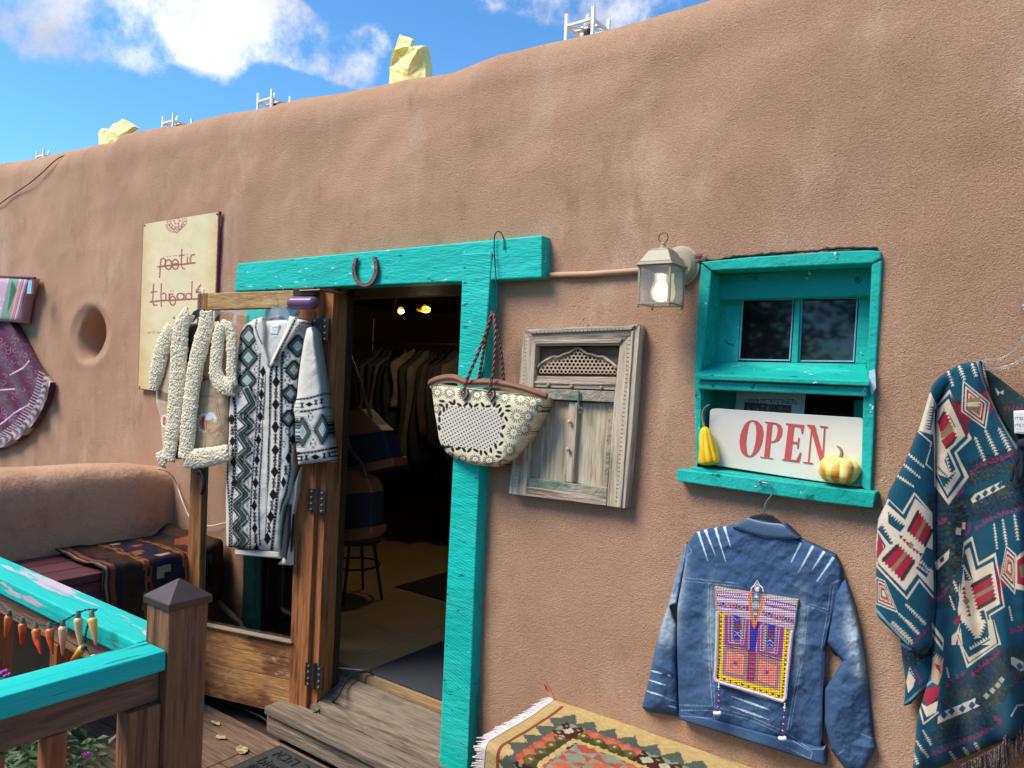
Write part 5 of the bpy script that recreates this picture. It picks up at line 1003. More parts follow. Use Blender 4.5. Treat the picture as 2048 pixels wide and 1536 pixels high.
# upper band
ep([(130,160),(1050,290),(1020,630),(150,410)], (186,168,176)); ep([(135,180),(500,235),(500,290),(140,245)], (128,80,130)); ep([(690,270),(1040,345),(1035,420),(680,350)], (128,80,130))
for i in range(14): x = 145 + i * 26; e([(x, 190 + i * 4), (x + 13, 235 + i * 4), (x + 26, 193 + i * 4)], 1.2, (222,208,214)); x = 690 + i * 25; e([(x, 285 + i * 5.6), (x + 12, 335 + i * 5.6), (x + 25, 289 + i * 5.6)], 1.2, (222,208,214))
ep([(130,300),(500,350),(500,410),(140,355)], (124,70,132)); ep([(645,405),(1020,500),(1015,560),(640,455)], (124,70,132))
for i, (x, y) in enumerate(((145,318),(208,328),(265,338),(325,348),(392,358),(445,370),(665,425),(730,445),(795,462),(858,482),(918,500),(985,520))): cv.disc(*c6((x, y))[0], 4.6, (216,190,200)); cv.disc(*c6((x, y))[0], 3.6, [(190,100,80),(70,70,130),(190,110,80),(190,70,80),(90,96,80),(170,50,90)][i % 6])
for o in (0, 26): e([(150,375 + o),(510,440 + o)], 3.0, (206,186,196)); e([(620,470 + o),(1010,585 + o)], 3.0, (206,186,196)); e([(140,262 + o * .6),(500,312 + o * .6)], 2.4, (206,186,196)); e([(675,362 + o * .6),(1030,442 + o * .6)], 2.4, (206,186,196))
for i in range(26): x = 155 + i * 14; e([(x, 378 + i * 2.5), (x + 7, 415 + i * 2.5)], .7, (120,70,110)); x = 625 + i * 15; e([(x, 476 + i * 4.2), (x + 7, 512 + i * 4.2)], .7, (120,70,110))
e([(115,150),(400,165),(640,205),(1050,280)], 5.0, (158,152,118)); 
for i in range(60): t = i / 59; x, y = lerp(110, 1060, t), np.interp(lerp(110, 1060, t), [110, 400, 640, 1060], [150, 165, 205, 282]); e([(x, y - 14), (x + 8, y + 12)], .8, (206,200,160) if i % 2 else (104,100,80))
e([(110,150),(105,350),(150,400)], 3.6, (158,152,118)); e([(1055,290),(1045,480),(1025,620)], 3.6, (158,152,118))
# throat ornament
ep([(500,190),(680,240),(660,330),(570,600),(540,590),(510,400)], (120,116,126)); cv.disc(*c6((583,245))[0], 3.8, (206,200,206)); cv.disc(*c6((580,345))[0], 7.6, (180,168,184)); cv.disc(*c6((580,345))[0], 5.0, (150,170,176)); cv.disc(*c6((580,345))[0], 2.4, (206,200,206)); cv.disc(*c6((575,440))[0], 3.6, (190,180,200))
e([(500,200),(520,380),(545,560),(560,600)], 3.4, (236,110,36)); e([(672,245),(640,380),(600,500),(560,600)], 3.4, (236,110,36)); e([(520,205),(545,400),(560,560)], 1.0, (240,190,60)); e([(655,250),(620,400),(575,560)], 1.0, (240,190,60))
PCH = sheet('embroidered_panel', c6((108,135),(125,420),(125,700),(118,1000),(112,1210)), c6((1060,285),(1010,650),(985,900),(955,1180),(905,1440)), CLOTH, JK, cv, base=.066, puff=.004, step=.75, soft=1, folds=lambda x, y: .0008 * np.sin(x * 1.4) + .0008 * np.sin(y * 1.3))
bd = MB(); bp = resample(c6((140,425),(138,600),(132,800),(122,1050),(112,1160),(125,1200),(180,1225),(400,1290),(640,1360),(820,1420),(890,1440),(915,1400),(930,1200),(955,950),(975,750),(990,640)), 190)
BDM = mat('white_beads', (226,214,216), .4, .1, 80, .2, 100)
for i, (x, y) in enumerate(bp):
    for o in (-2.0, 0, 2.0):
        tq = (bp[min(i + 1, 189)] - bp[max(i - 1, 0)]); tq = tq / np.linalg.norm(tq); bd.ball(PY(x - tq[1] * o, y + tq[0] * o, -.0745 + .001 * abs(o)), .0021, 5)
bd.build('bead_border', BDM, PCH, smooth=True, kind='stuff')
tf = MB().tube([PY(*c6(p)[0], -.073) for p in ((525,185),(530,150),(560,120),(595,60),(625,120),(655,145),(665,190))], .0022, 6); tf.tube([PY(*c6(p)[0], -.074) for p in ((580,180),(570,140),(595,100),(615,145),(605,182))], .0022, 6); tf.ball(PY(*c6((593,165))[0], -.073), .008, 8, (1, .4, 1)); tf.build('finial', BDM, PCH)
for T_ in (((458,1102),(458,1125),(459,1165),(455,1210),(450,1248)), ((798,1205),(796,1245),(792,1290),(788,1335),(786,1378))):
    b = MB(); b2 = MB(); tp = resample(J(*T_), 26)
    for i, (x, y) in enumerate(tp):
        q = PY(x, y, -.082); (b if (i < 4 or i % 5 == 0) else b2).ball(q, .0042 if i == 3 else .0024, 6)
        if i > 4: b2.ball(q + (.004, 0, .001), .002, 5)
    for o in (-1, 0, 1): b.ball(PY(tp[-1][0] + o * 4.6, tp[-1][1] + (2 if o else 3), -.084), .0068, 8)
    to = b.build('tassel', BDM, JK, smooth=True); b2.build('bead_strand', mat('red_violet_beads', (130,44,84), .35, .5, 300, col2=(60,50,140), c2=(.45,.55), c2s=260), to)
HJ = thing('hanger', 'black hanger with a steel hook holding the denim jacket on the window sill', 'hanger', tuple(PY(1530, 1040, -.05)))
slab('hanger_body', J((600,248),(630,235),(680,226),(730,236),(775,272),(800,300),(900,380),(880,380),(700,300),(560,292)), BLACK, HJ, -.045, -.032, bevel=.003)
MB().tube(smooth_path([PY(*J(p)[0], -.062) for p in ((690,232),(692,190),(705,160),(730,132),(738,105),(728,80),(705,66),(685,62),(672,70),(660,82),(650,90),(640,84))], 40), .0022, 7).build('hook', STEEL, HJ, smooth=True)
tag(MB().tube([PY(1519, 963, -.052), PY(1519, 963, -.066)], .0022, 7).ball(PY(1519, 963, -.067), .0048, 8, (1, .4, 1)).build('screw', STEEL), 'steel screw in the window sill front that carries the jacket hanger', 'screw')

# ---------------- poncho
pa, pb, pc_ = mp(1740, 700, .2018), mp(1740, 980, .2018), mp(1780, 1240, .1927)
PO = thing('poncho', 'teal and cream patterned woven poncho hanging at the right edge', 'poncho', tuple(PY(1960, 722, -.04)))
TL, CRE, REDP, OLV, DBR, MAG, NAV = (18,70,88), (204,188,164), (150,34,56), (134,112,76), (62,44,42), (150,30,84), (34,54,76)
cv = Cv(1744, 712, 2130, 1560, TL, 2.0); H_, W_ = cv.a.shape[:2]; yy, xx = np.mgrid[0:H_, 0:W_]; X_, Y_ = xx / 2 + 1744, yy / 2 + 712
def fill(m_, pts, c): cv.poly(m_(*pts), c)
def outl(m_, pts, w_, c=CRE, cl=True): cv.line(m_(*pts), w_, c, cl)
def band(m_, pts, wd_, kinds):
    """mottled stripe of jagged woven cells along a path"""
    P = resample(m_(*pts), 40); tq = np.gradient(P, axis=0); tq /= np.linalg.norm(tq, axis=1)[:, None]; nq = np.stack([-tq[:, 1], tq[:, 0]], 1)
    cv.line(P.tolist(), wd_ * 2, (30,56,66))
    for i in range(39):
        for j in range(-3, 3):
            if rng.random() < .85:
                c = kinds[rng.integers(len(kinds))]; a_ = P[i] + nq[i] * (j * wd_ / 3); b_ = P[i + 1] + nq[i + 1] * ((j + 1) * wd_ / 3); cv.poly([a_, (b_[0], a_[1] + rng.uniform(-1, 1)), b_, (a_[0] + rng.uniform(-1, 1), b_[1])], c)
def magb(m_, pts, s_=4.2):
    P = resample(m_(*pts), max(4, int(np.linalg.norm(np.diff(np.array(m_(*pts)), axis=0), axis=1).sum() / (s_ * 1.9))))
    for i, (x, y) in enumerate(P):
        for (dx, dy) in ((-.5,-.9),(.3,-.5),(-.2,.1),(.5,.4),(-.5,.8)):
            if (i + int(dx * 10)) % 4: cv.poly([(x + s_ * dx - s_ * .45, y + s_ * dy), (x + s_ * dx, y + s_ * dy - s_ * .5), (x + s_ * dx + s_ * .45, y + s_ * dy), (x + s_ * dx, y + s_ * dy + s_ * .5)], MAG)
def arrows(m_, a_, b_, n, w_, c=CRE):
    (xa, ya), (xb, yb) = m_(a_, b_); d = np.array((xb - xa, yb - ya)); L_ = np.linalg.norm(d); d /= L_; nq = np.array((-d[1], d[0])); cv.line([(xa, ya), (xb, yb)], 1.2, c)
    for i in range(n):
        t = i / n; p = np.array((xa, ya)) + d * L_ * t; ww = w_ * (1 - .25 * abs(2 * t - 1)); hq = L_ / n
        cv.poly([p, p + d * hq * .95 + nq * ww, p + d * hq * .72, p + d * hq * .95 - nq * ww], c)
def serr(m_, a_, b_, n, ht, c, side=1):
    (xa, ya), (xb, yb) = m_(a_, b_); d = np.array((xb - xa, yb - ya)); L_ = np.linalg.norm(d); d /= L_; nq = np.array((-d[1], d[0])) * side
    for i in range(n):
        p = np.array((xa, ya)) + d * L_ * i / n; q = p + d * L_ / n; cv.poly([p - nq, q - nq, (p + q) / 2 + nq * ht * (.75 + .5 * rng.random())], c)
def sdiamond(m_, quad, cols, st_=4):
    """striped lozenge block with saw-tooth ends: quad = four corners, stripes run across"""
    A, B, C_, D_ = [np.array(p) for p in m_(*quad)]; n = len(cols)
    for i, c in enumerate(cols):
        a_, b_, c_, d_ = lerp(A, D_, i / n), lerp(B, C_, i / n), lerp(B, C_, (i + 1) / n), lerp(A, D_, (i + 1) / n); cv.poly([a_, b_, c_, d_], c)
        ax = (b_ - a_) / np.linalg.norm(b_ - a_)
        for k_ in range(st_):
            p, q = lerp(b_, c_, k_ / st_), lerp(b_, c_, (k_ + 1) / st_); cv.poly([p, q, (p + q) / 2 + ax * 5.5], c); p, q = lerp(a_, d_, k_ / st_), lerp(a_, d_, (k_ + 1) / st_); cv.poly([p, q, (p + q) / 2 - ax * 5.5], c)
# dark mottled bands
DK = [(24,52,72),(28,40,56),(24,66,80),(48,56,56),(34,40,52)]; DKO = [(34,58,70),(84,76,52),(30,48,62),(30,72,80),(60,62,50)]
band(pa, [(1000,1180),(1250,1080),(1530,980)], 14, DK); band(pa, [(1000,1290),(1250,1200),(1530,1100)], 12, DKO); band(pa, [(1010,1500),(1250,1400),(1530,1300)], 14, DKO); magb(pa, [(1010,1220),(1060,1160),(1180,1110),(1300,1080),(1420,1020)], 4.0)
band(pb, [(1020,160),(1250,90),(1530,0)], 14, DKO); band(pb, [(1020,260),(1250,180),(1530,90)], 12, DK); magb(pb, [(1060,380),(1140,320),(1300,240),(1530,180)], 4.0)
band(pb, [(700,100),(740,350),(700,600),(700,900),(720,1100)], 26, DK + [(40,40,50)]); band(pb, [(900,100),(860,400),(830,700),(800,1000)], 20, DKO + [(30,34,44)]); magb(pb, [(860,60),(920,0)]); magb(pb, [(960,420),(990,350)]); magb(pb, [(690,330),(750,300)]); magb(pb, [(680,1080),(760,1000)]); fill(pb, [(915,320),(948,325),(945,395),(912,385)], CRE); fill(pb, [(855,375),(905,380),(900,450),(850,440)], CRE)
fill(pb, [(645,720),(790,590),(780,680),(660,800)], CRE); fill(pb, [(690,690),(730,650),(740,700),(700,730)], NAV)
band(pc_, [(600,700),(760,640),(860,600)], 10, DK); band(pc_, [(560,860),(760,760),(880,720)], 11, DKO); band(pc_, [(520,1080),(760,1040),(960,940)], 14, DKO); band(pc_, [(480,1230),(760,1150),(1080,1010)], 15, DK); band(pc_, [(900,640),(1100,480),(1200,420)], 26, DK + [(60,56,48)]); band(pc_, [(960,860),(1080,780),(1190,700)], 22, DKO); magb(pc_, [(600,680),(640,620),(760,560)]); magb(pc_, [(860,560),(960,480),(1130,340)]); magb(pc_, [(460,1380),(620,1320),(760,1260),(900,1210),(1050,1130)], 4.6); magb(pc_, [(1100,1020),(1150,1060)])
fill(pc_, [(500,1010),(560,950),(890,810),(880,870),(935,890),(760,970),(560,1050),(495,1080)], CRE)
for x, y in ((560,985),(640,950),(750,920),(850,885)): fill(pc_, [(x - 36, y + 8), (x, y - 42), (x + 40, y - 4), (x + 4, y + 46)], (26,74,110))
for x, y in ((1000,790),(1065,735),(1120,680),(1160,625)): fill(pc_, [(x - 34, y), (x, y - 38), (x + 32, y - 6), (x + 4, y + 36)], (160,158,146))
fill(pa, [(1000,1480),(1040,1430),(1310,1300),(1290,1345),(1350,1350),(1020,1520)], CRE)
for x, y in ((1070,1465),(1140,1420),(1220,1380),(1290,1340)): fill(pa, [(x - 30, y + 10), (x + 5, y - 36), (x + 34, y - 8), (x, y + 38)], (26,74,96))
# red ground behind small diamonds
fill(pa, [(830,540),(1160,400),(1250,560),(1200,620),(960,720),(860,600)], REDP); fill(pa, [(830,520),(1150,385),(1160,405),(840,560)], DBR); fill(pb, [(1280,760),(1440,650),(1440,960),(1300,960)], REDP)
def dia(m_, Q, rings):
    ce = np.mean(Q, axis=0)
    for f, c in rings: cv.poly(m_(*[tuple(ce + (np.array(q) - ce) * f) for q in Q]), c)
D5 = [(1.0, CRE),(.9, TL),(.78, CRE),(.66, REDP),(.52, CRE),(.44, OLV),(.30, REDP),(.2, CRE)]
dia(pa, [(920,300),(1190,520),(1150,790),(905,610)], D5); sdiamond(pa, [(985,480),(1080,470),(1060,610),(975,600)], [OLV, CRE, OLV], 2)
dia(pb, [(1350,550),(1450,640),(1440,1040),(1290,870)], D5); dia(pb, [(60,860),(150,900),(280,1220),(60,1130)], D5)
# great cross motifs
fill(pa, [(610,600),(660,550),(790,390),(1010,880),(860,1020),(980,1260),(850,1440),(780,1536),(640,1350),(640,1000)], CRE); fill(pa, [(640,590),(790,430),(975,875),(835,1020),(940,1260),(770,1480),(650,1270)], TL); 
fill(pa, [(800,420),(990,800),(960,870),(870,720),(830,590)], (110,44,52)); fill(pa, [(665,600),(780,485),(945,850),(790,1000),(900,1240),(770,1440),(665,1240),(640,900)], CRE)
sdiamond(pa, [(690,610),(860,640),(850,900),(700,880)], [DBR, REDP, OLV, REDP, DBR], 2) if False else None
for Q, c in (([(670,720),(740,580),(770,640),(700,760)], DBR),([(680,740),(760,610),(810,680),(820,740),(700,820)], REDP),([(700,830),(820,690),(850,760),(800,850),(710,880)], OLV),([(705,900),(850,790),(860,840),(800,950),(740,960)], REDP),([(740,970),(850,860),(875,850),(830,930),(760,985)], DBR)): fill(pa, Q, c)
serr(pa, (745,580), (875,860), 8, 4.5, CRE, 1); serr(pa, (665,880), (745,1010), 5, 5, CRE, -1)
fill(pa, [(720,1010),(770,1080),(800,1230),(760,1270),(680,1130)], CRE); fill(pa, [(770,1010),(850,1180),(800,1240),(740,1100)], TL); serr(pa, (745,1030), (800,1240), 6, 5, CRE, -1); serr(pa, (670,1150), (770,1260), 6, 5, TL, 1); fill(pa, [(670,1230),(770,1270),(860,1200),(760,1380),(735,1370)], TL); serr(pa, (740,1385), (880,1210), 7, 6, CRE, -1)
fill(pa, [(590,430),(600,420),(640,560),(640,800),(620,840),(480,800),(510,700)], CRE); serr(pa, (640,560), (600,800), 9, 11, (26,66,92), 1); outl(pa, [(470,800),(610,920),(600,960)], 2.6, cl=False); outl(pa, [(600,980),(555,1130),(620,1190)], 2.2, cl=False); outl(pa, [(600,430),(660,560),(670,600)], 2.2, cl=False)
# sleeve cross (lower left)
fill(pb, [(180,85),(320,220),(440,20),(620,230),(630,1080),(490,910),(370,1090),(60,760),(60,480),(100,260)], CRE); fill(pb, [(190,105),(330,245),(445,50),(620,250),(630,1050),(490,880),(365,1060),(75,745),(140,560),(80,450),(120,260)], TL)
fill(pb, [(90,330),(60,700),(260,880),(180,860)], REDP)
fill(pb, [(170,140),(350,300),(450,85),(620,240),(630,1010),(470,830),(350,1000),(95,740),(70,690),(160,560),(70,400),(90,280)], CRE); fill(pb, [(180,200),(360,350),(300,420),(180,330)], TL); serr(pb, (170,200), (370,360), 9, 6, CRE, 1); fill(pb, [(75,390),(130,330),(240,540),(195,540)], TL); serr(pb, (130,330), (250,540), 7, 6, CRE, 1); fill(pb, [(560,560),(630,600),(630,800),(480,740)], TL); serr(pb, (470,700), (620,830), 7, 7, CRE, -1); fill(pb, [(450,770),(510,730),(600,820),(560,870)], TL); serr(pb, (460,740), (590,840), 6, 6, CRE, -1)
sdiamond(pb, [(375,350),(460,210),(610,330),(580,560)][0:0] or [(370,350),(560,560),(625,430),(465,210)], [TL]*0 or [DBR], 1) if False else None
def block(m_, A, B, C_, D_): sdiamond(m_, [A, B, C_, D_], [DBR, REDP, REDP, OLV, REDP, REDP, DBR], 1)
block(pb, (370,390), (465,205), (625,420), (560,560)); block(pb, (120,680), (260,540), (450,720), (335,900)); dia(pb, [(405,510),(440,550),(405,590),(370,550)], [(1, OLV)]); 
for x, y, c in ((310,465,DBR),(345,500,REDP),(375,530,REDP),(440,590,REDP),(470,615,REDP),(505,640,DBR)): fill(pb, [(x - 22, y - 18), (x + 22, y - 8), (x - 4, y + 26)], c)
# main lower cross
fill(pb, [(930,520),(1015,460),(1080,720),(1245,620),(1340,1160),(1190,1250),(1290,1500),(1300,1536),(810,1536),(900,1300),(880,1000),(915,700)], CRE); fill(pb, [(935,560),(1005,500),(1070,750),(1235,660),(1320,1150),(1175,1240),(1260,1536),(850,1536),(900,1300),(890,900)], TL); fill(pb, [(1240,700),(1290,900),(1310,1120),(1280,1120)], (120,36,56))
fill(pb, [(945,600),(990,570),(1050,800),(1220,710),(1290,1130),(1150,1210),(1230,1536),(870,1536),(900,1340),(870,1200),(920,850)], CRE); fill(pb, [(950,620),(1010,850),(1020,900),(940,900),(920,700)], TL); serr(pb, (925,740), (1015,910), 7, 5, CRE, 1); fill(pb, [(1070,1200),(1130,1190),(1210,1460),(1080,1480),(1110,1300)], TL); serr(pb, (1080,1180), (1110,1480), 9, 6, CRE, -1); fill(pb, [(890,1290),(940,1300),(1060,1440),(1000,1536),(920,1536)], TL); serr(pb, (910,1290), (1060,1450), 7, 6, CRE, -1)
block(pb, (1010,930), (1190,830), (1240,1100), (1080,1190)); dia(pb, [(955,1060),(990,1100),(955,1150),(920,1100)], [(1, OLV)])
for x, y, c in ((930,980,DBR),(935,1020,REDP),(940,1060,REDP),(970,1160,REDP),(975,1200,REDP),(985,1240,DBR)): fill(pb, [(x - 22, y + 12), (x + 2, y - 24), (x + 24, y + 12)], c)
fill(pb, [(830,1300),(900,1230),(900,1290),(840,1350)], REDP)
fill(pc_, [(640,170),(720,100),(720,210),(820,390),(1040,260),(1010,0),(1080,0),(1150,240),(800,500),(700,190),(640,260)], CRE); fill(pc_, [(640,200),(700,160),(820,440),(1110,240),(1060,0),(1075,0),(1130,240),(810,460),(710,150)], TL); fill(pc_, [(740,30),(800,0),(920,150),(1000,0),(1040,210),(830,330)], TL); fill(pc_, [(760,0),(990,0),(915,190)], CRE); serr(pc_, (760,0), (910,190), 7, 6, CRE, 1); serr(pc_, (920,190), (985,10), 6, 6, CRE, 1); serr(pc_, (830,310), (1050,180), 8, 7, CRE, -1)
fill(pc_, [(440,30),(560,200),(550,330),(440,170)], CRE); fill(pc_, [(440,90),(550,240),(545,280),(440,130)], TL); fill(pc_, [(440,310),(560,400),(540,560),(500,680),(430,640)], (170,146,116)); serr(pc_, (440,320), (560,390), 5, 10, TL, 1); fill(pc_, [(465,450),(520,470),(530,560),(480,500)], REDP); fill(pc_, [(330,740),(480,680),(520,700),(480,860),(390,900)], REDP); fill(pc_, [(390,910),(510,780),(500,840),(420,900)], DBR)
outl(pc_, [(300,880),(350,1080),(500,960)], 3.2, cl=False); fill(pc_, [(320,860),(380,900),(500,840),(480,960),(380,1010)], CRE); magb(pc_, [(180,300),(300,200),(400,80)], 4.6); magb(pc_, [(230,460),(280,560),(320,640)], 4.6); fill(pc_, [(170,640),(205,490),(270,600),(240,700),(190,760)], CRE); serr(pc_, (200,520), (280,640), 5, 6, TL, -1)
band(pc_, [(130,400),(240,420),(400,330)], 12, DK + [(90,84,70)])
# arrow rows
for m_, a_, b_, n, w_ in ((pa,(770,200),(825,360),6,5),(pa,(880,150),(940,300),6,6),(pa,(1010,130),(1055,265),5,6),(pa,(540,1165),(380,1030),7,4.5),(pa,(500,1270),(330,1130),8,4.5),(pa,(440,1360),(270,1245),7,4.5),(pa,(1040,860),(1140,1100),8,5.5),(pa,(1140,790),(1260,1040),9,6),(pa,(1275,770),(1390,1000),8,7),(pb,(1230,330),(1262,590),9,3.8),(pb,(1315,285),(1355,550),9,4.5),(pb,(1430,240),(1470,500),8,5),(pb,(280,1220),(490,1425),10,5),(pb,(350,1130),(555,1330),10,5),(pb,(220,1300),(420,1500),9,5),(pb,(830,900),(870,1010),4,5),(pb,(790,1050),(840,1190),6,3.4),(pb,(1380,1150),(1410,1300),6,3.4),(pc_,(10,30),(235,250),10,5),(pc_,(170,0),(300,150),6,6),(pc_,(320,0),(370,50),3,6),(pc_,(340,1140),(430,1300),7,4.5),(pc_,(270,1250),(400,1430),8,5),(pc_,(240,1380),(290,1500),5,6),(pc_,(620,1360),(710,1500),6,6),(pc_,(760,1320),(840,1440),6,6),(pc_,(880,1270),(950,1390),5,6),(pc_,(590,490),(610,600),5,3)): arrows(m_, a_, b_, n, w_)
# right-hand panel beyond the fold
fill(pc_, [(1255,370),(1391,440),(1391,560),(1260,460)], CRE); fill(pc_, [(1310,470),(1350,440),(1385,490),(1345,525)], (26,92,120)); outl(pc_, [(1391,880),(1320,890),(1260,1000)], 3, cl=False); magb(pc_, [(1270,120),(1391,80)], 5); band(pc_, [(1250,330),(1391,350)], 10, DKO); band(pc_, [(1250,620),(1391,600)], 14, DKO)
fill(pb, [(1440,680),(1480,640),(1536,600),(1620,800),(1536,1000),(1440,980)], CRE); fill(pb, [(1460,700),(1536,640),(1600,800),(1530,950),(1460,930)], REDP); fill(pb, [(1480,760),(1536,720),(1560,860),(1500,870)], OLV)
# lace-like trim along the neckline
tr = resample(pa((1075,100),(1130,280),(1200,450),(1290,640),(1370,800),(1430,900),(1470,970)), 46)
for i, (x, y) in enumerate(tr): cv.disc(x, y, 5.2, (84,124,136) if not 14 < i < 26 else (160,104,112))
for i, (x, y) in enumerate(tr): cv.line([(x + 3.6 * math.cos(q) - 1.5, y + 3.6 * math.sin(q)) for q in np.linspace(2, 6.6, 9)], .9, (146,178,180) if not 14 < i < 26 else (206,160,160))
for P in (pb((62,1190),(150,1290),(260,1410),(380,1530)), pc_((120,250),(210,300)), pc_((170,860),(330,720),(430,640))):
    for x, y in resample(P, 26): cv.disc(x, y, 3.0, (96,146,158)); cv.disc(x, y, 1.2, (180,206,206))
foldp = lambda x, y: .030 * np.cos((x - 1840) / 34.0 + (y - 900) * .0012) * np.clip((y - 800) / 200, 0, 1) + .014 * np.sin(x * .09 - y * .012) * np.clip((y - 900) / 300, 0, 1) + .006 * fbm(x, y, .015, 41, 3)
Lm = [(1962,722),(1921,728),(1890,745),(1870,765),(1864,800),(1866,900),(1864,1000),(1867,1150),(1864,1280),(1862,1340),(1845,1400),(1833,1440),(1830,1490),(1822,1560)]
Rm = [(1958,720),(1972,780),(1995,830),(2015,865),(2036,896),(2050,930),(2056,1000),(2058,1080),(2058,1160),(2058,1240),(2058,1300),(2058,1360),(2058,1420),(2058,1460)]
PW_ = sheet('front_cloth', Lm, Rm, CLOTH, PO, cv, base=.075, puff=.045, folds=foldp, step=1.5, soft=3)
sheet('sleeve_cloth', [(1930,727),(1881,752),(1865,769),(1857,790),(1837,857),(1811,922),(1780,978),(1768,1012),(1757,1035),(1752,1061),(1752,1140),(1752,1225),(1757,1236),(1790,1268),(1818,1294)], [(1935,745),(1892,775),(1874,800),(1869,840),(1871,900),(1872,960),(1872,1010),(1872,1060),(1872,1110),(1872,1160),(1872,1210),(1868,1250),(1866,1290),(1850,1310),(1822,1300)], CLOTH, PO, cv, base=.10, puff=.035, folds=lambda x, y: .02 * np.sin((x - 1750) / 38) , step=1.5, soft=2)
class Flip:
    def __init__(s, c): s.c = c
    def get(s, px, py): return s.c.get(2 * FX - px, py)
FX = 2057.0; fl_ = lambda P: [(2 * FX - x, y + (x < 1990) * 6) for x, y in P]
# the half of the poncho beyond the picture's right edge
sheet('front_cloth', fl_(Rm), fl_(Lm), CLOTH, PO, Flip(cv), base=.075, puff=.045, folds=lambda x, y: foldp(2 * FX - x, y), step=2.2, soft=3)
sheet('sleeve_cloth', fl_([(1935,745),(1892,775),(1874,800),(1869,840),(1871,900),(1872,960),(1872,1010),(1872,1060),(1872,1110),(1872,1160),(1872,1210),(1868,1250),(1866,1290),(1850,1310),(1822,1300)]), fl_([(1930,727),(1881,752),(1865,769),(1857,790),(1837,857),(1811,922),(1780,978),(1768,1012),(1757,1035),(1752,1061),(1752,1140),(1752,1225),(1757,1236),(1790,1268),(1818,1294)]), CLOTH, PO, Flip(cv), base=.10, puff=.035, step=2.2, soft=2)
sheet('under_layer', [(1800,1270),(1803,1310),(1811,1363),(1808,1412)], [(1880,1270),(1882,1300),(1868,1356),(1822,1408)], CLOTH, PO, cv, base=.07, puff=.02, step=1.6)
cvn = Cv(1960, 725, 2140, 960, (40,62,62), 2.0); 
for i in range(500): x, y = 1960 + rng.random() * 180, 730 + rng.random() * 220; cvn.poly([(x, y), (x + 5, y + 1.5), (x + 4, y + 4), (x - 1, y + 2.4)], [(30,50,60),(70,72,56),(36,74,84),(90,60,60),(44,60,66)][i % 5])
for i in range(9): x = 2008 + i * 8; cvn.poly([(x, 820 - i), (x + 5, 812 - i), (x + 3, 824 - i)], MAG)
cvn.poly([(1990,775),(2000,785),(1996,792)], CRE); cvn.poly([(2000,785),(2008,780),(2006,790)], CRE)
sheet('back_cloth', [(1966,728),(1980,780),(2000,830),(2030,880),(2060,930)], [(1970,735),(2048,795),(2090,830),(2110,880),(2120,940)], CLOTH, PO, cvn, base=.03, puff=.01, step=1.6)
lb = Cv(2020, 815, 2090, 875, (222,220,214), 4); txt(lb, 'me', 2031, 829, 11, (60,60,60), 0, 1.0); txt(lb, 'mo', 2031, 843, 11, (60,60,60), 0, 1.0); lb.line([(2032,858),(2052,860)], .8, (60,60,60)); lb.line([(2034,864),(2050,865)], .8, (60,60,60))
sheet('care_label', [(2027,822),(2029,867)], [(2062,820),(2064,870)], mat('label_tape', (255,255,255), .8, .03, attr=True), PO, lb, base=.085, puff=.003, step=1.0, soft=0)
b = MB()
for P in (((2040,885),(2036,905),(2030,930),(2034,955),(2040,960),(2044,940),(2043,915),(2046,890)), ((2044,885),(2040,910),(2026,940),(2022,962)), ((2046,888),(2056,930),(2050,965),(2060,940),(2056,900))): b.tube(smooth_path([PY(x, y, -.155) for x, y in P], 24), .0045, 6)
b.ball(PY(2046, 888, -.155), .014, 8); b.build('neck_tie', mat('navy_cord', (28,30,44), .9, .2, 60), PO, smooth=True)
b = MB(); fr = resample([(1922,1532),(1955,1516),(1985,1500),(2006,1488),(2012,1452),(2020,1440),(2057,1456),(2094,1442),(2108,1490),(2150,1512),(2190,1530)], 170)
for i, (x, y) in enumerate(fr):
    ln = 34 + 30 * rng.random(); Yq = -.10 - .02 * rng.random(); b.tube([PY(x, y - 2, Yq), PY(x + rng.uniform(-3, 3), y + ln * .5, Yq - .004), PY(x + rng.uniform(-5, 5), y + ln * 1.3, Yq)], .0016, 4)
b.build('fringe', mat('dark_fringe', (74,62,60), .9, .5, 200, col2=(130,110,104), c2=(.5,.6), c2s=200), PO, kind='stuff')
b = MB(); HP = thing('hanger', 'clear plastic hanger holding the poncho at the right edge', 'hanger', tuple(PY(2048, 700, -.05)))
b.tube(smooth_path([PY(x, y, -.06) for x, y in ((1930,748),(1962,737),(2000,738),(2030,728),(2060,705),(2080,680))], 24), .0045, 7).tube(smooth_path([PY(x, y, -.06) for x, y in ((1952,726),(1972,720),(2005,717),(2030,700),(2048,675),(2070,650))], 24), .003, 7).build('hanger_arm', PLH, HP, smooth=True)
tag(MB().tube(smooth_path([PY(x, y, -.012) for x, y in ((2052,608),(2044,612),(2040,618),(2046,622),(2056,614))], 12), .0022, 6).build('wall_hook', STEEL, smooth=True), 'small white metal hook screwed in the wall at the right edge', 'hook')

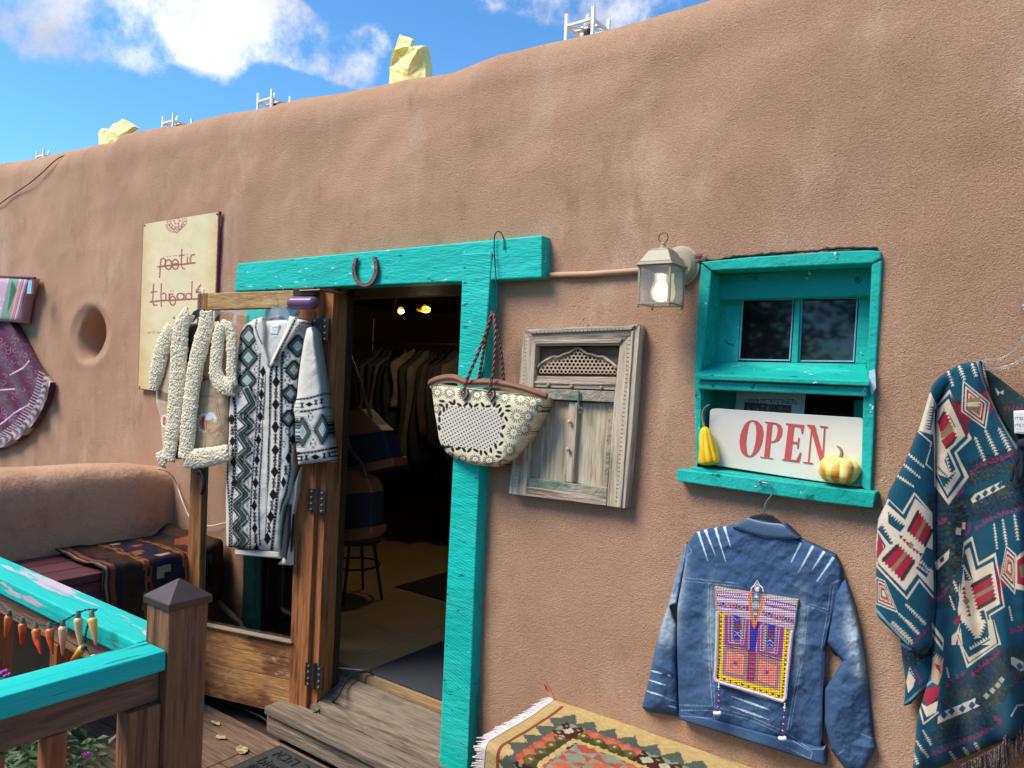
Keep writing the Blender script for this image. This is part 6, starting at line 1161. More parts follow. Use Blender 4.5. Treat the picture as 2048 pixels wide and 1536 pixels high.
# ---------------- white and black patterned cardigan on the door
c5 = mp(280, 560, .3842); u1 = mp(440, 600, .16925); u2 = mp(440, 840, .1953)
KW, KB, KG = (224,214,198), (28,30,32), (122,146,138)
CG = thing('hooded_cardigan', 'long white hooded cardigan with black geometric bands, hung on the open door', 'cardigan', tuple(PD(560, 640, .05)))
cv = Cv(444, 616, 672, 1142, (218,210,198), 3.0)
def ka(pts, w_, c=KB): cv.line(pts, w_, c)
def chain(m_pts, w_=5.6):
    w_ *= 1.3
    P = resample(m_pts, int(np.linalg.norm(np.diff(np.array(m_pts), axis=0), axis=1).sum() / 3.4)); tq = np.gradient(P, axis=0); tq /= np.linalg.norm(tq, axis=1)[:, None] + 1e-9; nq = np.stack([-tq[:, 1], tq[:, 0]], 1)
    cv.line(P.tolist(), w_, KB)
    for i in range(len(P)):
        for s_ in (-1, 1): cv.disc(*(P[i] + nq[i] * s_ * w_ * (.24 if i % 2 else .46)), 1.0, (214,214,212), n=6)
def xcross(x, y, r):
    for a_ in (.9, -.9, math.pi - .9, math.pi + .9): q = (x + r * .62 * math.cos(a_), y + r * math.sin(a_)); ka([(x, y), q], 2.8); cv.disc(q[0], q[1], 2.3, KB, n=8); cv.disc(q[0], q[1], .7, KW, n=6)
def diam(x, y, hw_, hh_, c=KB): cv.poly([(x, y - hh_), (x + hw_, y), (x, y + hh_), (x - hw_, y)], c)
def colm(pts, hw_, hh_, every=1):
    for i, (x, y) in enumerate(pts):
        diam(x, y, hw_, hh_)
        if i + 1 < len(pts): nx, ny = pts[i + 1]; mx_, my_ = (x + nx) / 2, (y + ny) / 2; xcross(mx_, my_ - hh_ * .36, hh_ * .34); xcross(mx_, my_ + hh_ * .36, hh_ * .34)
def serd(cx_, cy_, hw_, hh_, full=True):
    n = 11
    for s1, s2 in ((1, 1), (1, -1), (-1, 1), (-1, -1)):
        for i in range(n):
            t = (i + .5) / n; x, y = cx_ + s1 * hw_ * t, cy_ + s2 * hh_ * (1 - t); cv.poly([(x - s1 * 2, y - 1.8), (x - s1 * 2, y + 1.8), (x + s1 * 6.5, y + s2 * 3)], KB)
    diam(cx_, cy_, hw_, hh_); diam(cx_, cy_, hw_ * .88, hh_ * .88, (98,118,112)); diam(cx_, cy_, hw_ * .78, hh_ * .78); diam(cx_, cy_, hw_ * .70, hh_ * .70, (98,118,112)); diam(cx_, cy_, hw_ * .58, hh_ * .58); diam(cx_, cy_, hw_ * .5, hh_ * .5, (186,196,192))
    for i in range(-3, 4):
        for j in range(-3, 4):
            if abs(i) + abs(j) <= 3 and (i + j) % 2 == 0: cv.disc(cx_ + i * hw_ * .13, cy_ + j * hh_ * .13, 1.15, KB, n=6)
    for i in range(14): t = (i + .5) / 14; 
def hour(x, y, r, c=(112,114,116)):
    cv.poly([(x - r, y - r), (x - r * .2, y), (x - r, y + r)], c); cv.poly([(x + r, y - r), (x + r * .2, y), (x + r, y + r)], (140,142,144)); ka([(x - r * .4, y - r * 1.5), (x + r * .4, y - r * .9)], 1.1); ka([(x + r * .4, y - r * 1.5), (x - r * .4, y - r * .9)], 1.1); ka([(x - r * .4, y + r * .9), (x + r * .4, y + r * 1.5)], 1.1); ka([(x + r * .4, y + r * .9), (x - r * .4, y + r * 1.5)], 1.1)
# left edge plain strip and upper diamonds
cv.poly(u1((230,340),(180,800),(170,1100),(215,1100),(215,700),(240,420)), KW)
for x, y in ((340,430),(335,680),(320,950)): serd(*u1((x, y))[0], 19, 22.5)
zl = u1((310,1050)) + u1((400,1230),(250,1370),(370,1490)) + u2((205,150),(305,300),(185,400),(288,525),(165,650),(275,765),(150,870),(255,1000),(145,1110),(250,1230),(150,1340))
for off, w_, c in ((0, 19, KB), (0, 14, (168,178,170)), (0, 7, KB), (0, 1.4, KG)): ka([(x + off, y) for x, y in zl], w_, c)
for (xa, ya), (xb, yb) in zip(zl[:-1], zl[1:]):
    d = np.array((xb - xa, yb - ya)); L_ = np.linalg.norm(d); d /= L_; nq = np.array((-d[1], d[0])); n = max(3, int(L_ / 3.0))
    if nq[0] < 0: nq = -nq
    for i in range(n):
        p = np.array((xa, ya)) + d * L_ * (i + .5) / n; cv.poly([p + nq * 8 - d * 1.7, p + nq * 8 + d * 1.7, p + nq * 15], KB); cv.line([p - nq * 8, p + nq * 8], 1.6, KB)
    mid = (np.array((xa, ya)) + (xb, yb)) / 2
for i in range(0, 420):   # speckled infill left of the zig-zag
    x, y = rng.uniform(457, 478), rng.uniform(860, 1100); cv.disc(x, y, .9, KB, n=5)
for x, y in ((235,860),(430,820),(240,1110),(415,1100),(370,1370),(250,1380)): hour(*u1((x, y))[0], 5.2)
for x, y in ((305,190),(283,405),(262,645),(255,880),(250,1125),(245,1330)): hour(*u2((x, y))[0], 7.6)
chain(u1((160,1130),(180,1250),(185,1536)) + u2((165,60),(165,300),(150,500),(120,800),(110,1100),(115,1300))[1:])
chain(u2((82,250),(75,560),(92,800),(105,1000),(100,1280)), 4)
chain(u1((475,640),(465,850),(450,1100),(430,1536)) + u2((360,200),(340,500),(320,800),(310,1100),(308,1320)), 3.6)
chain(u1((550,850),(530,1100),(510,1400)) + u2((440,0),(432,250),(408,600),(400,900),(405,1150),(412,1290))[1:], 3.6)
chain(u1((620,750),(600,900),(590,1200),(580,1536)) + u2((500,250),(490,600),(465,850),(462,1040),(455,1180))[1:])
chain(u1((745,620),(730,800),(725,1536)) + u2((620,300),(605,600),(575,900),(545,1200),(530,1330))[1:])
chain(u1((870,1180),(840,1400),(820,1536)) + u2((735,150),(720,500),(680,740),(640,850),(615,960))[1:], 4.2)
colm(u1((510,850),(490,1115),(475,1380)) + u2((395,205),(380,410),(365,645),(352,880),(357,1110),(375,1320)), 6, 12.5)
colm(u1((665,970),(660,1235),(655,1500)) + u2((570,75),(567,310),(560,530),(545,765),(520,990),(486,1215)), 8, 13)
xcross(*u1((668,810))[0], 5); xcross(*u1((668,870))[0], 5)
colm(u1((130,1410)) + u2((125,0),(128,220),(138,430),(150,640)), 6.4, 11); colm(u2((745,200),(700,390),(652,640)), 6, 12)
for x, y in ((800,670),(795,950),(800,1210),(780,1480)): hour(*u1((x, y))[0], 6)
for x, y in ((245,560),(430,560),(990,690),(760,770),(770,1080)): hour(*u1((x, y))[0], 4.6)
for x, y in ((690,120),(655,250),(625,420),(600,700)): hour(*u2((x, y))[0], 4.4)
# right shoulder diamonds
for x, y, a_, b_ in ((920,545,21,22),(875,830,17,19),(835,1110,16,18),(815,1400,14,16)): serd(*u1((x, y))[0], a_, b_)
cv.poly(u1((1000,290),(1090,340),(1110,430),(1040,400)), KG)
for i in range(9): ka(u1((960 + i * 14, 300 + i * 6),(930 + i * 10, 350 + i * 12)), 1.0)
# plain front placket and white band
cv.poly(u1((520,700),(575,800),(580,1100),(575,1536),(530,1536),(540,1100),(545,860)), KW)
cv.poly(u2((440,0),(500,0),(490,400),(480,760),(460,1200),(425,1290),(412,1200),(440,800),(445,300)), KW); ka(u2((495,180),(482,500),(470,760),(462,960)), .9, (120,118,114))
cv.poly(u2((735,700),(640,880),(612,1000),(605,1440),(660,1440),(650,1000),(690,850)), KW)
BL_ = u1((375,250),(300,290),(255,350),(230,450),(210,640),(185,820),(165,1000),(120,1180),(105,1400)) + u2((95,60),(85,250),(68,520),(60,800),(62,1100),(68,1290),(90,1300))
BR_ = u1((800,230),(960,260),(1040,300),(1060,400),(1000,560),(950,740),(925,900),(910,1080),(895,1250),(870,1536)) + u2((760,230),(750,450),(725,700),(650,900),(620,1150),(612,1330),(612,1350))
kf = lambda x, y: .010 * np.sin(x * .075 - y * .004) * np.clip((y - 760) / 200, 0, 1) + .004 * fbm(x, y, .04, 51, 3)
sheet('knit_body', BL_, BR_, KNIT, CG, cv, base=.055, puff=.04, folds=kf, proj=PD, step=1.0, soft=2)
cvl = Cv(440, 600, 700, 1150, KW, 1.0)
cvs = Cv(600, 650, 680, 950, KW, 3.0); old = cv; cv = cvs
SLp = u1((1020,330),(990,480),(950,740),(925,950),(910,1140),(870,1290)) + u2((770,0),(770,200),(800,440),(805,462)); SRp = u1((1080,320),(1118,400),(1140,560),(1180,800),(1210,1000),(1230,1180),(1262,1400)) + u2((1105,20),(1120,200),(1138,400),(1140,430))
cvs.poly(u1((880,1160),(1225,1110),(1280,1536),(860,1536)), (218,210,198)); cvs.poly(u2((760,0),(1110,0),(1140,440),(800,470)), (218,210,198))
chain(u1((905,1180),(1060,1160),(1220,1115)), 4); chain(u1((880,1325),(1060,1310),(1240,1270)), 4); chain(u2((795,345),(950,330),(1125,295)), 4.4); chain(u2((805,462),(960,450),(1138,420)), 3)
for x, y in ((915,1250),(970,1245),(1135,1210),(1200,1195)): xcross(*u1((x, y))[0], 5)
diam(*u1((1055,1235))[0], 8, 5)
for x, y in ((835,395),(885,385),(1070,365),(1120,355)): xcross(*u2((x, y))[0], 5)
diam(*u2((978,380))[0], 9.5, 6)
for x, y in ((845,125),(1050,98)): serd(*u2((x, y))[0], 17, 30)
hour(*u1((1070,1380))[0], 5.5); hour(*u2((955,240))[0], 6.5)
sheet('sleeve', SLp, SRp, KNIT, CG, cvs, base=.07, puff=.045, folds=lambda x, y: .004 * fbm(x, y, .05, 52, 3), proj=PD, step=1.0, soft=2)
cv = old
sheet('lining', u1((520,290),(515,400),(540,560),(565,700),(572,790)), u1((800,290),(770,400),(700,540),(620,680),(575,800)), KNIT, CG, cvl, base=.088, puff=.002, proj=PD, step=1.6, back=False, label='plain cream inside of the hood')
sheet('lining', u2((150,1325),(155,1380)), u2((615,1345),(612,1420)), KNIT, CG, cvl, base=.05, puff=.01, proj=PD, step=1.6, label='plain cream lining showing below the hem')
sheet('lining', u2((735,720),(700,860),(700,1100),(640,1420),(590,1480)), u2((825,480),(790,760),(740,1000),(722,1300),(725,1490)), KNIT, CG, cvl, base=.03, puff=.02, proj=PD, step=1.6, folds=lambda x, y: .008 * np.sin(x * .3), label='plain back panel seen through the side slit')
sheet('lining', u2((690,880),(650,1060),(625,1380)), u2((715,860),(705,1100),(680,1440)), mat('shadow_side_knit', (60,60,62), .95, .5, 120), CG, None, base=.056, puff=.004, proj=PD, step=2, label='patterned underside at the side slit, coloured dark for its shade')  # dark grey knit: shade of the slit put into the colour
hc = Cv(480, 615, 640, 740, KW, 3.0); oc = cv; cv = hc
chain(u1((900,215),(800,420),(700,610),(650,720)), 4.6); chain(u1((435,230),(420,330),(450,420),(500,520)), 2.6); 
for i in range(60): x, y = rng.uniform(590, 625), 640 + rng.random() * 30; hc.disc(x, y, 1.1, KB, n=6)
cv = oc
sheet('hood', u1((385,235),(400,400),(470,600),(560,780)), u1((500,200),(530,320),(520,520),(585,790)), KNIT, CG, hc, base=.094, puff=.02, proj=PD, step=1.0)
sheet('hood', u1((820,190),(790,330),(700,520),(575,780)), u1((985,250),(880,400),(770,560),(600,800)), KNIT, CG, hc, base=.094, puff=.022, proj=PD, step=1.0)
for x, y in ((555,1072),(548,1328)): MB().lathe((0, 0, 0), [(.0135, 0), (.014, -.003), (.010, -.006), (.002, -.0055)], 16, 'y').build('button', mat('button', (54,50,48), .4, .1), CG).location = Vector(PD(*u1((x, y))[0], .102) - origin(CG))
MB().lathe((0, 0, 0), [(.0155, 0), (.016, -.003), (.011, -.006), (.002, -.0055)], 16, 'y').build('button', MATS['button'], CG).location = Vector(PD(*u2((468,138))[0], .102) - origin(CG))
cvt = Cv(540, 645, 562, 678, (226,226,222), 3); cvt.line([(546,655),(556,655)], .8, (150,150,150)); cvt.line([(547,661),(555,661)], .7, (160,160,160))
sheet('care_label', u1((605,300),(598,400)), u1((702,292),(680,410)), mat('label_tape', (255,255,255), .8, .03, attr=True), CG, cvt, base=.096, puff=.001, proj=PD, step=1.2, soft=0)
HC = thing('hanger', 'clear plastic hanger with a steel hook holding the white cardigan', 'hanger', tuple(PD(560, 620, .05)))
dpl = lambda name, pts, f, bk, m, par: MB().prism([PD(x, y, f) for x, y in pts], [PD(x, y, f) - DN * bk for x, y in pts]).build(name, m, par, bevel=.002)
dpl('hanger_body', u1((560,190),(600,90),(620,75),(760,75),(790,100),(830,200),(800,250),(740,195),(690,185),(620,195),(560,250)), .078, .008, PLH, HC)
MB().tube(smooth_path([PD(x, y, .074) for x, y in ((556,612),(557,604),(551,594),(549,582),(553,573),(560,571),(566,576),(569,583))], 24), .0018, 6).build('hook', STEEL, HC, smooth=True)

# ---------------- sheepskin coat on the door stile
CT = thing('sheepskin_coat', 'tan sheepskin coat with cream fleece edging and red embroidered flowers, on the door', 'coat', tuple(PD(390, 640, .05)))
SU, SUD = (200,170,132), (132,110,88)
cv = Cv(296, 615, 474, 940, SU, 3.0); H_, W_ = cv.a.shape[:2]; yy, xx = np.mgrid[0:H_, 0:W_]; cv.a *= (1 + .1 * fbm(xx, yy, .03, 61))[..., None]
cv.poly(c5((235,215),(305,200),(290,380),(245,500),(225,700),(212,920),(180,930),(190,700),(210,500)), (40,34,30)); cv.poly(c5((80,560),(160,600),(160,640),(90,620)), SUD)
for P in ([(375,230),(365,400),(358,560),(350,700),(338,880)], [(300,600),(455,606)], [(300,608),(455,614)], [(90,598),(160,606)], [(90,606),(160,614)], [(455,240),(462,600),(462,880)], [(392,620),(400,690),(425,775)], [(400,616),(412,690),(432,770)]): cv.line(c5(*P), 1.0, SUD)
cv.line(c5((380,625),(380,640),(395,690),(410,770),(425,780)), 1.4, (190,160,110))
RD, OR, WT, GD = (196,60,56), (206,110,70), (232,226,214), (186,150,90)
for q in np.linspace(-2.6, -.5, 7): x, y = 336, 528; cv.poly(c5((x, y), (x + 20 * math.cos(q - .16), y + 26 * math.sin(q - .16)), (x + 24 * math.cos(q), y + 32 * math.sin(q)), (x + 20 * math.cos(q + .16), y + 26 * math.sin(q + .16))), RD)
cv.line(c5((336,528),(332,560)), 1.0, GD); cv.line(c5((346,530),(336,560)), .9, OR)
for (cx_, cy_, R1q, R2q, c1q, c2q, a0, a1) in ((332,745,34,52,WT,RD,1.4,4.9),(370,725,24,34,WT,WT,3.2,6.6),(128,735,14,30,WT,RD,1.4,6.0)):
    for q in np.linspace(a0, a1, 9): cv.disc(*c5((cx_ + R1q * .78 * math.cos(q), cy_ + R2q * .78 * math.sin(q)))[0], 4.4, c1q, ry=3.2, rot=q)
    for q in np.linspace(a0, a1, 9): cv.line(c5((cx_, cy_), (cx_ + R1q * .72 * math.cos(q), cy_ + R2q * .72 * math.sin(q))), 2.6, c2q)
    cv.disc(*c5((cx_ + 8, cy_))[0], 2.6, (222,160,90))
for i in range(8): t = i / 7; x, y = 355 + 75 * t, 790 + 15 * math.sin(t * 7); cv.line(c5((x, y), (x + 10, y - 12)), 1.4, (150,96,70)); cv.line(c5((x, y), (x + 6, y + 12)), 1.4, (176,120,84))
for (x, y) in ((405,785),(425,778),(400,812)): cv.line(c5((x, y), (x + 16, y - 8)), 1.7, OR)
SUEDE = mat('tan_suede', (255,255,255), .9, .10, 60, .3, 250, attr=True, spec=.1, sheen=.2)
sheet('suede_body', c5((180,235),(150,300),(120,430),(84,560),(84,640),(108,720),(112,800),(120,900),(130,935)), c5((400,215),(440,240),(462,300),(470,500),(462,600),(466,700),(462,800),(460,880),(458,925)), SUEDE, CT, cv, base=.03, puff=.05, folds=lambda x, y: .006 * fbm(x, y, .03, 71, 3), proj=PD, step=1.1, soft=2)
FLC = mat('cream_fleece', (244,228,196), 1.0, .07, 60, .25, 160, spec=.02, col2=(220,202,164), c2=(.5,.7), c2s=30)
def fleece(path, hw_, off, nm='fleece_trim'):
    P = smooth_path(c5(*path), max(16, int(len(path) * 6))); hwv = np.interp(np.linspace(0, 1, len(P)), np.linspace(0, 1, len(hw_)), hw_) * .3842 if hasattr(hw_, '__len__') else np.full(len(P), hw_ * .3842)
    hwv = hwv * 1.08 * (1 + .13 * fbm(np.arange(len(P)) * .9, np.full(len(P), path[0][0] * .1), 1, 77, 2))
    k_ = 3.65 / 1500; Q = PD(P[:, 0], P[:, 1], off); b = MB().tube(Q, np.r_[hwv[0] * .4, hwv[1:-1] * .82, hwv[-1] * .4] * k_ * .9, 14)
    V0 = b.v[0].reshape(len(Q), 14, 3) if len(b.v[0]) == len(Q) * 14 else None
    if V0 is not None: dd = ((V0 - Q[:, None]) @ DN); b.v[0] = (V0 - .68 * dd[..., None] * DN).reshape(-1, 3)
    tot = np.linalg.norm(np.diff(Q, axis=0), axis=1).sum(); n = int(tot * hwv.mean() * k_ * 2 * 95000); seg = np.gradient(Q, axis=0); seg /= np.linalg.norm(seg, axis=1)[:, None]
    a1 = np.cross(seg, DN); a1 /= np.linalg.norm(a1, axis=1)[:, None]
    for _ in range(n):
        i = rng.integers(len(Q)); q = rng.uniform(-.35, math.pi + .35); r = hwv[i] * k_ * rng.uniform(.84, 1.02); d = a1[i] * math.cos(q) + DN * (math.sin(q) * .34); c = Q[i] + d * r + seg[i] * rng.uniform(-.01, .01)
        s_ = rng.uniform(.0038, .0074); b.ball(c, s_, 5, (rng.uniform(.7,1.2), rng.uniform(.7,1.2), rng.uniform(.8, 1.6)))
    return b.build(nm, FLC, CT, smooth=True, kind='stuff')
fleece([(165,250),(130,320),(105,400),(88,480),(72,555)], [34,44,46,44,26], .075)
fleece([(255,175),(215,230),(205,350),(198,500),(185,650),(170,800),(158,880),(150,925)], [34,44,48,46,44,42,38,36], .10)
fleece([(120,900),(125,925),(140,945)], [42,44,40], .09)
fleece([(345,175),(345,240),(322,320),(296,420),(276,540),(258,690),(246,840),(236,915)], [34,44,44,44,42,42,42,38], .105)
fleece([(245,930),(320,928),(390,915),(456,900)], [40,42,38,34], .10)
fleece([(425,238),(408,300),(398,400),(394,480),(410,530),(440,560),(480,560)], [26,32,32,32,36,38,34], .105)
fleece([(430,236),(462,245),(478,300),(478,400),(474,480),(482,540)], [24,26,26,24,24,26], .10)
HD = thing('hanger', 'dark navy plastic hanger in the neck of the sheepskin coat', 'hanger', tuple(PD(395, 630, .05)))
dpl('hanger_body', c5((255,215),(275,165),(300,150),(330,150),(318,200),(290,195),(268,222)), .085, .012, mat('navy_plastic', (40,44,66), .4), HD)
MB().tube(smooth_path([PD(*c5(p)[0], .07) for p in ((305,155),(310,120),(322,90),(332,70),(336,55),(325,44),(308,46),(298,62))], 20), .002, 6).build('hook', STEEL, HD, smooth=True)

# ---------------- purple skirt at the far left
SK = thing('purple_skirt', 'plum sequinned skirt with a pale scalloped hem, hung at the far left', 'skirt', tuple(PY(30, 560, -.05)))
cv = Cv(-70, 540, 120, 910, (84,44,66), 3.0)
for i in range(330):
    x, y = rng.uniform(-60, 100), rng.uniform(640, 900); q0 = rng.uniform(0, 6.28); cv.line([(x + 4 * math.cos(q) * (1 + .3 * q / 6), y + 4 * math.sin(q)) for q in np.linspace(q0, q0 + 4, 6)], .7, [(170,120,150),(140,90,124),(120,60,90)][i % 3])
for i in range(60): x, y = rng.uniform(-60, 100), rng.uniform(640, 900); cv.disc(x, y, 2.6, (52,24,40), n=8)
for P in ([(20,750),(35,742),(48,735),(58,722)], [(-40,790),(0,780),(30,778)], [(-60,830),(0,850),(30,825),(60,808)]):
    cv.line(resample(P, 12).tolist(), 2.4, (216,192,202))
hem = resample([(101,765),(94,800),(76,838),(52,868),(25,888),(0,898),(-60,905)], 40)
for i, (x, y) in enumerate(hem): cv.disc(x - 7, y - 12, 6.5, (196,180,180) if i % 2 else (120,90,100)); cv.line([(x - 24, y - 22), (x - 12, y - 16)], 1.4, (206,190,194))
cv.line((hem - (3, 4)).tolist(), 6, (176,164,160)); cv.line((hem - (4, 5)).tolist(), 1.4, (120,108,106)); cv.line((hem - (1, 2)).tolist(), 1.2, (210,200,196))
sheet('skirt_cloth', [(-60,640),(-70,700),(-70,780),(-65,850),(-60,908)], [(16,640),(40,692),(72,725),(101,765),(96,800)][0:4] + [(101,768)], CLOTH, SK, cv, base=.05, puff=.03, folds=lambda x, y: .02 * np.sin(x * .12 + y * .05), step=1.3, soft=1) if False else None
Lq = [(-60,640),(-75,760),(-75,905)]; top = [(-60,640),(-20,636),(16,642)]; 
sheet('skirt_cloth', [(18,640),(10,645),(-20,640),(-60,640)][::-1][::-1], [(101,765)] + hem[6::8].tolist() + [(-60,905)], CLOTH, SK, cv, base=.05, puff=.03, folds=lambda x, y: .018 * np.sin(x * .16 - y * .08), step=1.2, soft=1)
cvw = Cv(-70, 545, 80, 660, (196,160,176), 3.0)
for i in range(30): cvw.disc(rng.uniform(-60, 20), rng.uniform(556, 640), 2.2, (222,196,206), n=6)
cvw.poly([(18,556),(38,558),(20,640),(0,640)], (120,150,130)); cvw.poly([(24,560),(34,580),(14,630)], (60,100,80))
for j, c in enumerate(((230,160,90),(220,90,110),(90,110,190),(230,200,110),(196,90,90),(90,90,170))): cvw.line([(42 + j * 3.2, 556), (20 + j * 3.2, 640)], 2.0, c)
sheet('waistband', [(-60,556),(-62,600),(-60,638)], [(66,556),(52,600),(44,646)], CLOTH, SK, cvw, base=.07, puff=.05, step=1.2, soft=1)
HS_ = thing('hanger', 'dark hanger bar with a steel clip at the top of the purple skirt', 'hanger', tuple(PY(40, 556, -.1)))
MB().tube([PY(-60, 551, -.10), PY(70, 556, -.10)], .008, 8).build('bar', mat('dark_bar', (56,38,38), .5), HS_); slab('clip', [(57,560),(64,560),(62,588),(53,588)], STEEL, HS_, -.128, -.112, bevel=.002)

# ---------------- kilim draped over the bench under the jacket
BX0, BX1, BY0, BZ = -1.48, .9, -.395, .53
RB = thing('low_bench', 'low plank bench hidden under the kilim below the denim jacket', 'bench', (-.3, -.2, 0))
MB().box((BX0 + .03, BY0 + .03, BZ - .05), (BX1, -.03, BZ - .008)).build('seat_board', DARKW, RB)
for x_ in (BX0 + .08, -.4, .7):
    for y_ in (BY0 + .05, -.10): MB().box((x_, y_, 0), (x_ + .05, y_ + .05, BZ - .0505)).build('leg', DARKW, RB)
nu, nv = 900, 260; U = np.linspace(BX0, BX1, nu); Vv = np.linspace(0, .72, nv)          # v: 0 at the wall, bends over the front edge at .385
UU, VV = np.meshgrid(U, Vv); fl = .385; rr = .03
Yr = np.where(VV < fl, -.008 - VV, np.where(VV < fl + rr * 1.57, -.008 - fl - rr * np.sin(np.clip((VV - fl) / rr, 0, 1.57)), -.008 - fl - rr)); Zr = np.where(VV < fl, BZ, np.where(VV < fl + rr * 1.57, BZ - rr * (1 - np.cos(np.clip((VV - fl) / rr, 0, 1.57))), BZ - rr - (VV - fl - rr * 1.57)))
Zr = Zr + .006 * fbm(UU, VV, 6, 81, 3) + .012 * np.exp(-VV / .05) + .012 * np.exp(-(UU - BX0) / .04) * 0; UUe = UU + .008 * fbm(VV, UU, 7, 83, 2) * np.exp(-(UU - BX0) / .1)
TAN, GGN, SAGE, MRN, COR, ORG, OLG = (182,156,104), (80,86,76), (130,136,112), (72,38,33), (168,80,60), (184,100,72), (68,66,38)
q = lambda a, s_: np.floor(a / s_) * s_
du, dv = .0065, .0065; u_ = q(UU - BX0, du) + du / 2; v_ = q(VV, dv) + dv / 2; S = .13
Cc = np.empty(UU.shape + (3,)); Cc[:] = lin(TAN)
edge_d = np.minimum(v_ - .045, u_ - .055)                    # distance in from the plain border
onL = (u_ - .055) < (v_ - .045); along = np.where(onL, v_, u_); inn = edge_d
tri = np.abs((along / (S * .62)) % 1 - .5) * 2 * .052        # stepped triangles of the border
m1 = (inn > tri) & (inn < .30); Cc[m1] = lin(GGN)
blk = np.floor(along / .21).astype(int); kinds = np.array([lin(MRN), lin(SAGE), lin(COR), lin(OLG)]); wave_ = .020 * np.abs(((along / .035) % 1) - .5)
m2 = (inn > .062 + wave_) & (inn < .30); Cc[m2] = np.where((blk % 2 == 0)[..., None], lin(SAGE), lin(COR))[m2]
m3 = (inn > .088 + wave_) & (inn < .30); Cc[m3] = np.where((blk % 2 == 0)[..., None], lin(MRN), lin(OLG))[m3]
fx_ = ((along + .02) % .06) - .03; fy_ = inn - .088; fl1 = (np.abs(fx_) + np.abs(fy_ - .0)) < .026; fl0 = (np.abs(fx_) < .006) & (np.abs(fy_) < .006); Cc[fl1 & (inn < .3)] = np.where((blk % 2 == 0)[..., None], lin(MRN), lin(ORG))[fl1 & (inn < .3)]; Cc[fl0] = lin(SAGE)
fx2 = ((along + .05) % .06) - .03; fy2 = inn - .112; g1 = (np.abs(fx2) + np.abs(fy2)) < .024; Cc[g1] = np.where((blk % 2 == 0)[..., None], lin((170,172,150)), lin((96,88,50)))[g1]; Cc[(np.abs(fx2) < .005) & (np.abs(fy2) < .006)] = lin(TAN)
m4 = inn > .145 + .6 * wave_; Cc[m4] = lin((186,160,100))
m5 = inn > .165 + wave_; pu, pv = u_ - .055, v_ - .045; da = np.abs(((pu + pv * .0) / .09) % 1 - .5) + np.abs((pv / .075) % 1 - .5); ci = (np.floor(pu / .09) + np.floor(pv / .075)).astype(int) % 4
pal = np.array([lin(COR), lin(SAGE), lin(ORG), lin((126,142,132))]); pal2 = np.array([lin((126,142,132)), lin(COR), lin(SAGE), lin(MRN)])
Cc[m5] = np.where((da < .5)[..., None], pal[ci], pal2[ci])[m5]
Cc[(np.abs(u_ - .052) < .0035) & (v_ > .02)] = lin((130,70,50)); Cc *= (1 + .22 * fbm(UU, VV * 3, 60, 91, 3) + .10 * np.sin(UU * 900))[..., None]
P = np.stack([UUe, Yr, Zr], -1); idx = np.arange(nu * nv).reshape(nv, nu); F = np.stack([idx[:-1, :-1], idx[1:, :-1], idx[1:, 1:], idx[:-1, 1:]], -1).reshape(-1, 4)
KL = thing('kilim', 'coral, sage and tan fringed kilim spread on the bench below the denim jacket', 'rug', (-.3, -.2, BZ))
ko = mesh('woven_field', P.reshape(-1, 3), F, mat('kilim_wool', (255,255,255), .95, .12, 120, .8, 300, attr=True, spec=.05, bd=.004), KL, smooth=True, cols=Cc.reshape(-1, 3)); so = ko.modifiers.new('s', 'SOLIDIFY'); so.thickness = .004; so.offset = -1
b = MB()
for i in range(230):
    v0 = .0 + .70 * i / 229; j = int(v0 / .72 * (nv - 1)); p0 = P[j, 0]; ln = .035 + .02 * rng.random(); a_ = rng.uniform(-.35, .35)
    if v0 < fl: pts_ = [p0, p0 + (-ln * .5, a_ * ln * .5, .002), p0 + (-ln, a_ * ln, -.004 - .008 * rng.random())]
    else: pts_ = [p0, p0 + (-ln * .5, -.002, -.004 + a_ * .01), p0 + (-ln, -.004 * rng.random(), -.012 + a_ * .02)]
    b.tube(pts_, [.0026, .0022, .0012], 5)
b.build('fringe', mat('white_fringe', (206,196,190), .9, .15, 60), KL, kind='stuff')
MB().tube(smooth_path([P[0, 0], P[0, 0] + (-.01, 0, .02), P[0, 0] + (-.035, -.004, .05), P[0, 0] + (-.045, -.004, .062)], 12), .003, 6).tube(smooth_path([P[0, 0], P[0, 0] + (-.02, 0, .012), P[0, 0] + (-.04, -.004, .028), P[0, 0] + (-.045, -.004, .05)], 12), .003, 6).build('corner_tassel', mat('coral_tassel', (200,130,104), .9, .2, 60), KL)

# ---------------- kilim folded over the plum bench, its colours darkened to stand for shade
nu, nv = 260, 240; vv = np.linspace(-.66, -.035, nu); ss = np.linspace(0, .80, nv)
VV, SS = np.meshgrid(vv, ss); bx = -4.125; wdt = .500
Xr = np.where(SS < wdt, bx + SS, bx + wdt + .018 * np.sin(np.clip((SS - wdt) / .03, 0, 1.57))); Zq = np.where(SS < wdt, .739, np.where(SS < wdt + .047, .739 - .03 * (1 - np.cos(np.clip((SS - wdt) / .03, 0, 1.57))), .709 - (SS - wdt - .047)))
Zq = Zq + .014 * fbm(VV, SS, 7, 101, 3) + .012; Xr = Xr + .012 + .022 * (fbm(VV, SS, 6, 103, 2) + .3) * np.clip((SS - wdt) * 5, 0, 1); Yq = VV + .02 * fbm(SS, SS * 0, 5, 105, 2)
Zq = Zq + .05 * np.exp(-((VV + .06) / .06) ** 2) * (SS < wdt + .1)
BRN, PUR, TRC, CRM2, ORB = (58,42,34), (42,34,48), (118,62,44), (146,132,104), (122,78,46)
Cc = np.empty(VV.shape + (3,)); Cc[:] = lin(BRN); p1 = q(VV + .7, .012); p2 = q(SS, .012)
def ins(cx_, cy_, w1, w2): return (np.abs(p1 - cx_) / w1 + np.abs(p2 - cy_) / w2) < 1
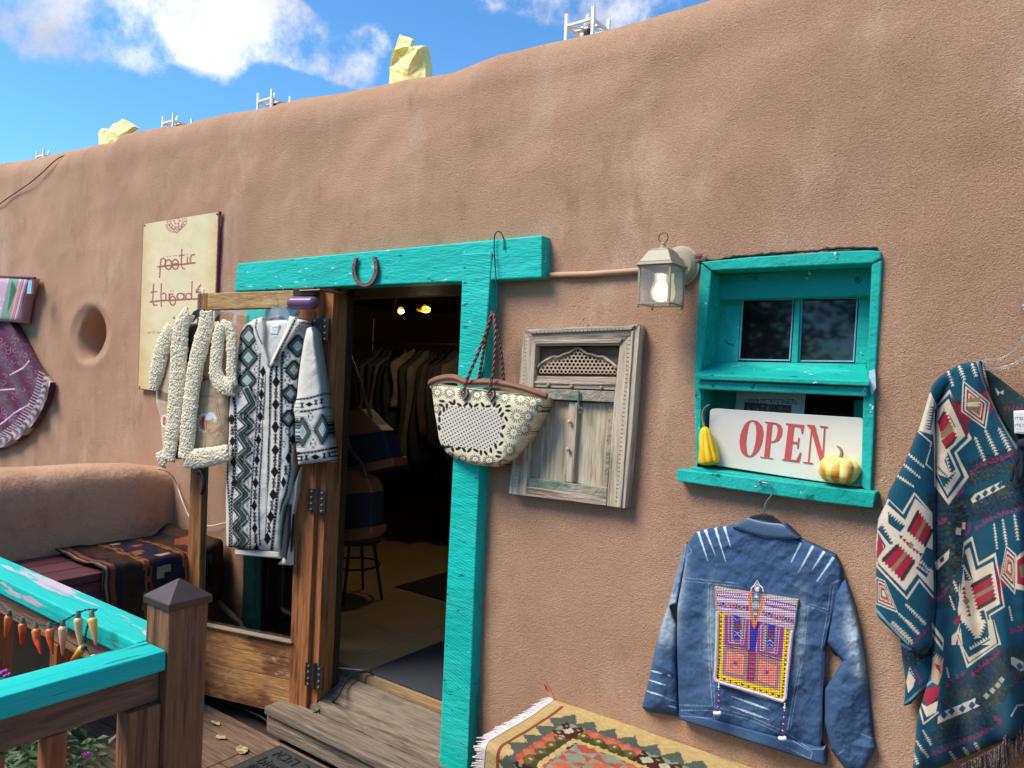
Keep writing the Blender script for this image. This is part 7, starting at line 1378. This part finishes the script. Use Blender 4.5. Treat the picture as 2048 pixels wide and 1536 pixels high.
st1 = (np.abs(p1 - .10 - .02 * np.abs((p2 / .12) % 1 - .5)) < .016); Cc[st1] = lin(PUR); Cc[(np.abs(p1 - .075) < .012)] = lin(TRC); Cc[(np.abs(p1 - .05) < .008)] = lin((120,110,100))
Cc[ins(.33, .20, .13, .3)] = lin(PUR); Cc[ins(.33, .60, .12, .28)] = lin(PUR)
for i, (a_, b_) in enumerate(((.30,.10),(.36,.22),(.30,.34),(.37,.46),(.33,.58),(.28,.68),(.38,.70),(.33,.76))):
    m_ = (np.abs(p1 - a_) < .034) & (np.abs(p2 - b_) < .030); Cc[m_] = lin([CRM2, TRC, ORB, CRM2][i % 4]); m_ = (np.abs(p1 - a_ - .018) < .014) & (np.abs(p2 - b_ - .018) < .014); Cc[m_] = lin(PUR)
for a_ in (.23, .43): Cc[np.abs(p1 - a_ - .03 * np.abs((p2 / .2) % 1 - .5)) < .009] = lin(ORB); Cc[np.abs(p1 - a_ - .022 - .03 * np.abs((p2 / .2) % 1 - .5)) < .006] = lin(TRC)
Cc[np.abs(p1 - .56) < .02] = lin(PUR); Cc[ins(.56, .3, .05, .08)] = lin(TRC); Cc *= (1 + .3 * fbm(VV, SS, 30, 107, 3))[..., None]
P2 = np.stack([Xr, Yq, Zq], -1); idx = np.arange(nu * nv).reshape(nv, nu); F = np.stack([idx[:-1, :-1], idx[:-1, 1:], idx[1:, 1:], idx[1:, :-1]], -1).reshape(-1, 4)
ko = mesh('shaded_kilim', P2.reshape(-1, 3), F, MATS['kilim_wool'], smooth=True, cols=Cc.reshape(-1, 3)); so = ko.modifiers.new('s', 'SOLIDIFY'); so.thickness = .007
tag(ko, 'old brown kilim with purple and orange motifs thrown over the plum bench', 'rug')

# ================================================================ chilli lights on the railing
WIREM = mat('green_wire', (26,54,46), .6)
CH = [((52,655),(40,740),(28,790),'orange'),((129,700),(128,770),(122,832),'orange red'),((205,730),(210,800),(234,886),'orange red'),((284,730),(288,800),(302,884),'orange'),((361,715),(360,800),(358,892),'pale peach'),((448,668),(452,760),(462,850),'pale cream'),((527,668),(538,750),(550,836),'yellow and coral'),((478,846),(440,890),(405,925),'yellow orange')]
cr4 = mp(0, 1000, .349)
YQ = -1.50
colr = [((236,120,50),(226,84,40)),((236,96,50),(222,60,36)),((238,110,50),(220,66,40)),((238,104,46),(220,64,40)),((226,190,160),(224,150,120)),((214,190,150),(222,190,140)),((226,190,80),(220,140,110)),((232,180,60),(232,110,40))]
ORD = ['leftmost', 'second from the left', 'third from the left', 'fourth from the left', 'fifth from the left', 'sixth from the left', 'last of the upper row', 'lowest, lying over the near rail']
ST_ = thing('chilli_light_wire', 'dark green twisted wire carrying the chilli lights along the far rail', 'light string', tuple(PY(60, 1240, YQ)))
wp = smooth_path([PY(*cr4(p)[0], YQ) for p in ((-60,540),(0,592),(40,640),(100,682),(160,705),(240,718),(310,712),(370,690),(430,655),(490,628),(555,626))], 80)
wp2 = smooth_path([PY(*cr4(p)[0], YQ) for p in ((555,626),(530,640),(510,690),(492,760),(485,830),(500,860),(520,885),(535,898))], 50)
b = MB()
for W_ in (wp, wp2):
    T = np.gradient(W_, axis=0); T /= np.linalg.norm(T, axis=1)[:, None]; a1 = np.cross(T, (0, 1, 0)); a1 /= np.linalg.norm(a1, axis=1)[:, None]; a2 = np.cross(T, a1); ph = np.linspace(0, 90 * len(W_) / 80, len(W_))[:, None]
    for k_ in range(2): b.tube(W_ + .0016 * (np.cos(ph + k_ * math.pi) * a1 + np.sin(ph + k_ * math.pi) * a2), .0014, 5)
b.build('twisted_wire', WIREM, ST_, smooth=True)
for i, (a_, m_, e_, cn) in enumerate(CH):
    A, M_, E_ = [PY(*cr4(p)[0], YQ - .004) for p in (a_, m_, e_)]; t = thing('chilli_light', '%s plastic chilli light, %s' % (cn, ORD[i]), 'string light', tuple(A), 'chilli lights on the railing')
    P = smooth_path([A, lerp(A, M_, .5), M_, lerp(M_, E_, .5) + (.0, 0, .002), E_], 22); tt = np.linspace(0, 1, 22); r = .0108 * np.sqrt(np.clip(tt * 9, 0, 1)) * (1 - .88 * tt ** 1.5)
    ob = MB().tube(P, r + .0006, 12); V = np.concatenate(ob.v); tq = np.repeat(tt, 12); n1_ = fbm(V[:, 0] * 40 + i * 9, V[:, 2] * 40, 1, 3)[:, None]
    f_ = np.clip(tq[:, None] * 1.1 + .5 * n1_, 0, 1); C_ = lin(colr[i][0]) * (1 - f_) + lin(colr[i][1]) * f_; hi = np.clip(1 - np.abs(tq - .25) * 5, 0, 1)[:, None] * .3; C_ = C_ * (1 - hi) + lin((246,200,120)) * hi
    mesh('pepper', V, ob.f, mat('chilli_plastic', (255,255,255), .28, .05, 60, attr=True, sss=.35, spec=.5), t, smooth=True, cols=C_)
    d = (A - M_) / np.linalg.norm(A - M_); MB().tube([A - d * .002, A + d * .006, A + d * .014], [.0068, .0062, .004], 9).build('socket', mat('pale_green_socket', (96,112,96), .5), t)
tag(MB().lathe(PY(186, 1316, -1.56) + (0, 0, -.008), [(.008, 0), (.004, .003), (.0035, .010), (.006, .012), (.006, .014)], 10).build('push_pin', mat('clear_pin', (214,214,170), .3, sss=.2)), 'small clear push pin stuck in the near teal rail', 'pin')

# ================================================================ planting below the railing
def leaf_cloud(name, c, rx, ry, rz, n, size, m, parent, stems=True):
    c = np.array(c, float); vs, fs = [], []
    for i in range(n):
        d = rng.normal(size=3); d /= np.linalg.norm(d); p = c + d * np.array((rx, ry, rz)) * rng.random() ** .45; s_ = size * rng.uniform(.6, 1.3)
        a_ = rng.uniform(0, 6.28); t = np.array((math.cos(a_), math.sin(a_), rng.uniform(-.5, .4))); t /= np.linalg.norm(t); sd_ = np.cross(t, (0, 0, 1.0)) + rng.normal(size=3) * .25; sd_ /= np.linalg.norm(sd_); up_ = np.cross(sd_, t); k_ = len(vs)
        vs += [p, p + t * s_ * .5 + sd_ * s_ * .26 + up_ * s_ * .06, p + t * s_, p + t * s_ * .5 - sd_ * s_ * .26 + up_ * s_ * .06, p + t * s_ * .5 - up_ * s_ * .03]
        fs += [[k_, k_ + 1, k_ + 4], [k_ + 1, k_ + 2, k_ + 4], [k_ + 2, k_ + 3, k_ + 4], [k_ + 3, k_, k_ + 4]]
    return mesh(name, vs, fs, m, parent, smooth=False, kind='stuff')
LFA = mat('bush_leaf', (62,92,50), .5, .35, 30, col2=(96,120,66), c2=(.5,.6), c2s=14, spec=.4); LFB = mat('grey_green_leaf', (92,104,78), .7, .3, 30, col2=(120,120,84), c2=(.5,.65), c2s=12)
PT = mat('pink_petal', (206,70,150), .6, .15); PT2 = mat('violet_petal', (142,60,150), .6, .15)
STM = mat('green_stem', (70,84,50), .7)
def bush(c, r, h, n, size, m, label, blooms=(), bm_=None):
    t = thing('flowering_bush' if blooms else 'leafy_bush', label, 'plant', (c[0], c[1], -.32)); b = MB()
    for i in range(16):
        a_ = rng.uniform(0, 6.28); e_ = np.array(c) + (r * .7 * math.cos(a_), r * .7 * math.sin(a_), h * .3 * rng.random()); b.tube(smooth_path([(c[0] + .03 * math.cos(a_), c[1] + .03 * math.sin(a_), -.32), (c[0] + r * .3 * math.cos(a_), c[1] + r * .3 * math.sin(a_), c[2] - h * .3), e_], 8), .003, 5)
    b.build('stem', STM, t, kind='stuff'); leaf_cloud('foliage', c, r, r, h, n, size, m, t)
    for p in blooms:
        f = MB(); p = np.array(p)
        for k_ in range(6): q = k_ * 1.05; f.add([p, p + (.008 * math.cos(q - .35), .008 * math.sin(q - .35), .006), p + (.012 * math.cos(q), .012 * math.sin(q), .002), p + (.008 * math.cos(q + .35), .008 * math.sin(q + .35), .006)], [[0, 1, 2, 3]])
        f.ball(p, .006, 6); f.build('flower', bm_, t)
bush((-1.97,-1.58,.52), .16, .43, 2600, .034, LFA, 'green leafy bush seen between the near balusters', [PY(172,1512,-1.60), PY(168,1408,-1.56)], PT)
bush((-2.30,-1.64,.50), .24, .43, 2600, .034, LFA, 'green bush behind the chilli lights under the far rail', [PY(8,1345,-1.62), PY(2,1350,-1.6), PY(14,1352,-1.6)], PT2)
bush((-2.80,-1.80,.36), .34, .42, 1800, .04, LFB, 'grey-green bush at the lower left behind both rails')
bush((-2.05,-1.95,.40), .24, .45, 1500, .038, LFB, 'grey-green bush under the near rail at the left edge')
bush((-1.84,-1.50,.42), .06, .42, 500, .026, LFB, 'small sparse bush at the foot of the corner post')
# ================================================================ trees across the way, mirrored in the panes
def tree(x, y, h, label, m):
    t = thing('shade_tree', label, 'tree', (x, y, -.32), 'trees behind the viewer')
    P = smooth_path([(x, y, -.32), (x + .1, y, h * .25), (x - .1, y + .1, h * .5), (x, y, h * .75)], 12); b = MB().tube(P, np.linspace(.22, .08, 12), 9)
    for i in range(7): a_ = i * .9; q = P[5 + i % 5]; b.tube(smooth_path([q, q + (.7 * math.cos(a_), .7 * math.sin(a_), .5), q + (1.5 * math.cos(a_), 1.5 * math.sin(a_), 1.0)], 8), np.linspace(.07, .02, 8), 6)
    b.build('trunk', mat('bark', (90,74,60), .9, .3, 20, .8, 30), t, smooth=True)
    for i in range(7): a_ = i * .9; leaf_cloud('crown', (x + 1.1 * math.cos(a_) * (i > 0), y + 1.1 * math.sin(a_) * (i > 0), h * (.5 + .07 * i)), 1.3, 1.3, 1.0, 900, .22, m, t)
TLF = mat('tree_leaf', (58,78,40), .6, .3, 8, col2=(90,104,52), c2=(.5,.6), c2s=3)
for i, (x, y, h) in enumerate(((1.6,-11,5.2),(4.4,-12,4.8),(-1.6,-12.5,5.0),(7.4,-11.5,5.4),(-5.0,-12,4.6))): tree(x, y, h, ['tree across the way mirrored in the right window pane', 'second tree across the way, right of the first', 'tree across the way mirrored in the left window pane', 'tree furthest right across the way', 'tree across the way mirrored in the door glass'][i], TLF)
tag(mesh('hedge', *(lambda v: (v, [[0,1,2,3],[4,7,6,5],[0,4,5,1],[3,2,6,7],[1,5,6,2],[0,3,7,4]]))([(-14,-13.6,-.32),(14,-13.6,-.32),(14,-13.6,2.2),(-14,-13.6,2.2),(-14,-14.6,-.32),(14,-14.6,-.32),(14,-14.6,2.2),(-14,-14.6,2.2)]), mat('hedge', (56,72,42), .9, .4, 6, 1, 10, bump2=1, b2s=3, bd=.1)), 'clipped dark hedge far behind the viewer, mirrored in the panes', 'hedge')
